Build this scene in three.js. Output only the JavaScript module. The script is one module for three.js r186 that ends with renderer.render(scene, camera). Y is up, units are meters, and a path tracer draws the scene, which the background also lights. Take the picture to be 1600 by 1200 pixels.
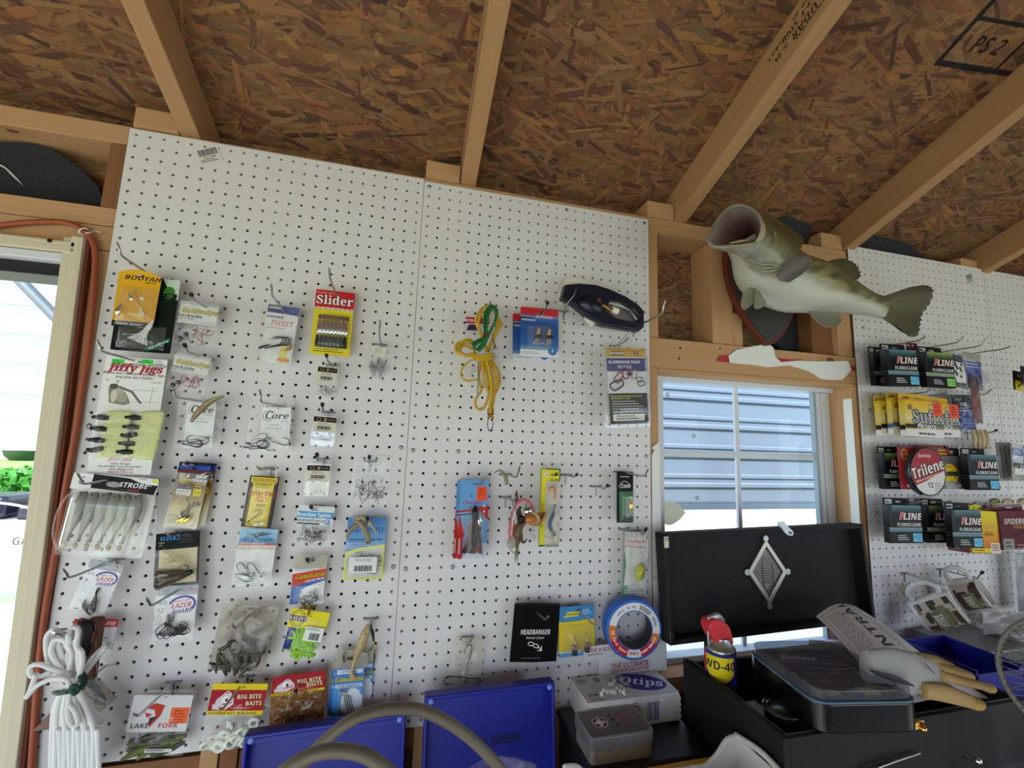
import * as THREE from 'three';
import { RoundedBoxGeometry } from 'three/addons/geometries/RoundedBoxGeometry.js';
import { mergeGeometries, toCreasedNormals } from 'three/addons/utils/BufferGeometryUtils.js';
import { ImprovedNoise } from 'three/addons/math/ImprovedNoise.js';

// ---------- camera, sky, sun, exposure ----------
const IN = 0.0254, TOP = 2.17;                       // the shed was measured in inches; TOP is the top edge of the pegboards
const scene = new THREE.Scene();
const camera = new THREE.PerspectiveCamera(84.35, 4 / 3, 0.02, 200);
camera.position.set(23.696 * IN, TOP - 24.472 * IN, 38.875 * IN);
camera.rotation.set(0.1299, -0.2398, 0.0330, 'YXZ');
camera.updateMatrixWorld(true);
const renderer = new THREE.WebGLRenderer({ antialias: true });
renderer.toneMapping = THREE.LinearToneMapping;
renderer.toneMappingExposure = 1.2;
renderer.shadowMap.enabled = true;
scene.background = new THREE.Color().setRGB(2.5, 3.0, 3.75);
const sun = new THREE.DirectionalLight(new THREE.Color().setRGB(1, 0.93, 0.82), 9);
sun.position.set(-5, 9, 7); sun.target.position.set(0.8, 1, 0); sun.castShadow = true;
Object.assign(sun.shadow.camera, { left: -8, right: 8, top: 8, bottom: -8, near: 0.5, far: 40 });
scene.add(sun, sun.target);

// ---------- helpers ----------
let seed = 7;
const rnd = () => { seed = (seed + 0x6d2b79f5) | 0; let t = Math.imul(seed ^ (seed >>> 15), 1 | seed); t = (t + Math.imul(t ^ (t >>> 7), 61 | t)) ^ t; return ((t ^ (t >>> 14)) >>> 0) / 4294967296; };
const rr = (a, b) => a + (b - a) * rnd();
const noise = new ImprovedNoise();
const P = (x, y, z) => new THREE.Vector3(x * IN, TOP + y * IN, z * IN);          // inches from the top left pegboard corner
const FOC = 600 / Math.tan(84.35 * Math.PI / 360);
const rayOf = (px, py) => new THREE.Vector3((px - 800) / FOC, (600 - py) / FOC, -1).applyEuler(camera.rotation);
function W(px, py, z) {                                                          // the spot at z inches before the wall that the measured photograph shows there
  const d = rayOf(px, py), t = (z * IN - camera.position.z) / d.z; return camera.position.clone().addScaledVector(d, t);
}
function onY(px, py, y) { const d = rayOf(px, py), t = (TOP + y * IN - camera.position.y) / d.y; return camera.position.clone().addScaledVector(d, t); }
const used = {};
const numbered = (n) => { const k = used[n] = (used[n] ?? -1) + 1; return k ? n + '_' + String(k).padStart(3, '0') : n; };
function shade(o) { o.castShadow = o.receiveShadow = true; return o; }
function part(parent, name, geo, mat, label) {
  const m = shade(new THREE.Mesh(geo, mat)); m.name = name; parent.add(m); if (label) m.userData.label = label; return m;
}
function thing(name, label, category, group, pos) {
  const g = new THREE.Group(); g.name = numbered(name); g.userData = { label, category }; if (group) g.userData.group = group;
  if (pos) g.position.copy(pos); scene.add(g); return g;
}
function struct(name, parent) { const g = new THREE.Group(); g.name = name; (parent || scene).add(g); if (!parent) g.userData.kind = 'structure'; return g; }
const T = (geo, x = 0, y = 0, z = 0, rx = 0, ry = 0, rz = 0) => { geo = geo.clone(); if (rx) geo.rotateX(rx); if (ry) geo.rotateY(ry); if (rz) geo.rotateZ(rz); return geo.translate(x, y, z); };
const merge = (list) => mergeGeometries(list.map((g) => { g = g.index ? g.toNonIndexed() : g; for (const k of Object.keys(g.attributes)) if (!['position', 'normal', 'uv'].includes(k)) g.deleteAttribute(k); return g; }));
const v3 = (x, y, z) => new THREE.Vector3(x, y, z);
const curve = (pts, closed = false, tension = 0.5) => new THREE.CatmullRomCurve3(pts, closed, 'catmullrom', tension);
const tube = (pts, r, n = 24, k = 8, closed = false) => {
  const c = curve(pts, closed), g = new THREE.TubeGeometry(c, n, r, k, closed); if (closed) return g;
  const cap = (t) => { const p = c.getPoint(t); return new THREE.SphereGeometry(r, k, 4).translate(p.x, p.y, p.z); };
  return merge([g, cap(0), cap(1)]);
};
const rbox = (w, h, d, r = 0.002, s = 1) => new RoundedBoxGeometry(w, h, d, s, Math.min(r, w / 2.01, h / 2.01, d / 2.01));
// planar uv in metres on every side; grain runs along the given axis
function metreUV(geo, axis = 0, du = 0, dv = 0) {
  const p = geo.attributes.position, n = geo.attributes.normal, uv = new Float32Array(p.count * 2);
  for (let i = 0; i < p.count; i++) {
    const c = [p.getX(i), p.getY(i), p.getZ(i)], a = [Math.abs(n.getX(i)), Math.abs(n.getY(i)), Math.abs(n.getZ(i))];
    let face = a.indexOf(Math.max(...a)), o = [0, 1, 2].filter((k) => k !== axis && k !== face)[0];
    if (face === axis) { const q = [0, 1, 2].filter((k) => k !== axis); uv[2 * i] = c[q[0]] * 0.3 + du; uv[2 * i + 1] = c[q[1]] + dv; } else { uv[2 * i] = c[axis] + du; uv[2 * i + 1] = c[o] + dv; }
  }
  geo.setAttribute('uv', new THREE.BufferAttribute(uv, 2)); return geo;
}
function board(x0, x1, y0, y1, z0, z1, axis = 0, r = 0.0018) {                      // a sawn board given in inches
  const a = P(Math.min(x0, x1), Math.min(y0, y1), Math.min(z0, z1)), b = P(Math.max(x0, x1), Math.max(y0, y1), Math.max(z0, z1));
  return metreUV(rbox(b.x - a.x, b.y - a.y, b.z - a.z, r).translate((a.x + b.x) / 2, (a.y + b.y) / 2, (a.z + b.z) / 2), axis, rnd() * 3, rnd());
}
// ---------- computed textures ----------
function canvasTex(w, h, draw, srgb = true) {
  const c = document.createElement('canvas'); c.width = w; c.height = h; const x = c.getContext('2d'); draw(x, w, h);
  const t = new THREE.CanvasTexture(c); t.wrapS = t.wrapT = THREE.RepeatWrapping; t.magFilter = THREE.LinearFilter; if (srgb) t.colorSpace = THREE.SRGBColorSpace; return t;
}
const hsl = (h, s, l, a = 1) => `hsla(${h},${s}%,${l}%,${a})`;
const woodTex = (h, s, l, knots) => canvasTex(1024, 512, (x, w, H) => {
  x.fillStyle = hsl(h, s, l); x.fillRect(0, 0, w, H);
  for (let i = 0; i < 420; i++) {
    const y0 = rnd() * H, amp = rr(1, 7), k = rr(0.5, 2); x.strokeStyle = hsl(h + rr(-5, 4), s + rr(-8, 8), l + rr(-11, 7), rr(0.08, 0.3)); x.lineWidth = rr(0.6, 3.4); x.beginPath();
    for (let u = 0; u <= w; u += 32) x.lineTo(u, y0 + amp * Math.sin(u / w * 6.2832 * Math.round(k) + i) + 3 * noise.noise(u / 130, y0 / 40, i)); x.stroke();
  }
  for (let i = 0; i < knots; i++) {
    const cx = rr(60, w - 60), cy = rr(40, H - 40), r = rr(5, 13);
    for (let q = 7; q > 0; q--) { x.strokeStyle = hsl(h - 6, s, l - 22 + q * 2, 0.4); x.lineWidth = 2; x.beginPath(); x.ellipse(cx, cy, r + q * 5, r * 0.7 + q * 2.2, 0, 0, 7); x.stroke(); }
    x.fillStyle = hsl(h - 10, s - 5, l - 38, 0.85); x.beginPath(); x.ellipse(cx, cy, r * 1.3, r, 0, 0, 7); x.fill();
  }
  for (let i = 0; i < 5000; i++) { x.fillStyle = hsl(h, s - 10, l + rr(-16, 10), 0.13); x.fillRect(rnd() * w, rnd() * H, rr(3, 16), 1); }
});
const osbTex = canvasTex(2048, 2048, (x, w, h) => {
  x.fillStyle = '#6d4c2c'; x.fillRect(0, 0, w, h);
  for (let i = 0; i < 12000; i++) {
    const L = rr(34, 150) * (rnd() < 0.15 ? 1.5 : 1), B = rr(5, 26), px = rnd() * w, py = rnd() * h, a = (rnd() < 0.62 ? 0 : rr(-1.5, 1.5)) + rr(-0.45, 0.45), late = i / 12000;
    const dark = rnd(), hh = dark < 0.3 ? rr(17, 25) : rr(26, 34), ss = rr(28, 42), ll = dark < 0.05 ? rr(19, 25) : dark < 0.22 ? rr(26, 33) : rr(34, 46);
    for (const ox of [0, px > w - 180 ? -w : px < 180 ? w : null]) for (const oy of [0, py > h - 180 ? -h : py < 180 ? h : null]) {
      if (ox === null || oy === null) continue;
      x.save(); x.translate(px + ox, py + oy); x.rotate(a); x.fillStyle = hsl(hh, ss, ll, 0.55 + late * 0.4); x.beginPath();
      x.moveTo(-L / 2, -B * 0.3); x.lineTo(-L * 0.3, -B / 2); x.lineTo(L / 2, -B * 0.4); x.lineTo(L * 0.46, B * 0.4); x.lineTo(-L * 0.35, B / 2); x.closePath(); x.fill();
      x.strokeStyle = hsl(hh - 5, ss, ll - 13, 0.4); x.lineWidth = 1.3; x.beginPath(); x.moveTo(L * 0.46, B * 0.4); x.lineTo(-L * 0.35, B / 2); x.lineTo(-L / 2, -B * 0.3); x.stroke();
      x.strokeStyle = hsl(hh, ss, ll + 7, 0.25); x.lineWidth = 1; for (let q = 0; q < 3; q++) { const yy = B * (-0.3 + q * 0.25); x.beginPath(); x.moveTo(-L * 0.4, yy); x.lineTo(L * 0.44, yy + 1); x.stroke(); }
      x.restore();
    }
  }
});
const speck = (base, a, b, n, size) => canvasTex(512, 512, (x, w, h) => { x.fillStyle = base; x.fillRect(0, 0, w, h); for (let i = 0; i < n; i++) { x.fillStyle = rnd() < 0.5 ? a : b; x.fillRect(rnd() * w, rnd() * h, rr(1, size), rr(1, size)); } });
const crinkle = (() => {
  const n = 256, d = new Uint8Array(n * n * 4);
  const f = []; for (let i = 0; i < 46; i++) { const a = rr(0, 6.28); f.push([Math.round(Math.cos(a) * rr(1, 7)), Math.round(Math.sin(a) * rr(1, 7)), rr(0, 6.28)]); }
  for (let j = 0; j < n; j++) for (let i = 0; i < n; i++) { let s = 0; for (const [kx, ky, ph] of f) s += 1 - 2 * Math.abs(Math.sin((kx * i + ky * j) / n * Math.PI + ph)); const v = Math.max(0, Math.min(255, 128 + s * 13)), o = 4 * (j * n + i); d[o] = d[o + 1] = d[o + 2] = v; d[o + 3] = 255; }
  const t = new THREE.DataTexture(d, n, n); t.wrapS = t.wrapT = THREE.RepeatWrapping; t.magFilter = THREE.LinearFilter; t.needsUpdate = true; return t;
})();
const withRepeat = (t, u, v) => { const c = t.clone(); c.repeat.set(u, v); c.needsUpdate = true; return c; };
// ---------- materials ----------
const std = (color, roughness = 0.6, metalness = 0, more = {}) => new THREE.MeshStandardMaterial({ color, roughness, metalness, ...more });
const phys = (o) => new THREE.MeshPhysicalMaterial(o);
const pineMap = woodTex(31, 42, 66, 3), oldMap = woodTex(27, 34, 52, 4), paleMap = woodTex(42, 24, 78, 2), redMap = woodTex(20, 42, 50, 5);
const M = {
  pine: std('#f2e2cf', 0.75, 0, { map: withRepeat(pineMap, 0.9, 2.6) }), rafter: std('#d9c6ae', 0.8, 0, { map: withRepeat(pineMap, 0.8, 2.2) }),
  oldWood: std('#c9b49c', 0.8, 0, { map: withRepeat(oldMap, 0.8, 2.4) }), jamb: std('#fffaf0', 0.7, 0, { map: withRepeat(paleMap, 0.7, 2.1) }), brownWood: std('#9a7256', 0.75, 0, { map: withRepeat(redMap, 0.8, 2.4) }),
  osb: std('#f4ead9', 0.85, 0, { map: withRepeat(osbTex, 0.72, 0.72), bumpMap: withRepeat(osbTex, 0.72, 0.72), bumpScale: 0.0012 }), osbPale: std('#ffffff', 0.85, 0, { map: withRepeat(osbTex, 1.1, 1.1) }),
  peg: std('#e0dcdc', 0.5), pegBack: std('#6b5238', 0.9), steel: std('#b9b9b7', 0.32, 1), zinc: std('#a4a6a8', 0.38, 0.9), chrome: std('#e8e8e8', 0.12, 1), darkSteel: std('#4a4a4c', 0.35, 0.9), brass: std('#c8a858', 0.3, 1), gold: std('#d9b45c', 0.22, 1),
  black: std('#0b0b0c', 0.55), blackGloss: std('#08080a', 0.25), rubber: std('#141414', 0.75), white: std('#e9e8e6', 0.45), paper: std('#ecebe7', 0.8), felt: std('#ffffff', 0.95, 0, { map: withRepeat(speck('#25262c', '#14151a', '#4d4e55', 16000, 3), 6, 6) }),
  orange: std('#9c4b28', 0.55), concrete: std('#b4b3b2', 0.9), innerWall: std('#b9b7b4', 0.9), grass: std('#6f8a4a', 0.95), leaf: std('#4f8f35', 0.8), siding: std('#c6cbcf', 0.5), frame: std('#d6d8de', 0.35), blueSiding: std('#6c7a86', 0.5), greyTrim: std('#9aa7b0', 0.5),
  navy: std('#11152b', 0.32), ivory: std('#e6dfce', 0.45), red: std('#b3202a', 0.45), redHook: std('#9c2330', 0.3, 0.7), hookDark: std('#38363a', 0.3, 0.85), hookSilver: std('#66676d', 0.3, 0.9),
  blue: std('#0e188c', 0.45), blueTape: std('#2c66c4', 0.5), yellow: std('#e5b315', 0.45), green: std('#2d8d49', 0.55), tan: std('#b59563', 0.85), ropeWhite: std('#f1f0ee', 0.8), ropeYellow: std('#dcb31e', 0.65), ropeGreen: std('#1f9a5a', 0.6), cordGreen: std('#1f4a33', 0.7),
  leather: std('#5a3424', 0.7), chart: phys({ color: '#f7f8bd', roughness: 0.7, transmission: 0.5, thickness: 0 }), greenBait: std('#4a4a35', 0.4), brownBait: std('#6a431c', 0.35), dirtBait: std('#433a29', 0.35), paleBait: std('#eef0e2', 0.5), shad: phys({ color: '#8d8f84', roughness: 0.3 }), minnow: std('#8a7c5e', 0.3), sand: std('#b59e72', 0.35),
  film: phys({ color: '#ffffff', roughness: 0.1, transmission: 0.95, thickness: 0, ior: 1.42, specularIntensity: 0.8, bumpMap: withRepeat(crinkle, 0.7, 0.9), bumpScale: 0.002 }),
  filmSoft: phys({ color: '#f4f2ec', roughness: 0.2, transmission: 0.84, thickness: 0, ior: 1.5, bumpMap: withRepeat(crinkle, 1.2, 1.4), bumpScale: 0.0022 }),
  clear: phys({ color: '#ffffff', roughness: 0.07, transmission: 0.94, thickness: 0, ior: 1.5 }),
  smoke: phys({ color: '#e0dcd3', roughness: 0.2, transmission: 0.85, thickness: 0, ior: 1.5, bumpMap: withRepeat(crinkle, 1.3, 1.4), bumpScale: 0.0022 }),
  pane: phys({ color: '#f3f8ff', roughness: 0.02, transmission: 1, thickness: 0, ior: 1.45, specularIntensity: 0.2 }),
};
M.amberFilm = phys({ color: '#e2b878', roughness: 0.18, transmission: 0.86, thickness: 0, ior: 1.5, bumpMap: withRepeat(crinkle, 1.2, 1.4), bumpScale: 0.002 }); M.oliveBait = std('#6f7a3c', 0.4);
const braidTex = canvasTex(128, 128, (x) => { x.fillStyle = '#888'; x.fillRect(0, 0, 128, 128); for (let i = -2; i < 6; i++) for (let j = -2; j < 10; j++) { x.fillStyle = '#fff'; x.save(); x.translate(i * 32 + (j % 2) * 16, j * 16); x.rotate(j % 2 ? 0.7 : -0.7); x.fillRect(-9, -4, 18, 8); x.restore(); } }, false);
const twistTex = canvasTex(128, 128, (x) => { x.fillStyle = '#333'; x.fillRect(0, 0, 128, 128); for (let i = -4; i < 8; i++) { x.strokeStyle = '#fff'; x.lineWidth = 20; x.beginPath(); x.moveTo(-10, i * 42.67); x.lineTo(138, i * 42.67 + 138 * 1); x.stroke(); } }, false);
M.ropeWhiteBraid = std('#fbfaf8', 0.8, 0, { bumpMap: withRepeat(braidTex, 24, 2), bumpScale: 0.0012 });
M.ropeYellowTwist = std('#d9ac1c', 0.55, 0, { bumpMap: withRepeat(twistTex, 14, 1), bumpScale: 0.0016 });
M.ropeGreenTwist = std('#2fa765', 0.5, 0, { map: (() => { const t = canvasTex(64, 64, (x) => { x.fillStyle = '#1f8a52'; x.fillRect(0, 0, 64, 64); x.strokeStyle = '#d9f0e0'; x.lineWidth = 10; for (const o of [-64, 0, 64]) { x.beginPath(); x.moveTo(o, 0); x.lineTo(o + 64, 64); x.stroke(); } }); t.repeat.set(16, 1); return t; })() });
M.maroon = std('#5c1d27', 0.5); M.worm = std('#c9b48c', 0.5); M.ceramic = std('#dddbd8', 0.12); M.smokeBlack = phys({ color: '#3a3c42', roughness: 0.15, clearcoat: 0.6 }); M.charcoal = std('#3d3a3a', 0.6);
Object.assign(M, { blackGreen: std('#1b1d14', 0.4), blueDark2: std('#4f5a62', 0.5), darkLeaf: std('#2c4a2a', 0.9), shadPale: std('#a59c92', 0.35), hasp: std('#c3c6d0', 0.4, 0.3), darkBench: std('#1d1714', 0.7, 0, { map: withRepeat(oldMap, 0.8, 2.4) }), blueLight: std('#6f86d8', 0.4), hoseGrey: std('#a1998d', 0.5, 0, { map: withRepeat(speck('#a8a196', '#7d7266', '#c6c0b4', 5000, 9), 30, 3) }), darkPlastic: std('#1d2128', 0.4), tinSide: std('#b5ad9c', 0.4, 0.5), tinTop: std('#9a979c', 0.35, 0.5), binWhite: std('#d8d6d0', 0.45), darkWood: std('#150e0d', 0.7, 0, { map: withRepeat(redMap, 0.8, 2.4) }), darkLid: std('#141010', 0.8), steelSoft: std('#b5b1a8', 0.35, 0.9), canBlue: std('#2c2d86', 0.35), capRed: std('#d8343a', 0.45), rimBlue: std('#4f6d86', 0.25), clearTop: phys({ color: '#cfd2d8', roughness: 0.1, transmission: 0.92, thickness: 0, ior: 1.45, specularIntensity: 0.6 }), zincPale: std('#9b9c9c', 0.5), canvasGrey: std('#a8a7a4', 0.95), tanTip: std('#c29a50', 0.8), fanGrey: std('#726e67', 0.5), darkBlade: std('#4a4a4a', 0.5), greyLid: std('#6f6f70', 0.3), blueDark: std('#141c4a', 0.45), sheeting: phys({ color: '#c9c8c6', roughness: 0.4, transmission: 0.4, thickness: 0 }) });
const engTex = canvasTex(256, 336, (x, w, h) => { const q = pen(x); x.scale(w / 100, w / 100); q.R(0, 0, 100, 132, '#6b6a66'); for (let i = 0; i < 120; i++) q.L([[(i * 37) % 100, (i * 53) % 132], [(i * 37) % 100 + 6, (i * 53) % 132 + 3]], i % 2 ? '#7d7c78' : '#5b5a56', 1); q.L([[40, 22], [62, 20], [74, 60], [70, 102], [50, 116], [32, 98], [32, 56]], '#4d4c48', 0, 1); for (let i = 0; i < 13; i++) q.L([[40, 26 + i * 6], [52, 22 + i * 6.2], [66, 28 + i * 6]], '#b9b7b0', 1.2); q.E(50, 104, 7, 6, '#b9b7b0', { w: 1.4 }).E(50, 104, 2.4, 2.4, '#ccc').L([[34, 84], [24, 96], [36, 98]], '#a5a39c', 1.6).L([[44, 18], [34, 10], [60, 12], [60, 22]], '#a5a39c', 1.6); });
M.engraved = std('#ffffff', 0.35, 0.6, { map: engTex });
function onArtFish(dw, dh) { const g = new THREE.ExtrudeGeometry(poly([[0, dh * 0.8], [dw * 0.8, 0], [0, -dh * 0.8], [-dw * 0.8, 0]]), { depth: 0.001, bevelEnabled: false }), p = g.attributes.position, uv = g.attributes.uv; for (let i = 0; i < p.count; i++) uv.setXY(i, p.getX(i) / (1.6 * dw) + 0.5, p.getY(i) / (1.6 * dh) + 0.5); return g; }
const LIME = phys({ color: '#a9e03c', roughness: 0.45, transmission: 0.3, thickness: 0 });
for (const k of ['pine', 'rafter', 'oldWood', 'jamb', 'brownWood', 'osb', 'osbPale', 'peg', 'film', 'felt']) M[k].name = k;
// ---------- print: one rectangle per printed face on shared sheets ----------
const sheets = []; let sheet = null;
const DENS = 78;                                                               // texels per inch
function newSheet() {
  const c = document.createElement('canvas'); c.width = c.height = 2048; const x = c.getContext('2d'); x.fillStyle = '#fff'; x.fillRect(0, 0, 2048, 2048);
  const t = new THREE.CanvasTexture(c); t.colorSpace = THREE.SRGBColorSpace; t.magFilter = THREE.LinearFilter;
  sheet = { x, cx: 2, cy: 2, row: 0, mat: phys({ color: '#ffffff', roughness: 0.6, specularIntensity: 0.35, map: t }), gloss: phys({ color: '#ffffff', roughness: 0.4, specularIntensity: 0.22, map: t }) }; sheet.mat.name = 'printed_card'; sheets.push(sheet);
}
function art(w, h, draw, dens = DENS) {                                           // w, h in metres; draw works in units of 1/100 of the width
  let pw = Math.max(24, Math.round(w / IN * dens)), ph = Math.max(16, Math.round(h / IN * dens));
  if (!sheet) newSheet();
  if (sheet.cx + pw + 4 > 2046) { sheet.cx = 2; sheet.cy += sheet.row + 4; sheet.row = 0; }
  if (sheet.cy + ph + 4 > 2046) newSheet();
  const { x } = sheet, X = sheet.cx, Y = sheet.cy; sheet.cx += pw + 4; sheet.row = Math.max(sheet.row, ph);
  x.save(); x.beginPath(); x.rect(X - 1, Y - 1, pw + 2, ph + 2); x.clip(); x.translate(X, Y); x.scale(pw / 100, pw / 100);
  draw(pen(x), 100 * ph / pw, x); x.restore();
  return { sheet, u0: X / 2048, u1: (X + pw) / 2048, v1: 1 - Y / 2048, v0: 1 - (Y + ph) / 2048 };
}
function pen(x) {
  const p = {
    R(X, Y, w, h, c) { x.fillStyle = c; x.fillRect(X, Y, w, h); return p; },
    G(X, Y, w, h, ...cs) { const g = x.createLinearGradient(0, Y, 0, Y + h); cs.forEach((c, i) => g.addColorStop(i / (cs.length - 1), c)); x.fillStyle = g; x.fillRect(X, Y, w, h); return p; },
    T(s, X, Y, size, c, o = {}) {
      x.save(); x.translate(X, Y); if (o.rot) x.rotate(o.rot); if (o.skew) x.transform(1, 0, -o.skew, 1, 0, 0); x.font = `${o.i ? 'italic ' : ''}${o.b === 0 ? '' : 'bold '}${size}px ${o.f || 'sans-serif'}`; x.textAlign = o.a || 'center'; x.textBaseline = 'middle';
      if (o.sx) x.scale(o.sx, 1); if (o.line) { x.strokeStyle = o.line; x.lineWidth = o.lw || size * 0.16; x.lineJoin = 'round'; x.strokeText(s, 0, 0); } x.fillStyle = c; x.fillText(s, 0, 0); x.restore(); return p;
    },
    E(X, Y, rx, ry, c, o = {}) { x.beginPath(); x.ellipse(X, Y, rx, ry, o.rot || 0, o.a0 || 0, o.a1 || Math.PI * 2); if (o.w) { x.strokeStyle = c; x.lineWidth = o.w; x.stroke(); } else { x.fillStyle = c; x.fill(); } return p; },
    L(pts, c, w = 1, close) { x.beginPath(); pts.forEach(([a, b], i) => (i ? x.lineTo(a, b) : x.moveTo(a, b))); if (close) x.closePath(); if (w) { x.strokeStyle = c; x.lineWidth = w; x.lineCap = 'round'; x.stroke(); } else { x.fillStyle = c; x.fill(); } return p; },
    B(X, Y, w, h, c = '#111') { x.fillStyle = c; let q = X; let k = 3; while (q < X + w) { k = (k * 7 + 3) % 11; const b = 0.5 + (k % 4) * 0.45; x.fillRect(q, Y, Math.min(b, X + w - q), h); q += b + 0.5 + (k % 3) * 0.5; } return p; },
    lines(X, Y, w, n, gap, c, s = 1.1) { for (let i = 0; i < n; i++) { let q = X; let k = i * 5 + 3; const e = X + w * (0.75 + ((i * 37) % 25) / 100); while (q < e) { k = (k * 13 + 7) % 17; const l = 2 + k % 6; x.fillStyle = c; x.fillRect(q, Y + i * gap, Math.min(l, e - q), s); q += l + 1.2; } } return p; },
  };
  return p;
}
const onArt = (geo, a, w, h) => {                                               // planar uv from local x, y onto an art rectangle
  const p = geo.attributes.position, uv = new Float32Array(p.count * 2), e = 0.002;
  for (let i = 0; i < p.count; i++) { const s = Math.min(1 - e, Math.max(e, p.getX(i) / w + 0.5)), t = Math.min(1 - e, Math.max(e, p.getY(i) / h + 0.5)); uv[2 * i] = a.u0 + (a.u1 - a.u0) * s; uv[2 * i + 1] = a.v0 + (a.v1 - a.v0) * t; }
  geo.setAttribute('uv', new THREE.BufferAttribute(uv, 2)); return geo;
};
function rrect(w, h, r, holes = []) {
  const s = new THREE.Shape(); r = Math.min(r, w / 2.02, h / 2.02); const a = w / 2, b = h / 2;
  s.moveTo(-a + r, -b); s.lineTo(a - r, -b); s.quadraticCurveTo(a, -b, a, -b + r); s.lineTo(a, b - r); s.quadraticCurveTo(a, b, a - r, b); s.lineTo(-a + r, b); s.quadraticCurveTo(-a, b, -a, b - r); s.lineTo(-a, -b + r); s.quadraticCurveTo(-a, -b, -a + r, -b);
  for (const [x, y, rx, ry] of holes) { const p = new THREE.Path(); p.absellipse(x, y, rx, ry, 0, Math.PI * 2, true); s.holes.push(p); }
  return s;
}
const plate = (shape, t) => new THREE.ExtrudeGeometry(shape, { depth: t, bevelEnabled: false, curveSegments: 10 });
function poly(pts) { const s = new THREE.Shape(); pts.forEach(([a, b], i) => (i ? s.lineTo(a, b) : s.moveTo(a, b))); s.closePath(); return s; }
// ---------- large structure: floor, roof, walls ----------
const FL = -85.4, TH = Math.atan(0.3777), roofY = (z) => 4.2 + 0.3777 * (z + 0.2);
const floor = shade(new THREE.Mesh(board(-79, 154, FL - 4, FL, -4, 108), M.concrete)); floor.name = 'floor'; floor.userData.kind = 'structure'; scene.add(floor);
const ground = shade(new THREE.Mesh(new THREE.BoxGeometry(80, 0.1, 80).translate(0, TOP + (FL - 6) * IN, -20), std('#b9bfa6', 0.95))); ground.name = 'ground'; ground.userData.kind = 'structure'; scene.add(ground);
const ceiling = struct('ceiling');
{
  const slab = (x0, x1, z0, z1, up) => {                                           // an OSB sheet lying on the rafters
    const w = (x1 - x0 - 0.12) * IN, l = (z1 - z0) * IN / Math.cos(TH) - 0.003, zc = (z0 + z1) / 2, yc = up ? roofY(zc) : roofY(50) - 0.3777 * (zc - 50);
    const g = metreUV(new THREE.BoxGeometry(w, 0.0115, l), 0, rnd() * 3, rnd() * 3); g.rotateX(up ? -TH : TH); g.translate((x0 + x1) / 2 * IN, TOP + yc * IN + 0.0062, zc * IN); return g;
  };
  for (const [x0, x1] of [[-92, 4.15], [4.15, 100.15], [100.15, 172]]) { part(ceiling, 'osb_panel', slab(x0, x1, -14, 30.9, true), M.osb); part(ceiling, 'osb_panel', slab(x0, x1, 30.9, 50, true), M.osb); part(ceiling, 'osb_panel', slab(x0, x1, 50, 114, false), M.osb); }
  const raf = (x, front) => {
    const L = 62 * IN / Math.cos(TH), g = metreUV(rbox(1.5 * IN, 3.5 * IN, L, 0.002), 2, rnd() * 3, rnd());
    if (!front) { g.rotateX(-TH); g.translate((x + 0.75) * IN, TOP + (roofY(19) - 1.87) * IN, 19 * IN); } else { g.rotateX(TH); g.translate((x + 0.75) * IN, TOP + (roofY(19) - 1.87) * IN, 81 * IN); } return g;
  };
  for (let k = -3; k <= 6; k++) { const r = part(ceiling, 'rafter', raf(3.4 + 24 * k, false), M.rafter); if (k >= 0 && k < 5) part(ceiling, 'rafter_block', board(24 * k, 24 * k + 3.3, 0.35, 2.2 + 0.02 * k, -3.6, -0.25, 0), M.pine); }
  for (let k = -3; k <= 6; k++) part(ceiling, 'rafter', raf(3.4 + 24 * k, true), M.rafter);
  part(ceiling, 'ridge_board', board(-75, 150, 19, 22.6, 49.3, 50.7, 0), M.rafter);
}
const wallBack = struct('wall_back');
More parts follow.
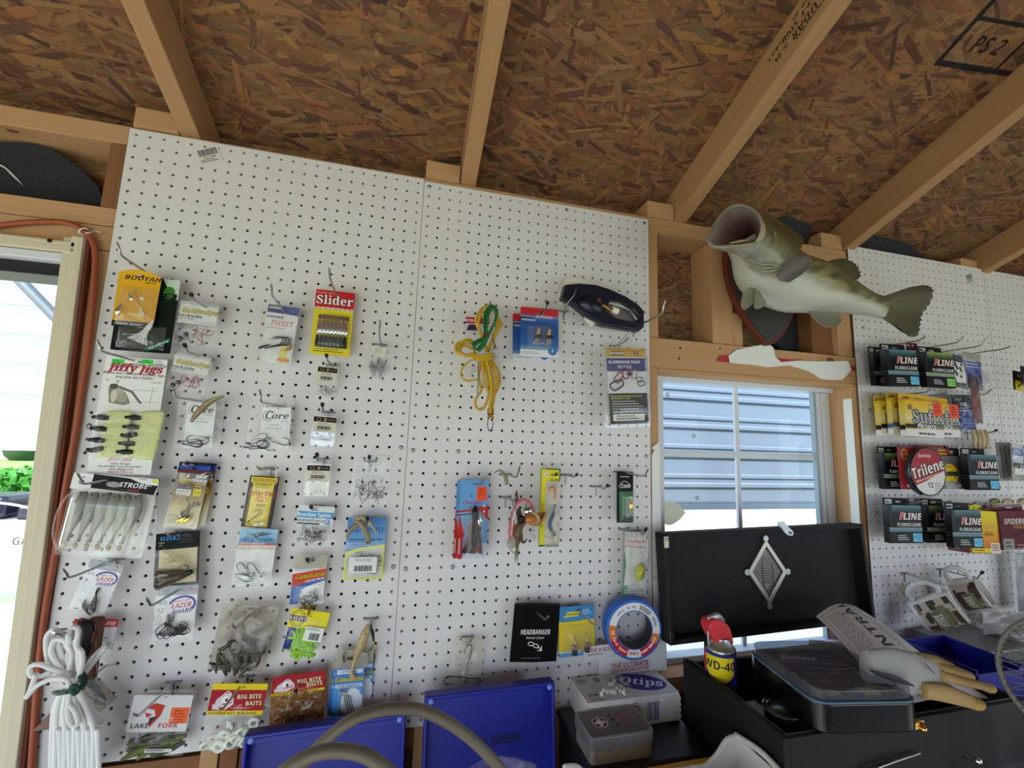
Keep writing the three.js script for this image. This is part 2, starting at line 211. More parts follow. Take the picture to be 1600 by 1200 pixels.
{
  const add = (n, m, ...a) => part(wallBack, n, board(...a), m);
  // outer sheathing, pieced round the door and the window
  for (const b of [[-79, -1.5, -9.2, 3.6], [-79, -42, FL, -9.2], [-1.5, 49.4, FL, 3.6], [49.4, 74.6, -16.4, 3.6], [49.4, 74.6, FL, -47.6], [74.6, 154, FL, 3.6]]) add('sheathing_panel', M.osbPale, b[0] + 0.03, b[1] - 0.03, b[2], b[3], -4.2, -3.7, 0);
  add('top_plate', M.pine, -75, 47, -1.35, 0.28, -3.7, -0.24, 0); add('top_plate', M.pine, 47.04, 150, -1.4, 0.3, -3.7, -0.24, 0);
  add('bottom_plate', M.pine, -1.4, 150, FL, FL + 1.5, -3.7, -0.24, 0);
  // over the door
  add('door_header', M.pine, -75, -0.05, -8.55, -7.0, -3.7, -0.22, 0); add('door_header', M.pine, -75, -0.02, -10.6, -8.6, -3.7, -0.2, 0);
  add('cripple_stud', M.oldWood, -1.3, 0.25, -6.95, -1.4, -3.7, -0.23, 1);
  add('stud', M.pine, -1.25, 0.3, FL + 1.5, -10.65, -3.7, -0.22, 1); add('stud', M.pine, 10.4, 11.6, FL + 1.5, -1.4, -3.7, -0.22, 1); add('stud', M.oldWood, 11.7, 12.9, FL + 1.5, -1.4, -3.7, -0.24, 1);
  add('stud', M.pine, 22.9, 24.7, FL + 1.5, -1.4, -3.7, -0.23, 1); add('stud', M.pine, 25.9, 27.7, FL + 1.5, -1.4, -3.7, -0.23, 1); add('stud', M.pine, 37.2, 38.7, FL + 1.5, -1.4, -3.7, -0.4, 1);
  for (const [a, b] of [[0.32, 10.38], [12.92, 22.88], [24.72, 25.88], [27.72, 37.18], [38.72, 46.58], [77.42, 99.18], [100.72, 123.18]]) add('fire_block', M.oldWood, a, b, a > 70 ? -49 : -50.2, a > 70 ? -47.5 : -48.6, -3.7, -0.5, 0);
  for (const [a, b, c, d] of [[0.4, 10.3, -48, -1.5], [13, 22.8, -48, -1.5], [24.75, 25.85, -48, -1.5], [27.8, 37.1, -48, -1.5], [38.8, 46.5, -48, -1.5], [77.5, 99.1, -47, -0.5], [100.8, 123.1, -47, -0.5]]) add('felt_lining', M.felt, a, b, c, d, -2.2, -1.8, 0);
  // round the window
  add('stud', M.pine, 46.6, 49.0, FL + 1.5, -16.5, -3.7, -0.22, 1); add('cripple_stud', M.pine, 47.2, 49.15, -13.2, -1.4, -3.7, -0.24, 1);
  add('window_header', M.pine, 46.5, 76.4, -16.5, -13.25, -3.7, -0.2, 0);
  add('cripple_stud', M.pine, 55.9, 58.6, -13.2, -1.45, -3.7, -0.22, 1); add('cripple_stud', M.pine, 58.7, 60.1, -13.2, -9.4, -3.7, -0.5, 1);
  add('cripple_stud', M.oldWood, 70.4, 73.4, -13.2, -1.45, -3.7, -0.9, 1); add('cripple_stud', M.pine, 73.5, 75.7, -13.2, -1.45, -3.7, -0.22, 1);
  add('window_sill', M.pine, 49.1, 76.3, -48.2, -46.8, -3.7, -0.22, 0);
  add('stud', M.pine, 75.2, 77.4, FL + 1.5, -16.55, -3.7, -0.22, 1); add('stud', M.pine, 99.2, 100.7, FL + 1.5, -1.5, -3.7, -0.22, 1); add('stud', M.pine, 123.2, 124.7, FL + 1.5, -1.5, -3.7, -0.22, 1);
  for (const [px, py] of [[1063, 544], [1061, 560], [1125, 545]]) part(wallBack, 'nail_head', new THREE.SphereGeometry(0.0035, 8, 5).scale(1, 1, 0.5).translate(...W(px, py, -0.2).toArray()), M.darkSteel);
}
function sideWall(name, x0, x1, holes) {
  const s = poly([[-4.2, FL], [108, FL], [108, roofY(50) - 0.3777 * 58], [50, roofY(50)], [-4.2, roofY(-4.2)]].map(([z, y]) => [z * IN, y * IN]));
  for (const [z0, z1, y0, y1] of holes) { const p = new THREE.Path(); p.moveTo(z0 * IN, y0 * IN); p.lineTo(z0 * IN, y1 * IN); p.lineTo(z1 * IN, y1 * IN); p.lineTo(z1 * IN, y0 * IN); p.closePath(); s.holes.push(p); }
  const g = new THREE.ExtrudeGeometry(s, { depth: (x1 - x0) * IN, bevelEnabled: false }).rotateY(-Math.PI / 2); g.translate(x1 * IN, TOP, 0);
  const m = shade(new THREE.Mesh(metreUV(g, 2), M.innerWall)); m.name = name; m.userData.kind = 'structure'; scene.add(m);
}
sideWall('wall_left', -79, -75, [[14, 92, FL + 2, -27]]);
sideWall('wall_right', 150, 154, [[40, 80, FL + 30, -14]]);
{
  const g = struct('wall_front');
  for (const b of [[-79, -56, FL, 2], [22, 84, FL, 2], [142, 154, FL, 2], [-56, 22, -22, 2], [84, 142, -14, 2], [84, 142, FL, FL + 26]]) part(g, 'wall_panel', board(b[0], b[1], b[2], b[3], 104, 108, 0), M.innerWall);
}
// ---------- the door opening on the left ----------
{
  const d = struct('door_1');
  const lean = (x0, x1, z0, z1, m, n) => { const k = board(x0, x1, -38, 38, z0, z1, 1), p = P(0, 0, 0); k.translate(0, -p.y, 0); k.rotateZ(0.035); k.translate(-0.5 * IN, TOP - 48 * IN, 0); part(d, n, k, m); };
  lean(-0.42, 0.36, -0.1, 0.6, M.jamb, 'jamb_trim'); lean(0.37, 0.62, -0.2, 0.3, M.brownWood, 'jamb_side'); lean(-1.1, -0.43, -4.2, 0.3, M.jamb, 'jamb_lining');
  part(d, 'head_trim', board(-43, -1.9, -11.35, -10.5, -0.1, 0.6, 0), M.jamb);
  part(d, 'head_screw', new THREE.CylinderGeometry(0.004, 0.004, 0.003, 10).rotateX(Math.PI / 2).translate(...W(78, 376, 0.61).toArray()), M.darkSteel);
  part(d, 'door_track', board(-43, -2.6, -12.0, -11.4, -3.2, 0.3, 0), M.frame); part(d, 'weather_strip', board(-43, -2.6, -13.0, -12.05, -3.4, -0.6, 0), M.black);
}
// ---------- the window ----------
{
  const g = struct('window_1'), f = (n, m, ...a) => part(g, n, board(...a), m);
  f('window_frame', M.frame, 49.0, 75.2, -17.45, -16.55, -3.9, -2.4, 0); f('window_frame', M.frame, 49.0, 51.2, -46.6, -17.45, -3.9, -2.6, 1); f('window_frame', M.frame, 49, 75.2, -47.0, -46.2, -3.9, -2.4, 0);
  f('window_frame', M.frame, 73.0, 73.7, -46.4, -17.45, -3.9, -3.1, 1); f('window_frame', M.frame, 73.75, 75.0, -46.4, -17.45, -3.7, -3.0, 1); f('window_track', M.greyTrim, 72.6, 73.0, -46.4, -17.45, -3.7, -3.1, 1);
  f('muntin', M.frame, 61.2, 61.75, -46.3, -17.4, -3.75, -3.35, 1); f('muntin', M.frame, 51.2, 72.8, -25.75, -25.1, -3.74, -3.36, 0);
  for (const [a, b] of [[51.1, 61.2], [61.75, 72.8]]) for (const [c, d] of [[-25.1, -17.4], [-46.3, -25.75]]) f('pane', M.pane, a, b, c, d, -3.6, -3.52, 0);
  f('jamb_liner', M.pine, 75.02, 75.19, -46.6, -16.6, -3.7, -0.25, 1); f('drywall_strip', M.paper, 74.9, 75.01, -45, -18.3, -1.25, -0.22, 1);
  f('head_liner', M.pine, 49.0, 75.2, -16.95, -16.5, -2.3, -0.1, 0);
}
// ---------- outdoors ----------
{
  // profile lies in x, y and is swept along z; turned so that the ribs face the shed
  const wallPanel = (name, label, cat, x0, x1, y0, y1, z, period, mat, depth) => {
    const t = thing(name, label, cat), sheets2 = Math.max(1, Math.round((x1 - x0) / 60)), wx = (x1 - x0) / sheets2;
    for (let k = 0; k < sheets2; k++) {
      const prof = []; let y = y0;
      while (y < y1 - 0.1) { for (const [f, dd] of [[0, 0], [0.5, 0], [0.56, 1], [0.66, 1], [0.71, 0.25], [0.82, 0.25], [0.87, 0.9], [0.96, 0.9]]) prof.push([(y + f * period) * IN, dd * depth * IN]); y += period; }
      const s = new THREE.Shape(); prof.forEach(([a, b], i) => (i ? s.lineTo(-b, a) : s.moveTo(-b, a))); s.lineTo(0.4 * IN, y * IN); s.lineTo(0.4 * IN, y0 * IN); s.closePath();
      const g = new THREE.ExtrudeGeometry(s, { depth: (wx - 0.06) * IN, bevelEnabled: false }); g.rotateY(Math.PI / 2); g.translate((x0 + k * wx) * IN, TOP, z * IN);   // shape x -> -z
      part(t, 'siding_sheet', g, mat);
    }
    return t;
  };
  const nb = wallPanel('neighbour_building', 'blue grey ribbed metal wall of the building seen through the window', 'building', 10, 190, -37.4, 30, -46, 6.6, M.blueSiding, 0.55);
  part(nb, 'corner_post', board(69, 73.5, FL - 4, -37.4, -52, -47, 1), M.greyTrim); part(nb, 'base_rail', board(10, 190, -38.8, -37.4, -47.4, -46, 0), M.greyTrim);
  const cp = wallPanel('carport', 'white ribbed metal carport standing outside the open door', 'carport', -330, 20, -36, 70, -190, 13, M.siding, 2.6);
  part(cp, 'beam', tube([W(-60, 340, -120), W(40, 447, -120), W(150, 560, -120)], 0.04, 12, 4), M.blueDark2);
  const roofS = new THREE.BoxGeometry(360 * IN, 0.03, 100 * IN).rotateX(-0.25).translate(-155 * IN, TOP + 62 * IN, -150 * IN); part(cp, 'roof_sheet', roofS, M.siding);
  // lawn strip, trees, shrub and boat
  const tree = (x, z, h, label) => {
    const t = thing('tree', label, 'tree', null, P(x, FL - 4, z)); part(t, 'trunk', new THREE.CylinderGeometry(0.12, 0.2, h * 0.5, 9).translate(0, h * 0.25, 0), M.oldWood);
    const gs = []; for (let i = 0; i < 26; i++) { const s = new THREE.IcosahedronGeometry(rr(0.5, 1.0), 1), p = s.attributes.position; for (let k = 0; k < p.count; k++) { const q = 1 + 0.25 * noise.noise(p.getX(k) * 5, p.getY(k) * 5, i); p.setXYZ(k, p.getX(k) * q, p.getY(k) * q, p.getZ(k) * q); } s.computeVertexNormals(); gs.push(s.translate(rr(-2.2, 2.2), h * 0.55 + rr(-0.6, 2.4), rr(-1.5, 1.5))); }
    part(t, 'crown', merge(gs), M.leaf);
  };
  tree(-500, -660, 5.2, 'pale trunked tree standing in the gap under the carport siding');
  [-1050, -820, -590, -360].forEach((x, i) => { const t = thing('bush', ['leftmost', 'second from the left', 'third from the left', 'rightmost'][i] + ' of the dark green bushes lining the far lawn edge', 'bush', null, P(x, FL - 3, -900 - 12 * i)), gs = []; for (let k = 0; k < 18; k++) gs.push(new THREE.IcosahedronGeometry(rr(0.6, 1.1), 1).translate(rr(-1.5, 1.5), rr(0.3, 2.6), rr(-0.8, 0.8))); part(t, 'foliage', merge(gs), M.darkLeaf); });
  const lawn = shade(new THREE.Mesh(new THREE.BoxGeometry(40, 0.04, 14).translate(-12, TOP + (FL - 3) * IN, -16), M.grass)); lawn.name = 'lawn'; lawn.userData.kind = 'structure'; scene.add(lawn);
  const sh = thing('shrub', 'round bright green shrub behind the boat outside', 'shrub', null, onY(38, 800, FL - 3).clone());
  { const c = W(40, 762, -300); sh.position.set(c.x, TOP + (FL - 3) * IN, c.z); const H = c.y - sh.position.y, gs = [], ls = new THREE.PlaneGeometry(0.07, 0.1);
    part(sh, 'stem', new THREE.CylinderGeometry(0.04, 0.06, H, 7).translate(0, H / 2, 0), M.oldWood);
    for (let i = 0; i < 900; i++) { const d = v3(rr(-1, 1), rr(-1, 1), rr(-1, 1)).normalize().multiplyScalar(0.42 * Math.cbrt(rnd())); gs.push(T(ls, d.x * 1.1, H + d.y * 0.8, d.z, rr(-2, 2), rr(-3, 3), 0)); }
    const f = part(sh, 'foliage', merge(gs), new THREE.MeshPhysicalMaterial({ color: '#58a83c', roughness: 0.7, side: THREE.DoubleSide })); f.userData.kind = 'stuff'; }
  const bt = thing('boat', 'white boat hull with dark registration letters and navy gear outside', 'boat', null, W(20, 850, -150));
  { const w = 1.9, h = 0.36, hull = new THREE.Shape(); hull.moveTo(-w / 2, -h * 0.5); hull.lineTo(w * 0.46, -h * 0.5); hull.quadraticCurveTo(w * 0.5, 0, w * 0.5, h * 0.32); hull.lineTo(-w / 2, h * 0.45); hull.closePath();
    part(bt, 'hull', new THREE.ExtrudeGeometry(hull, { depth: 0.7, bevelEnabled: true, bevelSize: 0.03, bevelThickness: 0.03, bevelSegments: 3 }).translate(-0.45, 0, -0.75), M.white);
    const a = art(0.5, 0.1, (p, H) => { p.R(0, 0, 100, H, '#eceff0').T('GA 02', 50, H / 2, 18, '#3a3f48'); }, 12);
    part(bt, 'registration', onArt(plate(rrect(0.5, 0.1, 0.004), 0.003), a, 0.5, 0.1).translate(0.1, 0.02, -0.018), a.sheet.mat);
    part(bt, 'seat', rbox(0.5, 0.2, 0.4, 0.05, 3).translate(-0.5, 0.28, -0.4), M.navy); part(bt, 'console', rbox(0.6, 0.14, 0.3, 0.04, 3).translate(0.1, 0.22, -0.4), M.navy);
    part(bt, 'motor', rbox(0.22, 0.22, 0.4, 0.06, 3).translate(0.42, 0.24, -0.4), M.darkSteel); part(bt, 'rail', tube([v3(-1.2, 0.2, -0.1), v3(-0.3, 0.34, -0.1), v3(0.3, 0.2, -0.1)], 0.012), M.steel);
    part(bt, 'rub_strip', rbox(1.9, 0.03, 0.03, 0.01).translate(-0.45, -h * 0.5, 0.01), M.greyTrim);
    const base = bt.position.y - (TOP + (FL - 3) * IN); part(bt, 'trailer_post', new THREE.CylinderGeometry(0.04, 0.04, base - 0.18, 8).translate(-0.7, -0.18 - (base - 0.18) / 2, -0.4), M.darkSteel); part(bt, 'trailer_post', new THREE.CylinderGeometry(0.04, 0.04, base - 0.18, 8).translate(0.2, -0.18 - (base - 0.18) / 2, -0.4), M.darkSteel); }
}
// ---------- pegboards with real holes ----------
function pegboard(label, x0, x1, ytop, rows, skip, screws) {
  const g = thing('pegboard', label, 'pegboard', null, P(x0, ytop, 0)), cols = Math.round(x1 - x0), pos = [], nor = [], t = 0.19 * IN, R = 0.122 * IN, n = 16, sx = (x1 - x0) / cols;
  const push = (a, b, c, N) => { pos.push(...a, ...b, ...c); nor.push(...N[0], ...N[1], ...N[2]); };
  for (let c = 0; c < cols; c++) for (let r = 0; r < rows; r++) {
    const cx = (c + 0.5) * sx * IN, cy = -(r + 0.5) * IN, hx = sx * IN / 2, hy = IN / 2;
    for (let k = 0; k < n; k++) {
      const q = [k, k + 1].map((m) => { const a = m * Math.PI * 2 / n, co = Math.cos(a), si = Math.sin(a), e = Math.max(Math.abs(co), Math.abs(si)); return { i: [cx + R * co, cy + R * si], o: [cx + hx * co / e, cy + hy * si / e], nn: [-co, -si, 0] }; });
      const Z = [0, 0, 1], [a, b] = q;
      push([...a.i, 0], [...a.o, 0], [...b.o, 0], [Z, Z, Z]); push([...a.i, 0], [...b.o, 0], [...b.i, 0], [Z, Z, Z]);
      push([...a.i, 0], [...b.i, 0], [...b.i, -t], [a.nn, b.nn, b.nn]); push([...a.i, 0], [...b.i, -t], [...a.i, -t], [a.nn, b.nn, a.nn]);
    }
  }
  const geo = new THREE.BufferGeometry(); geo.setAttribute('position', new THREE.Float32BufferAttribute(pos, 3)); geo.setAttribute('normal', new THREE.Float32BufferAttribute(nor, 3)); geo.setAttribute('uv', new THREE.Float32BufferAttribute(new Float32Array(pos.length / 3 * 2), 2));
  part(g, 'perforated_face', geo, M.peg);
  const w = (x1 - x0) * IN, h = rows * IN, e = 0.02 * IN;
  part(g, 'edge', merge([rbox(w, e, t, 0.0002).translate(w / 2, 0, -t / 2), rbox(w, e, t, 0.0002).translate(w / 2, -h, -t / 2), rbox(e, h, t, 0.0002).translate(0, -h / 2, -t / 2), rbox(e, h, t, 0.0002).translate(w, -h / 2, -t / 2)]), M.pegBack);
  for (const [c, r] of screws) part(g, 'screw', screwGeo.clone().translate((c + 0.5) * sx * IN, -(r + 0.5) * IN, 0), M.zinc);
  return g;
}
const screwGeo = merge([new THREE.SphereGeometry(0.0052, 12, 6, 0, 6.3, 0, 1.3).scale(1, 0.6, 1).rotateX(Math.PI / 2), rbox(0.0064, 0.0011, 0.001, 0.0003).translate(0, 0, 0.0031), rbox(0.0011, 0.0064, 0.001, 0.0003).translate(0, 0, 0.0031)]);
const pb1 = pegboard('white pegboard at the left beside the open door, crowded with bagged hooks', 0, 23.86, 0, 48, 0, [[23, 25], [23, 35], [0, 24]]);
pegboard('white pegboard between the crowded left one and the window', 23.9, 47.9, -0.2, 48, 0, [[0, 0], [0, 14], [0, 25], [0, 35], [4, 25], [4, 35], [14, 0], [23, 0], [23, 15], [23, 25], [23, 35]]);
pegboard('white pegboard right of the window holding boxed fishing line', 75.76, 99.74, 0.98, 48, 0, [[1, 10], [1, 20], [1, 32], [11, 12], [18, 12]]);
pegboard('white pegboard at the right edge of the picture, partly cut off', 99.8, 123.8, 0.98, 48, 0, []);
// ---------- builders for the things that hang on the pegboards ----------
function taper(pts, rad, n = 24, k = 10, flat = 1) {                               // a swept skin whose radius changes along the way
  const c = curve(pts), fr = c.computeFrenetFrames(n, false), pos = [], idx = [], uv = [];
  for (let i = 0; i <= n; i++) {
    const t = i / n, q = t * (rad.length - 1), a = Math.floor(Math.min(q, rad.length - 2)), r = rad[a] + (rad[a + 1] - rad[a]) * (q - a), o = c.getPoint(t);
    for (let j = 0; j < k; j++) { const A = j / k * 6.28318, v = o.clone().addScaledVector(fr.normals[i], Math.cos(A) * r).addScaledVector(fr.binormals[i], Math.sin(A) * r * flat); pos.push(v.x, v.y, v.z); uv.push(j / k, t); }
  }
  for (let i = 0; i < n; i++) for (let j = 0; j < k; j++) { const a = i * k + j, b = i * k + (j + 1) % k; idx.push(a, b, a + k, b, b + k, a + k); }
  for (const [e, s] of [[0, 1], [n, 0]]) { const o = c.getPoint(e / n), m = pos.length / 3; pos.push(o.x, o.y, o.z); uv.push(0.5, e / n); for (let j = 0; j < k; j++) { const a = e * k + j, b = e * k + (j + 1) % k; s ? idx.push(m, b, a) : idx.push(m, a, b); } }
  const g = new THREE.BufferGeometry(); g.setAttribute('position', new THREE.Float32BufferAttribute(pos, 3)); g.setAttribute('uv', new THREE.Float32BufferAttribute(uv, 2)); g.setIndex(idx); g.computeVertexNormals(); return g;
}
function sheet2(w, h, depth, rough, open, both = true) {                            // two film sheets sealed at the rim, with folds
  const nx = 16, ny = 18, s0 = rnd() * 50, side = (sg) => {
    const g = new THREE.PlaneGeometry(w, h, nx, ny), p = g.attributes.position;
    for (let i = 0; i < p.count; i++) {
      const s = p.getX(i) / w * 2, t = p.getY(i) / h * 2, f = (1 - Math.abs(s) ** 4) * (1 - Math.abs(t) ** (t > 0 ? 2.2 : 5)), wob = noise.noise(s * 2.2 + s0, t * 2.6, sg * 3), w2 = noise.noise(s * 6 + s0, t * 5, sg * 5);
      const rim = Math.max(Math.abs(s), Math.abs(t)) > 0.99 ? 1 : 0;
      p.setZ(i, sg * depth * f * (0.8 + rough * wob) + sg * 0.0003 + rough * 0.0022 * w2 * (1 - rim * 0.4)); if (rim) { p.setX(i, p.getX(i) * (1 + 0.012 * noise.noise(t * 5, s0, 1))); p.setY(i, p.getY(i) * (1 + 0.012 * noise.noise(s * 5, s0, 2))); }
    }
    g.computeVertexNormals(); return g;
  };
  return both ? merge([side(1), side(-1)]) : side(1);
}
function domeGeo(w, h, d, e = 6) {
  const g = new THREE.PlaneGeometry(w, h, 18, 18), p = g.attributes.position;
  for (let i = 0; i < p.count; i++) { const s = Math.abs(p.getX(i) / w * 2), t = Math.abs(p.getY(i) / h * 2); p.setZ(i, d * Math.max(0, (1 - s ** e) * (1 - t ** e))); }
  g.computeVertexNormals(); return g;
}
const hookGeo = (() => {
  const pts = [v3(0, 0.5, 0), v3(0, 0.1, 0), v3(0, -0.22, 0), v3(0.05, -0.4, 0.01), v3(0.18, -0.47, 0.02), v3(0.31, -0.38, 0.03), v3(0.345, -0.2, 0.03), v3(0.32, 0.02, 0.03)];
  return merge([taper(pts, [0.024, 0.026, 0.026, 0.026, 0.026, 0.024, 0.02, 0.004], 30, 6), new THREE.TorusGeometry(0.05, 0.018, 5, 10).translate(0, 0.55, 0), taper([v3(0.335, -0.08, 0.03), v3(0.29, -0.14, 0.03)], [0.018, 0.003], 2, 5)]);
})();
const bentHookGeo = (() => {                                                     // offset worm hook
  const pts = [v3(0.1, 0.5, 0), v3(0.1, 0.4, 0), v3(0, 0.33, 0), v3(0, 0, 0), v3(-0.02, -0.28, 0), v3(0.06, -0.45, 0.01), v3(0.2, -0.5, 0.02), v3(0.33, -0.4, 0.03), v3(0.36, -0.2, 0.03), v3(0.3, 0.06, 0.03)];
  return merge([taper(pts, [0.02, 0.022, 0.022, 0.022, 0.022, 0.022, 0.02, 0.004], 36, 6), new THREE.TorusGeometry(0.04, 0.015, 5, 10).translate(0.1, 0.54, 0)]);
})();
const jigHeadGeo = merge([new THREE.SphereGeometry(0.14, 12, 8).translate(0, 0.42, 0)]);
class Pack {
  constructor(name, label, category, q, z, opt = {}) {
    const c = []; for (let i = 0; i < 4; i++) c.push(W(q[2 * i], q[2 * i + 1], z));
    const ctr = c.reduce((a, b) => a.clone().add(b)).multiplyScalar(0.25), right = c[1].clone().sub(c[0]).add(c[2]).sub(c[3]).multiplyScalar(0.5), down = c[3].clone().sub(c[0]).add(c[2]).sub(c[1]).multiplyScalar(0.5);
    this.w = right.length(); const roll = Math.atan2(right.y, right.x); this.h = Math.abs(down.dot(v3(-Math.sin(roll), Math.cos(roll), 0)));
    this.g = thing(name, label, category, opt.group, ctr); this.g.rotation.set(opt.rx || 0, opt.ry || 0, roll, 'YXZ'); this.label = label; this.z = z; this.g.updateMatrixWorld();
  }
  x(u) { return (u - 0.5) * this.w; } y(v) { return (0.5 - v) * this.h; }
  at(px, py, dz = 0) { const p = this.g.worldToLocal(W(px, py, this.z)); p.z = dz; return p; }
  put(name, geo, mat, u, v, z = 0, rz = 0, s = 1, label) { const m = part(this.g, name, geo, mat, label); m.position.set(this.x(u), this.y(v), z); m.rotation.z = rz; m.scale.setScalar(s); return m; }
  card(name, [u0, v0, u1, v1], z, t, draw, o = {}) {
    const w = (u1 - u0) * this.w, h = (v1 - v0) * this.h, a = art(w, h, draw, o.dens), shape = o.shape ? poly(o.shape.map(([a1, b1]) => [(a1 - 0.5) * w, (0.5 - b1) * h])) : rrect(w, h, (o.r ?? 0.02) * w);
    for (const [hu, hv, ru, rv] of o.holes || []) { const p = new THREE.Path(); p.absellipse((hu - 0.5) * w, (0.5 - hv) * h, ru * w, rv * w, 0, Math.PI * 2, true); shape.holes.push(p); }
    const m = part(this.g, name, onArt(plate(shape, t), a, w, h), o.gloss ? a.sheet.gloss : a.sheet.mat, o.label); m.position.set(this.x((u0 + u1) / 2), this.y((v0 + v1) / 2), z); if (o.rz) m.rotation.z = o.rz; return m;
  }
  film(name, [u0, v0, u1, v1], z, depth, mat = M.film, rough = 0.8) { const m = part(this.g, name, sheet2((u1 - u0) * this.w, (v1 - v0) * this.h, depth, rough), mat); m.position.set(this.x((u0 + u1) / 2), this.y((v0 + v1) / 2), z); return m; }
  blister(name, [u0, v0, u1, v1], z, depth, mat = M.clear, e = 6) { const m = part(this.g, name, domeGeo((u1 - u0) * this.w, (v1 - v0) * this.h, depth, e), mat); m.position.set(this.x((u0 + u1) / 2), this.y((v0 + v1) / 2), z); return m; }
  hooks(n, [u0, v0, u1, v1], size, mat, z, geo = hookGeo, spread = 3.1, a0 = 0) {
    for (let i = 0; i < n; i++) { const m = this.put('fish_hook', geo, mat, rr(u0, u1), rr(v0, v1), z + rr(-0.001, 0.0015) + i * 0.0003, a0 + rr(-spread, spread), size * IN * rr(0.9, 1.1)); if (rnd() < 0.5) m.rotation.y = Math.PI; }
  }
}
// a peg hook: crossbar in two holes, rod towards the room, tip bent up
function pegHook(label, root, zTip, tipAt, o = {}) {
  const g = thing('peg_hook', label, 'peg hook', null, v3(root.x, root.y, 0)), r = o.r || 0.0021, d = tipAt ? tipAt.clone().sub(v3(root.x, root.y, 0)) : v3(0, 0.4 * IN, zTip * IN), L = d.z;
  const zb = Math.max(L - 0.7 * IN, L * 0.6), up = Math.max(-0.2 * IN, Math.min(d.y, 0.95 * IN)), sx = Math.max(-0.35 * IN, Math.min(d.x, 0.35 * IN));
  part(g, 'rod', tube([v3(0, 0, -0.3 * IN), v3(0, 0, 0.1 * IN), v3(sx * 0.3, 0, zb * 0.6), v3(sx * 0.8, 0.02 * up, zb), v3(sx, up * 0.55, zb + (L - zb) * 0.55), v3(sx, up, L)], r, 22, 7), o.mat || M.steel);
  if (o.bar !== false) part(g, 'crossbar', merge([tube([v3(-0.5 * IN, 0, -0.2 * IN), v3(-0.5 * IN, 0, 0.03 * IN), v3(-0.38 * IN, 0, 0.09 * IN), v3(0.38 * IN, 0, 0.09 * IN), v3(0.5 * IN, 0, 0.03 * IN), v3(0.5 * IN, 0, -0.2 * IN)], r, 26, 6), tube([v3(0, 0, 0.1 * IN), v3(0, -0.25 * IN, 0.08 * IN), v3(0, -0.85 * IN, 0.04 * IN)], r, 8, 6)]), o.mat || M.zinc);
  if (o.black) part(g, 'tip_cap', taper([v3(sx, up * 0.72, L - (L - zb) * 0.28), v3(sx, up, L), v3(sx, up * 1.1, L + 0.05 * IN)], [0.0034, 0.0038, 0.002], 6, 9), M.rubber);
  return g;
}
function hookAt(what, sx, sy, z, tx, ty, o = {}) {                                  // slot seen at (sx, sy) at z inches, tip seen at (tx, ty)
  const root = W(sx, sy, z); let tip = null, L = o.L || 3;
  if (tx !== undefined && !o.L) {
    const C = camera.position, d = rayOf(tx, ty).normalize(), w0 = v3(C.x - root.x, C.y - root.y - 0.25 * IN, C.z), b = d.z, dd = d.dot(w0), e = w0.z, t = (b * e - dd) / (1 - b * b); let zz = (e + t * b) / IN; zz = Math.min(7.5, Math.max(1.6, zz)); L = zz; tip = W(tx, ty, zz); 
  }
  if (!tip) { tip = v3(root.x, root.y + (o.up ?? 0.3) * IN, L * IN); if (tx !== undefined) tip = W(tx, ty, L); }
  return pegHook(`${o.black ? 'black tipped' : 'bare'} steel peg hook holding the ${what}`, root, L, tip, o);
}
const blk = { black: true };
// euro slot position on a card: [u, v, ru, rv] (of the card width)
const slot = (u, v, r = 0.07) => [[u, v, r, r * 0.42]];
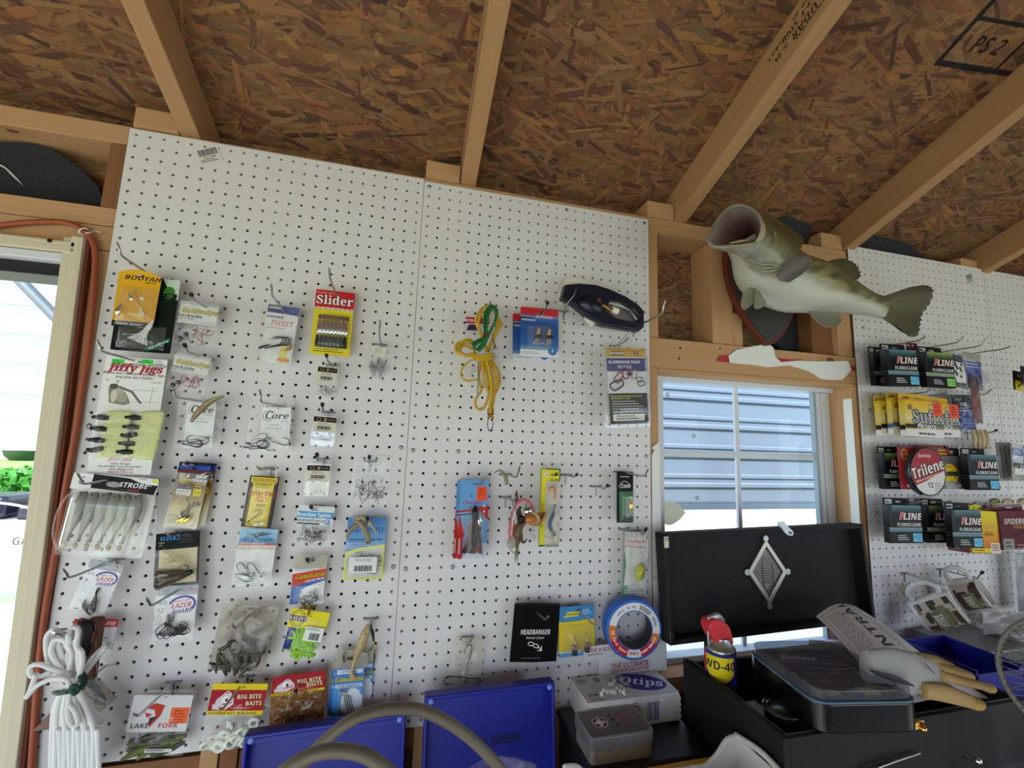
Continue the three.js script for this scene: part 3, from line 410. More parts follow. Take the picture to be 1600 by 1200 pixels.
// ---------- left pegboard ----------
const GB = 'bagged hooks on the left pegboard';
{ // yellow fronted spinnerbait card
  const p = new Pack('spinnerbait_pack', 'yellow fronted spinnerbait card on dark green backing, topmost beside the door', 'lure pack', [189, 420, 281, 431, 265, 552, 172, 546], 1.6);
  p.card('backing_card', [0, 0.06, 1, 1], -0.004, 0.0012, (q, H, x) => {
    q.G(0, 0, 100, H, '#16301c', '#0f1a12', '#0a0d0c').L([[70, 0], [100, 0], [100, 42], [86, 30]], '#c9dbcd', 0, 1); for (let i = 0; i < 60; i++) q.L([[i * 4 - 60, H], [i * 4 - 20, H * 0.55]], 'rgba(120,150,120,.25)', 0.5);
    q.E(84, 28, 10, 13, '#3f7d33').R(76, 30, 22, 8, '#0d1210').T('PRO', 86, 34, 6, '#7fae6d'); q.E(40, H - 24, 34, 26, '#2d3330', { w: 3 }).E(40, H - 22, 27, 20, '#565f5c', { w: 1.6 });
    q.L([[55, H - 5], [96, H - 32], [97, H - 25], [62, H - 2]], '#16774a', 0, 1).T('the swinging', 78, H - 17, 6, '#bfe3cc', { rot: -0.55, i: 1 });
  }, { r: 0.03, gloss: 1 });
  p.card('front_panel', [0, 0, 0.72, 0.72], 0.006, 0.001, (q, H) => {
    q.R(0, 0, 100, H, '#e5ab1c').G(0, 0, 100, H * 0.9, 'rgba(255,200,60,.25)', 'rgba(120,80,0,.15)').T('BOOYAH', 56, 23, 17, '#17130a', { i: 1, sx: 1.22 }).T('BAIT CO', 76, 34, 6.5, '#17130a', { i: 1 }).R(0, H - 16, 100, 16, '#141414').T('POND MAGIC', 42, H - 8, 9, '#cfcfcf', { i: 1 });
  }, { shape: [[0, 0.07], [0.06, 0.05], [0.2, 0.02], [0.4, 0], [0.6, 0.01], [0.8, 0.04], [1, 0.1], [0.97, 1], [0.02, 1]], holes: slot(0.5, 0.1, 0.1) });
  p.blister('blister', [0.06, 0.22, 0.7, 0.7], 0.0075, 0.014, M.clear, 4); p.blister('lower_blister', [0.1, 0.68, 0.9, 0.97], 0.001, 0.012, M.clear, 4);
  for (const [u, v, a, s] of [[0.3, 0.36, 0.5, 0.8], [0.15, 0.52, -0.25, 1.2]]) p.put('spinner_blade', taper([v3(0, -0.5, 0), v3(0, -0.1, 0.02), v3(0, 0.5, 0)], [0.03, 0.2, 0.16, 0.02], 16, 10, 0.3), M.chrome, u, v, 0.016, a, 0.02 * s);
  p.put('wire_arm', tube([v3(-0.4, -0.3, 0), v3(0, 0.5, 0), v3(0.35, -0.5, 0)], 0.02, 16, 6), M.steel, 0.34, 0.36, 0.014, 0, 0.03);
  p.put('bead', new THREE.SphereGeometry(0.0035, 10, 8), M.white, 0.5, 0.37, 0.016);
  for (let i = 0; i < 26; i++) p.put('skirt_strand', tube([v3(0, 0.5, 0), v3(rr(-0.1, 0.1), 0, 0.05), v3(rr(-0.45, 0.35), -0.6, rr(0, 0.1))], 0.016, 8, 4), M.white, 0.62, 0.74, 0.008, -0.35, 0.045);
  for (let i = 0; i < 9; i++) p.put('clear_strand', tube([v3(-0.3, 0.5, 0), v3(0, 0.1, 0.05), v3(rr(-0.2, 0.3), -0.5, 0)], 0.02, 8, 4), M.ivory, 0.48, 0.5, 0.012, 0.2, 0.026);
  p.put('hook', hookGeo, M.steel, 0.45, 0.8, 0.008, 1.7, 0.035);
  hookAt('yellow fronted spinnerbait card', 226, 424, 1.6, 183, 380);
}
function goldBag(label, q, z, s) {
  const p = new Pack('hook_bag', label, 'hook pack', q, z, { group: GB });
  p.card('header_card', [0, 0, 0.97, 0.52], -0.002, 0.0007, (k, H) => { k.R(0, 0, 100, H, '#d9d8d6').R(0, 0, 100, 9, '#bfbfc0').T('GoldenEye', 52, 27, 20, '#c9b53a', { line: '#6b6120', lw: 1.4, i: 1, sx: 0.92 }).T('Dockside', 28, 44, 14, '#26262a', { sx: 1.1 }).T('BAIT & TACKLE', 22, 54, 5.6, '#333').L([[0, 60], [100, 60]], '#888', 1); }, { holes: slot(0.55, 0.09, 0.06) });
  p.hooks(8, [0.15, 0.68, 0.85, 0.9], 0.9, M.redHook, 0.001); p.put('lead_ball', new THREE.SphereGeometry(0.0045, 10, 8), M.hookSilver, 0.3, 0.8, 0.003); p.put('lead_ball', new THREE.SphereGeometry(0.0045, 10, 8), M.hookSilver, 0.18, 0.9, 0.003);
  p.film('bag', [-0.03, 0.02, 1.03, 1.02], 0, 0.007, M.film, 1.3); return p;
}
goldBag('yellow lettered bag of red hooks right of the spinnerbait card, upper of two', [283.5, 469, 349.6, 477, 327, 541, 270, 534], 1.5); hookAt('upper bag of red hooks', 322, 480, 1.5, 298, 459, blk);
goldBag('yellow lettered bag of red hooks, the lower of two, above a worm baited bag', [274, 550, 333, 560, 316, 615, 260, 606], 1.6); hookAt('lower bag of red hooks', 309, 556, 1.6, 288, 538, blk);
{
  const p = new Pack('hook_bag', 'blue topped hook bag with pink lettering left of the red and yellow grub card', 'hook pack', [418.6, 475, 466.7, 481, 454.8, 570.7, 405, 564], 1.2, { group: GB });
  p.card('card', [0, 0, 1, 1], -0.002, 0.001, (q, H) => {
    q.R(0, 0, 100, H, '#dcdcdb').R(0, 0, 100, 19, '#171d33').L([[45, 0], [100, 0], [100, 30], [40, 24]], '#2b3f95', 0, 1).R(0, 19, 100, 9, '#26357d').T('OWNER', 24, 10, 12, '#eee', { i: 1 }).T('OWNER', 26, 42, 13, '#2a2c38', { i: 1, sx: 1.15 }).T('TWIST', 50, 64, 26, '#c9888f', { i: 1, sx: 0.98 }).R(4, 80, 60, 3, '#b9a3a6').L([[60, H * 0.62], [86, H * 0.72], [80, H - 10], [56, H - 12]], '#e0d27a', 0, 1).E(74, H - 14, 20, 9, '#e2a23b').T('WEIGHTED', 74, H - 14, 7.4, '#b23a1a');
  }, { holes: slot(0.62, 0.12, 0.08) });
  for (let i = 0; i < 5; i++) p.put('fish_hook', bentHookGeo, M.hookDark, 0.36 + i * 0.06, 0.72 - i * 0.004, 0.003 + i * 0.0008, 2.05 - i * 0.05, 0.044); for (let i = 0; i < 3; i++) p.put('twist_lock', tube([v3(0, 0, 0), v3(0.3, 0.5, 0), v3(0, 1, 0)], 0.06, 10, 6), M.brass, 0.68 + 0.06 * i, 0.78, 0.004, -0.5, 0.018);
  p.film('bag', [-0.02, 0, 1.03, 1.02], 0.001, 0.006, M.film, 1.2); hookAt('blue topped hook bag', 444, 486, 1.2, 423.3, 444.6);
}
{
  const p = new Pack('grub_card', 'red and yellow card of eight dark grub bodies with white tops', 'lure pack', [493.8, 450.4, 554.4, 459, 545.8, 556.6, 484.4, 553.4], 1.2);
  p.card('card', [0, 0, 1, 1], -0.002, 0.0012, (q, H, x) => {
    q.R(0, 0, 100, H, '#e3cf25').R(0, 0, 100, H * 0.27, '#c8222b').T('Charlie Brewer', 30, 8, 8, '#f2b7b0', { i: 1, b: 0, f: 'serif' }).T('Slider', 50, 27, 33, '#f4f2ee', { f: 'serif', line: '#1b1210', lw: 3, sx: 0.95 });
    const w = []; for (let i = 0; i <= 50; i++) w.push([i * 2, H * 0.27 + 1.6 * Math.sin(i)]); q.L([...w, [100, H * 0.3], [0, H * 0.3]], '#f3efe6', 0, 1).L(w.map(([a, b]) => [a, b + 3.4]), '#1b1210', 1.3).lines(8, H - 17, 84, 2, 6, '#4d4520', 2.2);
  }, { holes: slot(0.52, 0.055, 0.05), r: 0.01 });
  for (let i = 0; i < 8; i++) {
    const u = 0.17 + i * 0.098; const b = p.put('grub', taper([v3(0, -0.5, 0), v3(0, 0, 0.02), v3(0, 0.5, 0)], [0.16, 0.2, 0.16, 0.13], 10, 8), M.blackGreen, u, 0.8, 0.005, 0.02, 0.025);
    p.put('tinsel', taper([v3(0, -0.5, 0), v3(0, 0, 0), v3(0, 0.5, 0)], [0.13, 0.17, 0.14, 0.07], 10, 8), M.chrome, u + 0.005, 0.585, 0.005, 0.02, 0.03); p.put('jig_head', taper([v3(0, -0.5, 0), v3(0, 0, 0), v3(0, 0.5, 0)], [0.2, 0.42, 0.36, 0.05], 8, 8), M.brownBait, u + 0.01, 0.43, 0.005, 0, 0.0105);
  }
  p.blister('blister', [0.08, 0.36, 0.93, 0.93], -0.0006, 0.011, M.clear, 8); hookAt('red and yellow grub card', 524.7, 459, 1.2, 514.3, 419);
}
{
  const p = new Pack('nail_bag', 'small clear bag of grey nail weights with a white label near the board seam', 'tackle bag', [570.7, 535, 620.5, 544.7, 613, 597.8, 562, 589], 1.0);
  p.card('label_card', [0.22, 0.06, 0.66, 0.34], 0.003, 0.0004, (q, H) => { q.R(0, 0, 100, H, '#d9d4c6').lines(22, 12, 56, 4, 10, '#777', 3); }, { holes: slot(0.5, 0.12, 0.06) });
  for (let i = 0; i < 24; i++) p.put('nail_weight', taper([v3(0, -0.5, 0), v3(0, 0.5, 0)], [0.03, 0.05, 0.055, 0.02], 4, 6), M.zinc, rr(0.28, 0.72), rr(0.5, 0.82), rr(-0.002, 0.004), rr(-0.1, 0.9), rr(0.022, 0.034));
  p.film('bag', [0, 0, 1, 1], 0, 0.006, M.film, 1.6); hookAt('bag of nail weights', 594.5, 535.6, 1.0, 594, 501);
}
function clearBox(label, q, z, kind) {
  const p = new Pack('hook_box', label, 'hook box', q, z, { group: 'clear hook boxes in the middle of the left pegboard' });
  const w = p.w, h = p.h * 0.82, D = 0.017, wall = 0.001;
  p.put('box_shell', merge([plate(rrect(w * 0.94, h, 0.003), wall).translate(0, 0, D), rbox(w * 0.94, wall, D, 0.0003).translate(0, h / 2, D / 2), rbox(w * 0.94, wall, D, 0.0003).translate(0, -h / 2, D / 2), rbox(wall, h, D, 0.0003).translate(w * 0.47, 0, D / 2), rbox(wall, h, D, 0.0003).translate(-w * 0.47, 0, D / 2), plate(rrect(w * 0.94, h, 0.003), wall)]), M.clear, 0.5, 0.59, -0.008);
  p.put('hanger_loop', tube([v3(-0.4, -0.5, 0), v3(-0.42, 0.3, 0), v3(-0.3, 0.5, 0), v3(0.3, 0.5, 0), v3(0.42, 0.3, 0), v3(0.4, -0.5, 0)], 0.035, 24, 6), M.clear, 0.5, 0.09, 0.0, 0, w * 0.85);
  p.card('label_wrap', [0.05, 0.22, 0.95, 0.63], 0.0106, 0.0004, (q2, H) => { q2.R(0, 0, 100, H, '#d6d0bd').R(0, 0, 100, H * 0.32, '#1a1815').E(24, H * 0.16, 10, 7, '#a98a52', { w: 2.5 }).T('X', 49, H * 0.16, 20, '#d9c08a', { i: 1 }).T('CALIBER', 75, H * 0.17, 9, '#b79b62', { i: 1 }).lines(22, H * 0.4, 60, 2, 6, '#5a564c', 2).B(20, H * 0.6, 60, H * 0.22).lines(12, H * 0.88, 76, 1, 4, '#5a564c', 2); });
  const geo = kind === 2 ? bentHookGeo : hookGeo; for (let i = 0; i < 9; i++) p.put('fish_hook', geo, kind === 1 ? M.hookDark : M.hookSilver, 0.2 + 0.6 * (kind === 2 ? i / 9 : rnd()), rr(0.78, 0.86), rr(-0.003, 0.006), kind === 2 ? 0.2 : kind === 1 ? rr(1.2, 1.9) : rr(-3, 3), kind === 2 ? 0.02 : rr(0.017, 0.024));
}
clearBox('clear hook box with a tan label, top of three, directly under the grub card', [498, 562, 532, 565, 524, 621.6, 491.6, 617], 1.3, 0); hookAt('top clear hook box', 516, 567, 1.3, 510, 554.4, { black: true, L: 3.2 });
clearBox('clear hook box with a tan label, middle of three, dark hooks lying flat', [490.7, 638, 528, 641, 525.7, 698.8, 486, 695], 1.2, 1); hookAt('middle clear hook box', 509, 643, 1.2, 503.5, 631, { black: true, L: 3.2 });
clearBox('clear hook box with a tan label, bottom of three, silver hooks standing upright', [480, 713, 521, 714, 514, 774.7, 476.7, 773.5], 1.2, 2); hookAt('bottom clear hook box', 501, 718, 1.2, 495, 709, { black: true, L: 3.2 });
{
  const p = new Pack('jig_card', 'long white card of chartreuse tailed jigs with red script lettering', 'lure pack', [155, 556, 255, 560.6, 240.8, 743.7, 144.4, 739], 1.6);
  p.card('card', [0, 0, 1, 1], -0.003, 0.0012, (q, H) => {
    q.R(0, 0, 100, H, '#e9e8e6').R(10, 5, 20, 9, '#3fd44f').R(57, 2, 20, 9, '#3fd44f').lines(12, 7, 15, 2, 3, '#1d7a2a').lines(60, 4, 14, 2, 3, '#1d7a2a').lines(80, 3, 16, 2, 5, '#888', 1.6);
    for (const [a, b] of [[22, 18], [50, 14], [75, 20], [86, 13]]) q.E(a, b, 14, 4, 'rgba(120,120,120,.55)'); q.T('Jiffy Jigs', 50, 20, 19, '#b8202e', { i: 1, f: 'serif', sx: 1.1, line: '#5a1018', lw: 0.8 }).T("If you ain't fishin' with Jiffy Jigs,", 50, 31, 6.2, '#2b2b2b', { f: 'serif' }).T("you just ain't fishin'.", 52, 38, 6.2, '#2b2b2b', { f: 'serif' }).T('1/24 OZ', 86, 45, 5, '#555', { b: 0 }).T('#4', 8, 45, 5, '#555', { b: 0 });
    q.L([[28, 62], [92, 62]], '#9a9a98', 0.7).L([[83, 55], [81, 88]], '#666', 0.7).L([[46, 84], [96, 84]], '#9a9a98', 0.7);
    q.L([[16, 88], [12, 62], [14, 55], [22, 52], [28, 56], [36, 62], [44, 74], [50, 88], [40, 92]], '#8b857a', 0, 1).E(20, 57, 7, 5, '#5d5048').E(30, 66, 8, 7, '#b8b0a0').E(35, 78, 9, 9, '#a69f90').E(22, 75, 5, 12, '#d0c9ba').L([[30, 58], [50, 66], [66, 86]], '#6f6a66', 4).L([[24, 50], [28, 45]], '#444', 0.8).L([[24, 52], [24, 44]], '#444', 0.8);
    q.T('JIFFY JIGS', 48, H - 27, 8, '#b8404a', { i: 1 }).T('Ocilla, Georgia', 50, H - 19, 4.5, '#333').T('912-237-9696 • Fax: 912-237-6577', 50, H - 14, 4.4, '#333').T('www.jiffyjigs.com', 52, H - 9, 4.4, '#333').T('MADE IN THE U.S.A.', 52, H - 4, 4.4, '#a03038');
  }, { holes: slot(0.55, 0.032, 0.04) });
  const jig = (u, v, a) => { p.put('jig_body', taper([v3(-0.5, 0, 0), v3(0, 0, 0), v3(0.5, 0, 0)], [0.04, 0.16, 0.2, 0.18, 0.16], 10, 8), M.black, u, v, 0.006, a, 0.026); p.put('jig_head', new THREE.SphereGeometry(0.0034, 10, 8), M.hookDark, u - 0.11, v, 0.006); p.put('jig_tail', taper([v3(-0.5, 0, 0), v3(-0.1, 0, 0.02), v3(0.5, rr(-0.05, 0.05), 0)], [0.1, 0.23, 0.27, 0.3, 0.3], 12, 10, 0.22), M.chart, u + 0.235, v, 0.004, a, 0.046); };
  [0.53, 0.625, 0.72, 0.8].forEach((v, i) => jig(0.12, v, i === 3 ? 0.25 : -0.06)); [0.52, 0.6, 0.67, 0.74, 0.81].forEach((v, i) => jig(0.63 - 0.012 * i, v, i === 2 ? 0.2 : 0));
  p.film('left_bag', [0.02, 0.42, 0.52, 0.88], 0.004, 0.009, M.film, 1.6); p.film('right_bag', [0.5, 0.42, 0.99, 0.88], 0.004, 0.009, M.film, 1.6); hookAt('white card of chartreuse jigs', 208, 563, 1.6, 151.7, 532);
}
function coreBag(label, q, c, z, geo, n, box) {
  const p = new Pack('hook_bag', label, 'hook pack', q, z, { group: GB });
  p.card('card', c, -0.002, 0.0006, (k, H) => k.R(0, 0, 100, H, '#e8e8e6').T('C', 22, 30, 40, '#2d2d2d', { f: 'serif', i: 1 }).T('ore', 62, 32, 30, '#2d2d2d', { f: 'serif', i: 1, sx: 1.15 }).E(24, 32, 18, 19, '#2d2d2d', { w: 1.6, a0: 0.8, a1: 5.2 }).T('TACKLE', 80, 52, 6.5, '#555', { b: 0, sx: 1.2 }).T('MADE IN USA', 46, 66, 5, '#444').T('Tush Inverter Rig', 48, 78, 7, '#444', { b: 0 }), { holes: slot(0.55, 0.03, 0.05) });
  p.hooks(n, box, 1.5, M.hookDark, 0.003, geo, 0.5, 1.6); p.film('bag', [0, 0, 1, 1], 0, 0.006, M.film, 1.5);
  for (const v of [0.05, 0.075, 0.1]) p.put('zip_strip', rbox(p.w, 0.0008, 0.0012, 0.0004), M.clear, 0.5, v, 0.002);
}
coreBag('clear zip bag with white script card and a minnow bait on its peg', [284, 623, 349, 624, 344.8, 701.4, 264.7, 699], [0.2, 0.06, 0.82, 1], 1.2, bentHookGeo, 4, [0.25, 0.84, 0.7, 0.95]); hookAt('script bag with the minnow bait', 319, 628, 1.2, 270, 606);
coreBag('clear zip bag with white script card and nothing hanging in front', [392.7, 618, 459, 620.7, 455.7, 704.7, 383, 706], [0.27, 0.2, 0.94, 1], 1.1, bentHookGeo, 6, [0.15, 0.82, 0.75, 0.95]); hookAt('second script bag', 430, 633.5, 1.1, 406, 609.5);
{ // the minnow bait on that peg
  const z = 2.3, pts = [[298, 659], [309, 645], [325, 630], [340, 622], [349, 620]].map(([a, b]) => W(a, b, z)), o = pts[2].clone(), t = thing('minnow_bait', 'brown soft minnow bait draped over the script bag peg', 'lure', null, o);
  part(t, 'body', taper(pts.map((k) => k.clone().sub(o)), [0.0022, 0.0048, 0.0058, 0.0055, 0.0045, 0.003, 0.0018], 24, 10), M.minnow); part(t, 'eye', new THREE.SphereGeometry(0.0012, 8, 6).translate(...pts[0].clone().lerp(pts[1], 0.35).sub(o).add(v3(0, 0.002, 0.0042)).toArray()), M.black); part(t, 'belly_stripe', taper(pts.map((k) => k.clone().sub(o).add(v3(0.002, 0.002, 0.0035))), [0.001, 0.002, 0.0024, 0.002, 0.001], 20, 6), M.sand);
}
{
  const p = new Pack('hook_bag', 'clear unlabelled bag full of dark jig hooks, right of the bottom hook box', 'hook pack', [554.8, 711.7, 613, 714, 605, 793, 544, 790], 1.0, { group: GB });
  p.hooks(20, [0.2, 0.55, 0.8, 0.88], 0.8, M.hookDark, 0); for (let i = 0; i < 10; i++) p.put('wire_keeper', taper([v3(0, -0.5, 0), v3(0, 0.5, 0)], [0.06, 0.07, 0.03], 3, 6), M.hookDark, rr(0.12, 0.88), rr(0.45, 0.9), 0.002, rr(-1, 1), 0.012); p.film('bag', [0, 0, 1, 1], 0, 0.005, M.film, 1.5); hookAt('unlabelled bag of jig hooks', 577, 722, 1.0, 577, 713, { black: true, L: 2.8 });
}
{
  const p = new Pack('swimbait_pack', 'clear clamshell of six grey shad swimbaits with a black header', 'lure pack', [108, 738, 242, 747, 229, 876, 93, 867], 1.7);
  p.card('header_card', [0, 0, 1, 0.2], 0.002, 0.0012, (q, H) => { q.R(0, 0, 100, H, '#e6e6e5').L([[23, 0], [66, 2], [78, 7], [100, 9], [98, H], [23, H * 0.86]], '#1b1a1c', 0, 1).L([[75, 0], [90, 1], [97, 9], [78, 6]], '#e6e6e5', 0, 1).T('6', 11, H * 0.45, 14, '#2a2a2a', { b: 0, f: 'serif' }).T('STROBE', 71, H * 0.52, 9, '#e8e8ea', { i: 1, sx: 1.05 }).T('3T', 91, H * 0.4, 5, '#e8e8ea', { i: 1 }).T('TAPER', 72, H * 0.8, 5, '#c23a34', { i: 1 }).R(93, 1, 6, 4.5, '#e2dc2f').lines(76, 1.5, 15, 1, 2, '#777', 1); }, { holes: slot(0.48, 0.55, 0.09) });
  const z0 = 0.0; for (let i = 0; i < 6; i++) {
    const u = 0.19 + i * 0.125; p.put('swimbait', taper([v3(0.0, 0.5, 0), v3(0.02, 0.15, 0.03), v3(-0.06, -0.25, 0.02), v3(-0.12, -0.5, 0)], [0.07, 0.12, 0.12, 0.085, 0.045, 0.03, 0.05], 22, 10), M.shad, u, 0.51, 0.007, 0.04, 0.085);
    p.put('belly', taper([v3(0.05, 0.3, 0.06), v3(0.02, 0, 0.08), v3(-0.07, -0.3, 0.04)], [0.02, 0.05, 0.05, 0.02], 12, 8), M.shadPale, u + 0.012, 0.53, 0.008, 0.04, 0.085); p.put('paddle_tail', new THREE.SphereGeometry(0.5, 10, 6).scale(0.8, 1, 0.35), M.sand, u - 0.075, 0.86, 0.007, 0.1, 0.011); p.put('eye', new THREE.SphereGeometry(0.0012, 8, 6), M.black, u + 0.005, 0.24, 0.0155);
    p.put('cell_rib', taper([v3(0, -0.5, 0), v3(0, 0.5, 0)], [0.012, 0.012], 2, 6), M.clear, u + 0.062, 0.52, 0.012, 0.04, 0.08);
  }
  p.blister('front_shell', [0.05, 0.23, 0.96, 0.93], 0.001, 0.02, M.clear, 12); p.put('flange', plate(rrect(p.w, p.h * 0.78, 0.006, []), 0.0008), M.clear, 0.5, 0.6, -0.0005); p.put('shell_rim', tube([v3(-0.46, 0.36, 0), v3(0.46, 0.36, 0), v3(0.46, -0.36, 0), v3(-0.46, -0.36, 0)].map((k) => v3(k.x * p.w, k.y * p.h * 0.93, 0)), 0.0015, 60, 5, true), M.clear, 0.5, 0.58, 0.002);
  hookAt('clamshell of grey swimbaits', 173, 750, 1.7, 121, 740.5);
}
function flashy(label, q, z, front) {
  const p = new Pack('swimmer_pack', label, 'hook pack', q, z, { group: 'gold bladed swimmer hook packs' });
  p.card('card', [0, 0, 1, 1], -0.002, 0.001, (k, H) => {
    k.R(0, 0, 100, H, '#3a2b20').G(0, 22, 100, H - 22, '#4a2a24', '#80633a', '#d6c696', '#e9e2cc').R(0, 0, 100, 22, '#1b2137').L([[40, 10], [100, 6], [100, 22], [0, 22], [0, 15]], '#2a49b0', 0, 1).T('OWNER', 28, 9, 11, '#e8e8ee', { i: 1 }).R(6, 24, 40, 8, '#6d1f1f').L([[58, 46], [95, 26], [74, 46], [96, 50]], '#e8dfc8', 0, 1);
    k.T('FLA', 24, 46, 19, '#f4f0e6', { i: 1, line: '#231a14', lw: 2.4 }).T('SHY', 76, 46, 19, '#f4f0e6', { i: 1, line: '#231a14', lw: 2.4 }).T('SWIMMER', 62, 60, 14, '#f4f0e6', { i: 1, line: '#231a14', lw: 2 }).E(26, 62, 16, 12, '#c4ab6b', { rot: 0.5 }).R(30, 66, 60, 9, '#2b2413').T('GOLD COLORADO', 62, 70.5, 8, '#e7dc2a').T('Blade', 74, 79, 7.5, '#e7dc2a', { i: 1 }).R(12, 80, 44, 34, '#dbd9d2').R(12, 80, 44, 13, '#2e3664').T('Flashlitefire', 34, 86, 6, '#d8593b').T('#4164-021', 34, 100, 7, '#222').lines(15, 107, 36, 2, 4, '#777', 1.4).R(64, 88, 24, 25, '#e9d827').T('1/0', 76, 101, 14, '#1a1a1a', { b: 0 }).lines(6, H - 44, 40, 6, 5.5, '#54503f', 1.6);
  }, { holes: slot(0.5, 0.08, 0.08), gloss: 1 });
  if (front) { p.hooks(4, [0.55, 0.66, 0.75, 0.76], 1.2, M.hookDark, 0.003, bentHookGeo, 0.4, -0.4); for (let i = 0; i < 2; i++) p.put('spinner_blade', taper([v3(0, -0.5, 0), v3(0, 0, 0.03), v3(0, 0.5, 0)], [0.02, 0.2, 0.17, 0.02], 12, 10, 0.3), M.gold, 0.5 + 0.15 * i, 0.87, 0.004, -0.9, 0.02); p.film('bag', [-0.01, 0.16, 1.01, 1.01], 0.001, 0.005, M.film, 1); }
}
flashy('gold and maroon swimmer hook pack with a blue header, tucked behind its twin', [289, 722, 333, 724, 325, 823, 276, 819], 0.8, false); flashy('gold and maroon swimmer hook pack with a blue header, in front of its twin', [279, 721, 326, 726, 310, 827, 257, 823], 1.3, true); hookAt('two gold swimmer packs', 303, 727, 1.2, 291, 723, { L: 2.6, black: true });
{
  const p = new Pack('jig_pack', 'tilted black jig card with blue lettering and a brown skirted jig', 'lure pack', [237, 837, 307.5, 828, 313, 913, 244.5, 917], 1.3);
  p.card('card', [0, 0, 1, 1], -0.003, 0.001, (q, H) => { q.R(0, 0, 100, H, '#1c1d20').R(0, 0, 100, 34, '#111215').T('H2O', 26, 13, 15, '#2f8fd0', { sx: 1.1 }).E(47, 13, 5, 5, '#2f8fd0', { w: 2 }).T('SWIM', 13, 24, 5, '#c8b878').T('JIG', 12, 30, 5, '#c8b878').lines(52, 14, 40, 3, 6, '#55585d', 1.6).L([[52, 8], [70, 4], [84, 10], [70, 12]], '#3a3d42', 0, 1).G(9, 42, 86, H - 48, '#d9caa2', '#cfc09a'); }, { holes: slot(0.5, 0.05, 0.06) });
  p.put('jig_head', new THREE.SphereGeometry(0.5, 14, 10).scale(1.3, 0.8, 0.7), M.hookDark, 0.82, 0.76, 0.006, 0.4, 0.012);
  for (let i = 0; i < 38; i++) { const a = rr(-0.3, 0.3); p.put('skirt_strand', tube([v3(0.5, 0, 0), v3(0, a * 0.7, rr(-0.05, 0.1)), v3(-0.6, a + rr(-0.12, 0.12), rr(-0.1, 0.1))], 0.012, 8, 4), i % 3 ? M.dirtBait : M.brownBait, 0.55, 0.8, 0.006, 0.08, 0.055); }
  for (let i = 0; i < 7; i++) p.put('loose_strand', tube([v3(0.4, -0.3, 0), v3(rr(-0.1, 0.3), rr(0.2, 0.5), 0.03), v3(-0.5, rr(0.1, 0.8), 0)], 0.01, 12, 4), M.sand, 0.6, 0.68, 0.006, 0, 0.05); p.put('hook', hookGeo, M.hookDark, 0.63, 0.74, 0.008, 1.75, 0.032);
  p.film('bag', [0, 0.3, 1, 1.01], 0.001, 0.009, M.film, 1); hookAt('tilted black jig card', 272, 836, 1.3, 262, 834, { L: 2.4 });
}
function lazer(label, q, z, big, n, hk) {
  const p = new Pack('hook_bag', label, 'hook pack', q, z, { group: GB });
  p.card('card', [0, 0, 1, 0.97], -0.002, 0.0008, (k, H) => {
    k.R(0, 0, 100, H, '#e8e8ea').R(0, 0, 100, 27, '#a3a6b0').R(80, 7, 15, 14, '#c98f99').R(80, 7, 6, 7, '#56609a').T('SIZE', 16, 34, 4, '#777', { b: 0 }).T(big, 17, 45, 14, '#34343c', { b: 0 }).T(n, 13, 66, 15, '#34343c', { b: 0 });
    k.E(64, 54, 32, 22, '#2d3590', { w: 6, a0: 3.6, a1: 7.1, rot: -0.2 }).T('EAGLE CLAW', 62, 42, 6, '#c24a54', { rot: -0.1 }).T('LAZER', 62, 55, 17, '#c3202f', { i: 1, rot: -0.08 }).T('SHARP', 66, 70, 16, '#2d3590', { i: 1, rot: -0.08 }).lines(5, 76, 16, 6, 5, '#a0a0a8', 1.3);
  }, { holes: slot(0.55, 0.11, 0.08) });
  hk(p); p.film('bag', [-0.01, 0.01, 1.02, 1.01], 0.001, 0.006, M.film, 1);
}
lazer('clear hook bag with blue swoosh logo marked 5/0, left of the jig card', [131.3, 871, 185, 881.7, 171, 961, 118.5, 953], 1.6, '5/0', '6', (p) => { for (let i = 0; i < 6; i++) p.put('fish_hook', hookGeo, M.hookDark, 0.56 + 0.03 * i, 0.76 + 0.01 * i, 0.002 + i * 0.0007, 0.05 - 0.07 * i, 0.036).rotation.y = Math.PI; }); hookAt('blue swoosh hook bag left of the jig card', 159, 883, 1.6, 98.7, 890);
lazer('clear hook bag with blue swoosh logo marked 4/0, below the jig card', [241, 916.7, 306.3, 913, 304, 999.5, 241, 1004], 1.4, '4/0', '12', (p) => { for (let i = 0; i < 12; i++) p.put('fish_hook', hookGeo, M.hookDark, 0.25 + 0.035 * i, 0.7 + rr(-0.02, 0.06), 0.002 + i * 0.0005, -0.9 + 0.2 * i + rr(-0.1, 0.1), 0.034); for (let i = 0; i < 5; i++) p.put('fish_hook', hookGeo, M.hookDark, 0.4 + 0.08 * i, 0.86, 0.004, 1.5 + rr(-0.2, 0.2), 0.03); }); hookAt('blue swoosh hook bag below the jig card', 278, 922.5, 1.4, 229, 935);
{
  const p = new Pack('card_pack', 'red headed hook card half hidden behind the brown sheath', 'hook pack', [113, 967, 182, 967, 180, 1014, 110, 1014], 0.8);
  p.card('card', [0, 0, 1, 1], 0, 0.001, (q, H) => q.R(0, 0, 100, H, '#e2e2e6').R(0, 0, 100, 20, '#cf2733').T('EAGLE CLAW', 52, 10, 14, '#f4e9ea', { i: 1 }).L([[0, 26], [22, 26], [4, 60], [0, 60]], '#25306e', 0, 1).T('HAN', 66, 38, 7, '#222').T('SNELLER', 68, 47, 7, '#222').lines(56, 54, 34, 1, 4, '#888', 1)); p.film('bag', [0, 0.1, 1, 1.35], 0.001, 0.005, M.film, 1);
}
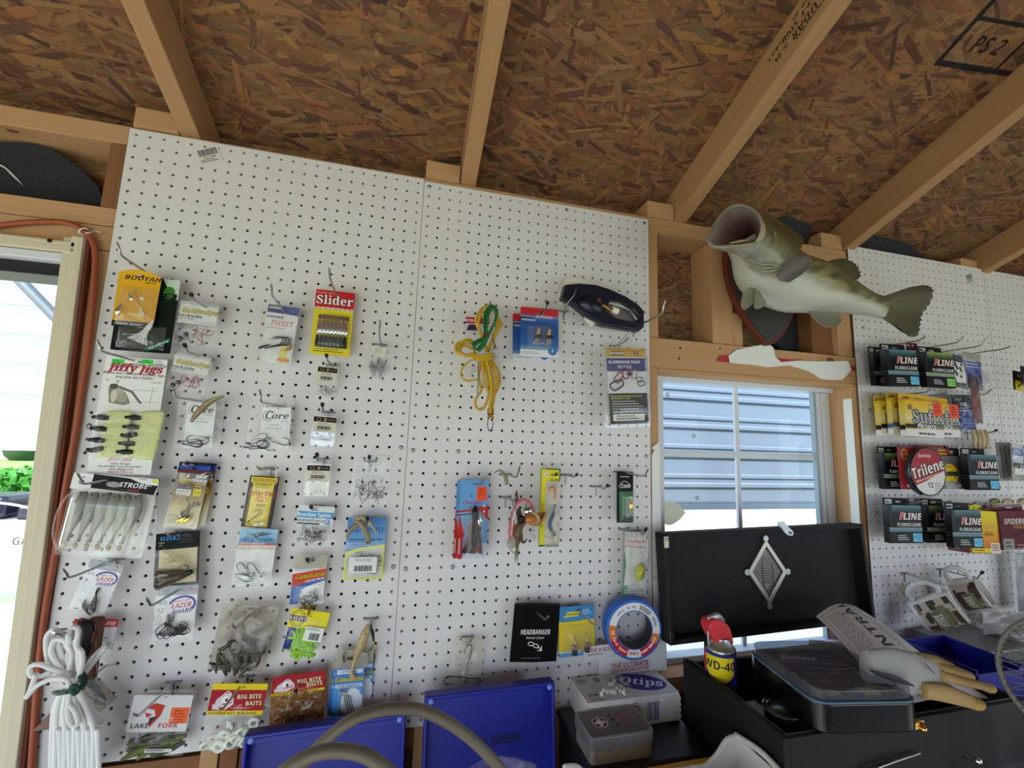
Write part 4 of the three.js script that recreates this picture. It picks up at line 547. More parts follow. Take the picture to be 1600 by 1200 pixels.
// path given as seen spots with depth in inches, relative to an origin
const path = (o, list, z) => list.map(([a, b, zz]) => W(a, b, zz ?? z).sub(o));
{
  const p = new Pack('jig_head_pack', 'yellow jig head card with dark side stripes and red lettering', 'hook pack', [389, 743, 436, 745.5, 423, 826, 377.5, 822.5], 1.2);
  p.card('card', [0, 0, 1, 1], -0.003, 0.001, (q, H) => { q.R(0, 0, 100, H, '#2b1a16').L([[5, 4], [95, 4], [95, 20], [86, 30], [86, H - 3], [14, H - 3], [14, 30], [5, 20]], '#e6cb22', 0, 1).T('SQUADRON', 50, 15, 14, '#2a2415', { b: 0, sx: 1.1 }).T('SWIMBAIT', 50, 29, 11.5, '#2a2415', { b: 0, sx: 1.1 }).T('JIG HEAD', 50, 42, 11.5, '#2a2415', { b: 0, sx: 1.1 }).T('Strike King', 50, 64, 22, '#c0252c', { f: 'serif', sx: 0.72, line: '#70151a', lw: 1 }).E(52, 84, 20, 9, '#c0652c', { w: 3 }).E(48, 84, 10, 5, '#c0252c', { w: 2.4, rot: 0.4 }).T('BABY', 52, 106, 13, '#2a2415', { i: 1 }).lines(18, H - 12, 22, 2, 5, '#6b5a20', 1.6); });
  for (let i = 0; i < 2; i++) { p.put('fish_hook', hookGeo, M.hookDark, 0.44 + 0.06 * i, 0.78, 0.004 + 0.002 * i, 2.4 - 0.2 * i, 0.028); p.put('jig_head', new THREE.SphereGeometry(0.5, 12, 8).scale(1.4, 0.9, 0.8), M.white, 0.52 + 0.2 * i, 0.93 - 0.03 * i, 0.005, 0.4, 0.0075); }
  p.put('hanger', tube([v3(-0.45, -0.4, 0), v3(-0.4, 0.15, 0), v3(-0.25, 0.4, 0), v3(0.25, 0.4, 0), v3(0.4, 0.15, 0), v3(0.45, -0.4, 0)], 0.035, 24, 6), M.clear, 0.5, -0.06, 0, 0, 0.047); p.blister('blister', [0.03, 0.03, 0.97, 0.99], -0.001, 0.01, M.clear, 8); hookAt('yellow jig head card', 416, 733, 1.2, 402, 729, { L: 2.6 });
}
{
  const p = new Pack('bladed_jig_pack', 'light blue headed bag with two white bladed jig heads, under the yellow jig head card', 'hook pack', [373.8, 826.7, 433.3, 826.7, 422.8, 914, 362, 913], 1.3);
  p.card('card', [0, 0, 1, 1], -0.003, 0.0008, (q, H) => q.R(0, 0, 100, H, '#e2e1df').G(0, 0, 100, 40, '#8ec3e2', '#4f9fcf').T('Z', 14, 14, 10, '#c03038', { i: 1 }).L([[24, 16], [60, 8], [90, 14], [60, 20]], '#31506a', 0, 1).T('WILLOWVIBE', 50, 31, 14, '#20303f', { sx: 1.08 }).R(0, 40, 100, 6, '#c0453f').lines(6, 41, 86, 1, 4, '#f0e0dc', 2).G(0, 46, 100, 12, '#dcd5cd', '#cbb7ab'));
  for (const [u, v] of [[0.4, 0.83], [0.66, 0.83]]) { p.put('fish_hook', hookGeo, M.hookDark, u - 0.08, v - 0.14, 0.004, 3.8, 0.032); p.put('jig_head', new THREE.SphereGeometry(0.5, 12, 8).scale(1, 1, 0.7), M.white, u + 0.1, v, 0.004, 0, 0.009); p.put('eye', new THREE.SphereGeometry(0.0016, 8, 6), M.black, u + 0.1, v, 0.0075); }
  p.put('blade', taper([v3(0, -0.5, 0), v3(0, 0, 0.03), v3(0, 0.5, 0)], [0.03, 0.2, 0.16, 0.03], 14, 10, 0.25), M.zinc, 0.33, 0.86, 0.005, 1.25, 0.034);
  p.film('bag', [-0.01, 0, 1.01, 1.02], 0.001, 0.006, M.film, 1); hookAt('blue headed bag of bladed jigs', 408, 836, 1.3, 396, 838, { L: 2.8 });
}
{
  const p = new Pack('hook_bag', 'clear bag of tangled dark hooks under a blue and white header', 'hook pack', [462.5, 788, 523, 791.7, 515, 855, 462.5, 852], 1.1, { group: GB });
  p.card('header_card', [0, 0, 1, 0.48], 0.003, 0.0006, (q, H) => q.R(0, 0, 100, H, '#dedfe2').R(0, 17, 100, 18, '#4a9bcd').T('Reaction Tackle', 46, 26, 14, '#f0f4f6', { sx: 0.88 }).T('DROPSHOT HOOKS', 40, 43, 9, '#23252e', { sx: 1.0 }).R(3, 49, 62, 5, '#23252e').E(84, 44, 7, 6, '#4d74c4', { w: 2.5 }).E(88, 50, 4, 7, '#4d74c4', { w: 2 }), { holes: slot(0.5, 0.22, 0.05) });
  for (let i = 0; i < 34; i++) { p.put('fish_hook', hookGeo, M.hookDark, rr(0.2, 0.8), rr(0.62, 0.88), rr(-0.002, 0.004), rr(-3, 3), 0.019); } p.film('bag', [0, 0.05, 1, 1], 0.001, 0.007, M.film, 1.2); hookAt('bag of tangled hooks', 492, 794, 1.1, 486, 791.7, { L: 2.7, black: true });
}
{
  const p = new Pack('worm_hook_bag', 'blue and yellow bordered hook bag with a frog legged bait in front', 'hook pack', [543, 809, 603.7, 809, 597.8, 905, 536, 907], 1.0);
  p.card('card', [0, 0, 1, 1], -0.003, 0.0008, (q, H) => { q.R(0, 0, 100, H, '#5f92d0').G(0, 0, 100, 80, '#5b8ccb', '#79a6da').T('Harmony', 48, 30, 21, '#23406b', { f: 'serif', i: 1, b: 0 }).lines(50, 18, 20, 1, 4, '#2c4d7c', 1.5).T('harmonyfishing.com', 50, 57, 8.6, '#1d2f4e').lines(6, 64, 80, 3, 5, '#3c6195', 1.4).L([[0, H * 0.56], [30, H * 0.5], [100, H * 0.44], [100, H], [0, H]], '#dbd944', 0, 1).L([[6, H * 0.61], [34, H * 0.54], [94, H * 0.48], [94, H - 6], [6, H - 4]], '#c9ccc4', 0, 1); });
  for (let i = 0; i < 14; i++) p.put('fish_hook', bentHookGeo, M.hookDark, rr(0.2, 0.8), rr(0.6, 0.92), rr(0, 0.003), rr(1, 2.2), 0.026); p.film('bag', [0, 0.4, 1, 1], 0.001, 0.006, M.film, 0.9);
  p.card('price_label', [0.13, 0.62, 0.84, 0.87], 0.0075, 0.0003, (q, H) => q.R(0, 0, 100, H, '#e5e4e0').T('Razor Series Worm', 50, 7, 7, '#444', { b: 0 }).T('Shoulder 4/0 hook', 50, 14, 6.5, '#444', { b: 0 }).B(20, H * 0.55, 62, H * 0.35));
  const z = 2.4, o = W(575, 830, z), t = thing('frog_bait', 'grey brown soft frog bait with two curling legs over the blue bordered bag', 'lure', null, o);
  part(t, 'body', taper(path(o, [[553, 813], [564, 818], [572, 832], [576, 845], [575, 850]], z), [0.0035, 0.006, 0.006, 0.005, 0.003], 20, 10), M.minnow); part(t, 'leg', taper(path(o, [[564, 818], [552, 824], [544, 834], [542, 843]], z), [0.0045, 0.0045, 0.0035, 0.0015], 18, 8), M.minnow); part(t, 'leg', taper(path(o, [[556, 812], [566, 808], [578, 818], [590, 836]], z), [0.004, 0.0045, 0.0035, 0.001], 18, 8), M.sand); part(t, 'eye', new THREE.SphereGeometry(0.0014, 8, 6).translate(0.001, -0.02, 0.006), M.black); part(t, 'line_tie', new THREE.TorusGeometry(0.006, 0.0007, 5, 14).translate(...path(o, [[557, 811]], z)[0].toArray()), M.steel);
  hookAt('blue and yellow hook bag', 569, 816, 1.0, 576, 809, { L: 2.9, black: true });
}
{
  const p = new Pack('value_pack', 'red white and blue hook pack with yellow script on a grey hanger', 'hook pack', [457.8, 885, 508, 882.7, 505.7, 943.3, 453, 944.5], 1.0);
  p.card('card', [0, 0, 1, 1], -0.002, 0.001, (q, H) => q.R(0, 0, 100, H, '#e6e6e6').lines(6, 4, 60, 3, 5, '#5b74b4', 2).L([[0, 26], [100, 10], [100, 40], [50, 52], [30, 66], [0, 74]], '#d2472e', 0, 1).L([[0, 66], [34, 58], [60, 46], [100, 38], [100, 48], [62, 60], [30, 76], [24, H], [0, H]], '#2d63ba', 0, 1).T('Gamakatsu', 52, 31, 20, '#ecc52e', { i: 1, f: 'serif', rot: -0.12, line: '#3a2413', lw: 2.2, sx: 0.78 }).T('VALUE PACK', 68, 46, 10, '#f0f0f4', { rot: -0.16, i: 1 }).E(66, 88, 36, 26, '#eef0f2'));
  for (let i = 0; i < 18; i++) p.put('fish_hook', hookGeo, M.hookDark, rr(0.3, 0.85), rr(0.72, 0.95), rr(0.002, 0.005), rr(-3, 3), 0.021);
  p.put('hanger', plate(rrect(p.w * 1.05, p.h * 0.36, 0.01, [[0, 0.004, 0.01, 0.004]]), 0.0008), M.smoke, 0.5, -0.1, 0); p.blister('blister', [0.02, 0.4, 0.98, 0.99], 0, 0.009, M.clear, 8); hookAt('red white and blue hook pack', 484, 876, 1.0, 480, 874, { L: 2.4, black: true });
}
{
  const p = new Pack('bait_bag', 'big cloudy zip bag of dirty brown soft baits', 'bait bag', [344.3, 943.3, 437.7, 948, 412, 1050.7, 329, 1046], 1.3);
  for (let i = 0; i < 80; i++) { const a = rr(-3, 3); p.put('soft_bait', taper([v3(-0.5, 0, 0), v3(-0.1, rr(-0.15, 0.15), rr(-0.1, 0.1)), v3(0.25, rr(-0.2, 0.2), 0), v3(0.5, rr(-0.3, 0.3), 0)], [0.05, 0.12, 0.11, 0.06, 0.02], 12, 7), i % 4 ? M.dirtBait : M.greenBait, rr(0.12, 0.72) + (i % 3 === 0 ? 0.12 : 0), i % 3 === 0 ? rr(0.58, 0.9) : rr(0.74, 0.93), rr(-0.005, 0.007), a, rr(0.022, 0.036)); }
  p.film('bag', [0, 0, 1, 1], 0, 0.011, M.smoke, 1.3); for (const v of [0.09, 0.115]) p.put('zip_strip', rbox(p.w * 0.98, 0.0009, 0.0016, 0.0004), M.clear, 0.5, v, 0.002); hookAt('cloudy bag of brown baits', 391, 961, 1.3, 362.5, 976);
}
{
  const p = new Pack('grub_bag', 'bag of lime green grubs with a yellow header and white price label', 'bait bag', [447, 946.8, 511, 956, 502, 1029.7, 444.7, 1022.7], 1.2);
  p.card('header_card', [0.01, 0, 1, 0.4], 0.004, 0.0006, (q, H) => q.R(0, 0, 100, H, '#e8d71f').E(22, 23, 18, 20, '#2a3a80', { w: 1.6 }).E(22, 23, 14, 15, '#2a3a80', { w: 1 }).R(0, 17, 46, 13, '#27357d').T('KALIN\'S', 23, 24, 12, '#f1ecd0', { f: 'serif', sx: 0.9 }), { holes: slot(0.52, 0.3, 0.04) });
  p.card('side_strip', [0.07, 0.4, 0.25, 0.86], 0.0045, 0.0004, (q, H) => { q.R(0, 0, 100, H, '#27357d'); for (let i = 0; i < 8; i++) q.T('LUNKER'[i % 6], 50, 18 + i * 28, 24, '#cfd3ea'); });
  for (let i = 0; i < 100; i++) p.put('grub', taper([v3(-0.5, 0, 0), v3(-0.15, 0, 0.05), v3(0.2, 0.05, 0), v3(0.45, rr(-0.3, 0.3), 0)], [0.09, 0.12, 0.1, 0.07, 0.02], 10, 8), LIME, rr(0.3, 0.76), rr(0.46, 0.93), rr(-0.001, 0.005), rr(-3, 3), 0.026);
  p.card('price_label', [0.5, 0.32, 0.97, 0.62], 0.0085, 0.0003, (q, H) => q.R(0, 0, 100, H, '#e6e5e2').lines(6, 6, 85, 2, 7, '#666', 3).B(30, H * 0.42, 54, H * 0.48)); p.film('bag', [0, 0.02, 1, 1], 0.001, 0.008, M.film, 1); hookAt('bag of lime green grubs', 478.5, 957, 1.2, 482, 948, { L: 2.4, mat: M.brass });
}
function bigBite(label, q, z, sag, fill) {
  const p = new Pack('bait_bag', label, 'bait bag', q, z, { group: 'red and yellow headed bait bags at the foot of the left pegboard' });
  p.card('header_card', [0, 0, 1, 1], 0.004, 0.0006, (k, H) => k.R(0, 0, 100, H, '#a61f2a').R(0, 0, 100, sag ? 0 : H * 0.2, '#e5ce1f').R(0, H * 0.86, 100, H * 0.14, '#e5ce1f').T('Fortified with Bite Juice!', 45, H * 0.93, 7.4, '#3a2b10', { i: 1 }).L([[8, H * 0.8], [12, H * 0.5], [24, H * 0.32], [36, H * 0.3], [42, H * 0.46], [44, H * 0.66], [32, H * 0.82], [20, H * 0.84]], '#d9cdd2', 0, 1).L([[6, H * 0.62], [14, H * 0.74], [8, H * 0.84]], '#d9cdd2', 0, 1).E(28, H * 0.52, 7, 6, '#f2ecef').E(30, H * 0.52, 2.6, 3, '#442').L([[24, H * 0.66], [40, H * 0.6]], '#8d2730', 1.6).L([[36, H * 0.32], [30, H * 0.24], [24, H * 0.32]], '#d9cdd2', 2).T('BIG BITE', 70, H * 0.42, 11, '#eadfae', { rot: -0.03, line: '#5e1016', lw: 1.6 }).T('BAITS', 80, H * 0.63, 11, '#eadfae', { rot: -0.03, line: '#5e1016', lw: 1.6 }).lines(40, H * 0.76, 50, 1, 4, '#d9a0a0', 1.4), { holes: slot(sag ? 0.55 : 0.57, sag ? 0.55 : 0.12, 0.03), shape: sag ? [[0.02, 0.12], [0.2, 0.02], [1, 0], [0.99, 0.98], [0.02, 1]] : null });
  fill(p);
}
bigBite('red and yellow headed bag of white ring baits, left of its brown twin', [332.7, 1066, 419, 1066, 412, 1115, 326.8, 1115], 1.4, false, (p) => {
  for (let i = 0; i < 9; i++) p.put('ring_bait', new THREE.TorusGeometry(0.5, 0.22, 8, 20), M.paleBait, [0.88, 0.12, 0.2, 0.4, 0.55, 0.7, 0.35, 0.62, 0.8][i], [1.28, 1.92, 1.75, 1.6, 1.85, 1.5, 1.95, 1.7, 1.8][i], 0.002 + i * 0.0006, 0, [0.015, 0.017, 0.014, 0.016, 0.017, 0.015, 0.016, 0.014, 0.015][i]).rotation.set(i % 2 ? 0.5 : 0.1, i % 3 ? 0.4 : 0, 0);
  for (let i = 0; i < 12; i++) p.put('worm_bait', taper([v3(-0.5, 0, 0), v3(-0.1, 0.1, 0), v3(0.2, -0.1, 0), v3(0.5, 0.1, 0)], [0.08, 0.11, 0.1, 0.05], 10, 8), M.paleBait, rr(0.2, 0.8), rr(1.4, 1.95), rr(-0.003, 0.003), rr(-1.5, 1.5), 0.032); p.film('bag', [-0.02, 0.4, 1.0, 2.12], -0.001, 0.008, M.film, 1.1);
});
hookAt('bag of white ring baits', 376, 1072, 1.4, 342, 1107);
bigBite('red and yellow headed bag of amber brown baits, right of its white twin', [427, 1055, 511, 1045, 506.5, 1076, 421, 1087], 1.2, true, (p) => {
  for (let i = 0; i < 26; i++) p.put('worm_bait', taper([v3(-0.5, 0, 0), v3(-0.2, 0.12, 0.04), v3(0.15, -0.12, 0), v3(0.5, 0.25, 0)], [0.07, 0.11, 0.1, 0.03], 12, 7), M.brownBait, rr(0.25, 0.75) + (i % 3 ? 0 : 0.12), (i % 3 ? rr(1.75, 2.4) : rr(1.3, 2)), rr(-0.003, 0.004), rr(-2.5, 2.5), 0.03); p.film('bag', [0, 0.5, 1, 2.75], -0.001, 0.008, M.amberFilm, 1.1);
});
hookAt('bag of amber brown baits', 466, 1066, 1.2, 461, 1086, { L: 2.2, black: true });
{
  const mk = (label, q, z, hang) => {
    const p = new Pack('hook_card', label, 'hook pack', q, z, { group: 'blue hook cards stacked on one peg' });
    p.card('card', [0, 0.24, 1, 1], -0.002, 0.001, (k, H, x) => { k.G(0, 0, 100, H, '#3f79c9', '#4a90d8', '#2f7cc8').E(64, H * 0.73, 36, 46, '#dfe6ec').R(62, H * 0.6, 38, H * 0.4, '#dfe6ec').R(8, 10, 86, 14, '#d6dce6').T('S.SLAY COMBO', 46, 17, 8, '#2e63ac').T('Gamakatsu', 50, 42, 22, '#e6d52c', { i: 1, f: 'serif', line: '#24324f', lw: 3, sx: 0.76 }).R(6, 58, 90, 11, '#cfd7e4').T('OFFSET SHANK EWG', 50, 64, 8, '#26405e').T('4', 92, H * 0.56, 8, '#26405e'); });
    p.put('hang_tab', plate(rrect(p.w * 1.06, p.h * 0.3, 0.004, [[0, 0.002, 0.011, 0.0035]]), 0.0007), M.smoke, 0.55, 0.12, 0); if (hang) { for (let i = 0; i < 4; i++) p.put('fish_hook', bentHookGeo, M.hookDark, 0.46 + i * 0.07, 0.78, 0.005 + i * 0.001, -0.28, 0.046).rotation.y = Math.PI; p.blister('blister', [0.14, 0.52, 0.98, 0.99], 0, 0.009, M.clear, 8); }
  };
  mk('blue hook card, hindmost of the stack of three beside the seam', [548, 1018, 588, 1015, 578, 1090, 540, 1094], 0.5, false); mk('blue hook card, middle of the stack of three beside the seam', [519, 1024, 562, 1020, 556, 1117, 513, 1119], 0.9, false); mk('blue hook card, front one of the stack of three, hooks showing', [522, 1020, 569, 1016, 567, 1117, 520.6, 1121], 1.4, true); hookAt('three blue hook cards', 545, 1030, 1.2, 534, 1023, { L: 2.2 });
}
{ // rigged swimbait with a willow blade on a crossbar peg
  const z = 1.6, o = W(575, 990, z), t = thing('rigged_swimbait', 'tan swimbait with a paddle tail and a hanging willow blade beside the seam', 'lure', null, o);
  part(t, 'body', taper(path(o, [[576, 977], [571, 990], [563, 1010], [557, 1023], [552, 1040], [549, 1052], [554, 1060]], z), [0.004, 0.009, 0.0095, 0.007, 0.0035, 0.003, 0.005, 0.0045], 30, 10), M.sand); for (const [a, b] of [[571, 991], [566, 1004]]) part(t, 'spot', new THREE.SphereGeometry(0.0016, 8, 6).translate(...W(a, b, z + 0.32).sub(o).toArray()), M.black);
  part(t, 'hook', tube(path(o, [[578, 978], [584, 995], [582, 1012], [572, 1019], [566, 1014]], z), 0.001, 20, 6), M.hookDark); part(t, 'keeper', taper(path(o, [[578, 976], [582, 988], [584, 1002]], z), [0.0015, 0.0035, 0.0015], 8, 8), M.black); part(t, 'swivel', tube(path(o, [[584, 1002], [585, 1014]], z), 0.0012, 6, 6), M.brass); part(t, 'willow_blade', taper(path(o, [[585, 1014], [585, 1028], [583, 1041]], z), [0.001, 0.0055, 0.0045, 0.001], 14, 10, 0.35), M.hookDark);
  hookAt('rigged swimbait', 580, 969, 0.4, 576, 978, { L: 2.0 });
}
{
  const p = new Pack('bait_bag', 'white zip bag of dark green baits with a red fish logo, bottom left', 'bait bag', [204.8, 1078.7, 302.3, 1077.6, 290.4, 1181.6, 199, 1182.7], 1.4);
  p.card('printed_front', [0.01, 0.03, 0.99, 0.58], 0.009, 0.0004, (q, H) => q.R(0, 0, 100, H, '#dcdbdd').L([[22, 22], [40, 14], [56, 18], [52, 36], [38, 56], [32, 48], [44, 38], [40, 26]], '#c8402f', 0, 1).L([[24, 30], [38, 34], [30, 40]], '#c8402f', 0, 1).L([[34, 40], [48, 36], [36, 52]], '#3c3a3a', 0, 1).T('LAKE', 21, 54, 11, '#39383a', { sx: 1.2 }).T('FORK', 68, 54, 11, '#c8402f', { sx: 1.2 }).R(68, 22, 31, 28, '#ee6a3c').lines(74, 27, 20, 5, 5, '#a53a1c', 2), { holes: slot(0.54, 0.06, 0.025) });
  for (let i = 0; i < 30; i++) p.put('soft_bait', taper([v3(-0.5, 0, 0), v3(0, rr(-0.1, 0.1), 0), v3(0.5, 0, 0)], [0.05, 0.11, 0.12, 0.06], 12, 8), i % 3 ? M.greenBait : M.oliveBait, rr(0.24, 0.74), rr(0.66, 0.93), rr(-0.005, 0.005), rr(-0.1, 0.5), rr(0.036, 0.052)); p.card('name_strip', [0.4, 0.82, 0.84, 0.87], 0.0115, 0.0003, (q, H) => q.R(0, 0, 100, H, '#d9d8d4').lines(6, 3, 88, 1, 4, '#555', 5)); p.film('bag', [0, 0, 1, 1], 0, 0.0095, M.film, 0.9); hookAt('white bag of dark green baits', 255.7, 1082, 1.4, 208, 1115.5);
}
{ // leather sheath, folding dark handle
  const t = thing('knife_sheath', 'brown leather sheath hanging behind the white rope', 'sheath', null, W(147, 1010, 1.6)), o = t.position, a = W(146, 964, 1.6).sub(o), b = W(145, 1061, 1.6).sub(o);
  const L = a.distanceTo(b), g = rbox(0.023, L, 0.012, 0.006, 3); part(t, 'sheath', g.translate((a.x + b.x) / 2, (a.y + b.y) / 2, 0), M.leather); part(t, 'stitching', tube([v3(a.x + 0.008, a.y - 0.012, 0.0063), v3(b.x + 0.008, b.y + 0.012, 0.0063)], 0.0006, 6, 5), M.tan); part(t, 'belt_loop', rbox(0.024, 0.02, 0.006, 0.002, 2).translate(a.x, a.y - 0.03, 0.008), M.leather);
  const k = thing('pocket_tool', 'black curved tool handle hanging left of the brown sheath', 'tool', null, W(133, 995, 1.7)), q = k.position; part(k, 'handle', taper(path(q, [[124, 976], [134, 974], [138, 985], [134, 1005], [131, 1025]], 1.9), [0.005, 0.009, 0.009, 0.008, 0.006], 22, 10), M.black); part(k, 'ring', new THREE.TorusGeometry(0.006, 0.0012, 6, 16).translate(...W(128, 972, 2).sub(q).toArray()), M.darkSteel);
  pegHook('bare steel peg hook holding the brown sheath', W(140, 972, 0), 2.6, null, { bar: false });
}
{
  const p = new Pack('lure_bag', 'crumpled clear bag with a blue corner low behind the white rope', 'tackle bag', [141, 1045, 172, 1036, 150, 1104, 139, 1130], 1.0);
  p.put('blue_insert', plate(poly([[-0.2, 0.32], [0.5, 0.5], [0.0, -0.5], [-0.1, -0.2]].map(([a, b]) => [a * p.w, b * p.h])), 0.001), std('#3f5878', 0.4), 0.5, 0.5, 0); p.film('bag', [-0.2, 0, 1.1, 1.1], 0.001, 0.006, M.smoke, 1.6); p.put('grey_lure', taper([v3(0, 0.5, 0), v3(-0.1, 0, 0), v3(0, -0.5, 0)], [0.05, 0.12, 0.04], 10, 8), M.zinc, 0.2, 0.75, 0.003, 0.3, 0.03); hookAt('crumpled bag with the blue corner', 150, 1052, 1.0, undefined, undefined, { L: 1.6, bar: false });
  const c = thing('card_corner', 'small brown card corner poking out left of the white rope', 'card', null, W(77, 1120, 0.5)); part(c, 'card', plate(poly([[-0.02, -0.02], [0.03, -0.02], [0.03, 0.045]]), 0.001), std('#7d6258', 0.7));
}
{ // the hank of white braided rope
  const z = 3.0, o = W(115, 1080, z), t = thing('rope_hank', 'hank of white braided rope tied with dark green cord', 'rope', null, o), r = 0.0037, S = (list, zz = z, rad = r) => part(t, 'strand', tube(path(o, list, zz), rad, 40, 8), M.ropeWhiteBraid);
  S([[116, 1066], [84, 1048], [74, 1025], [73, 995], [84, 984], [93, 990], [97, 1004]], 3.1); S([[116, 1064], [92, 1040], [80, 1018], [86, 1000], [102, 1002], [112, 1020], [108, 1044], [100, 1052]], 3.6); S([[120, 1066], [128, 1040], [128, 1020], [120, 1010], [122, 985], [114, 980], [107, 990], [108, 1006]], 3.9); S([[112, 1064], [104, 1036], [96, 1020], [92, 1004], [99, 994], [106, 1008], [112, 1030], [114, 1060]], 3.3);
  S([[112, 1056], [84, 1046], [62, 1038], [48, 1042], [50, 1056], [66, 1056], [80, 1050]], 3.8); S([[56, 1054], [48, 1078], [40, 1092], [44, 1086], [60, 1070], [84, 1060], [104, 1062], [112, 1076]], 4.2); S([[118, 1066], [108, 1046], [88, 1032], [84, 1012], [94, 1000]], 2.7); S([[110, 1066], [92, 1050], [84, 1032], [79, 1010], [84, 996]], 2.9); S([[124, 1060], [136, 1040], [150, 1022], [168, 1006]], 2.6, 0.0034); S([[124, 1064], [138, 1046], [154, 1026], [166, 1010]], 2.9, 0.0034); S([[116, 1062], [104, 1046], [100, 1024], [92, 1012]], 3.0); S([[118, 1070], [114, 1050], [106, 1030], [110, 1012]], 3.5);
  for (let i = 0; i < 14; i++) { const u = i / 13, x0 = 96 + 26 * u, x1 = 82 + 64 * u; S([[x0, 1080], [(x0 + x1) / 2 - 4 * (1 - u), 1106], [x1, 1140], [x1 - 1, 1200], [x1 + 3, 1236], [x1 + 8, 1200], [x1 + 6, 1140]], 2.6 + 1.5 * Math.sin(i * 2.1)); }
  S([[110, 1084], [106, 1112], [112, 1132], [122, 1130], [118, 1112], [108, 1100]], 4.3); S([[120, 1078], [136, 1098], [150, 1118], [158, 1128]], 3.2, 0.004); S([[118, 1080], [132, 1110], [146, 1140]], 3.7);
  for (const dz of [0, 0.25]) part(t, 'tie_cord', tube(path(o, [[84, 1082, 3.3 + dz], [92, 1084, 4.3], [108, 1081, 4.6 + dz], [122, 1077, 4.0], [130, 1075, 3.2], [110, 1078, 2.1], [84, 1082, 3.3 + dz]], z), 0.0026, 36, 7), M.cordGreen);
  part(t, 'tie_knot', tube(path(o, [[108, 1080, 4.6], [114, 1072, 5], [122, 1076, 4.8], [118, 1084, 4.9], [112, 1078, 5], [122, 1074, 4.6], [130, 1072, 4.2], [134, 1062, 3.9], [128, 1052, 3.6], [126, 1060, 4.1], [132, 1070, 4.3]], z), 0.0034, 60, 8), M.cordGreen);
  const hk = thing('peg_hook', 'bare steel peg hook holding the hank of white rope', 'peg hook', null, W(122, 984, 0)), q = hk.position; part(hk, 'rod', tube([v3(0, 0, -0.008), W(120, 983, 2.6).sub(q).setX(0), W(100, 992, 4.3).sub(q), W(87, 990, 5).sub(q)], 0.0022, 24, 7), M.steel);
}
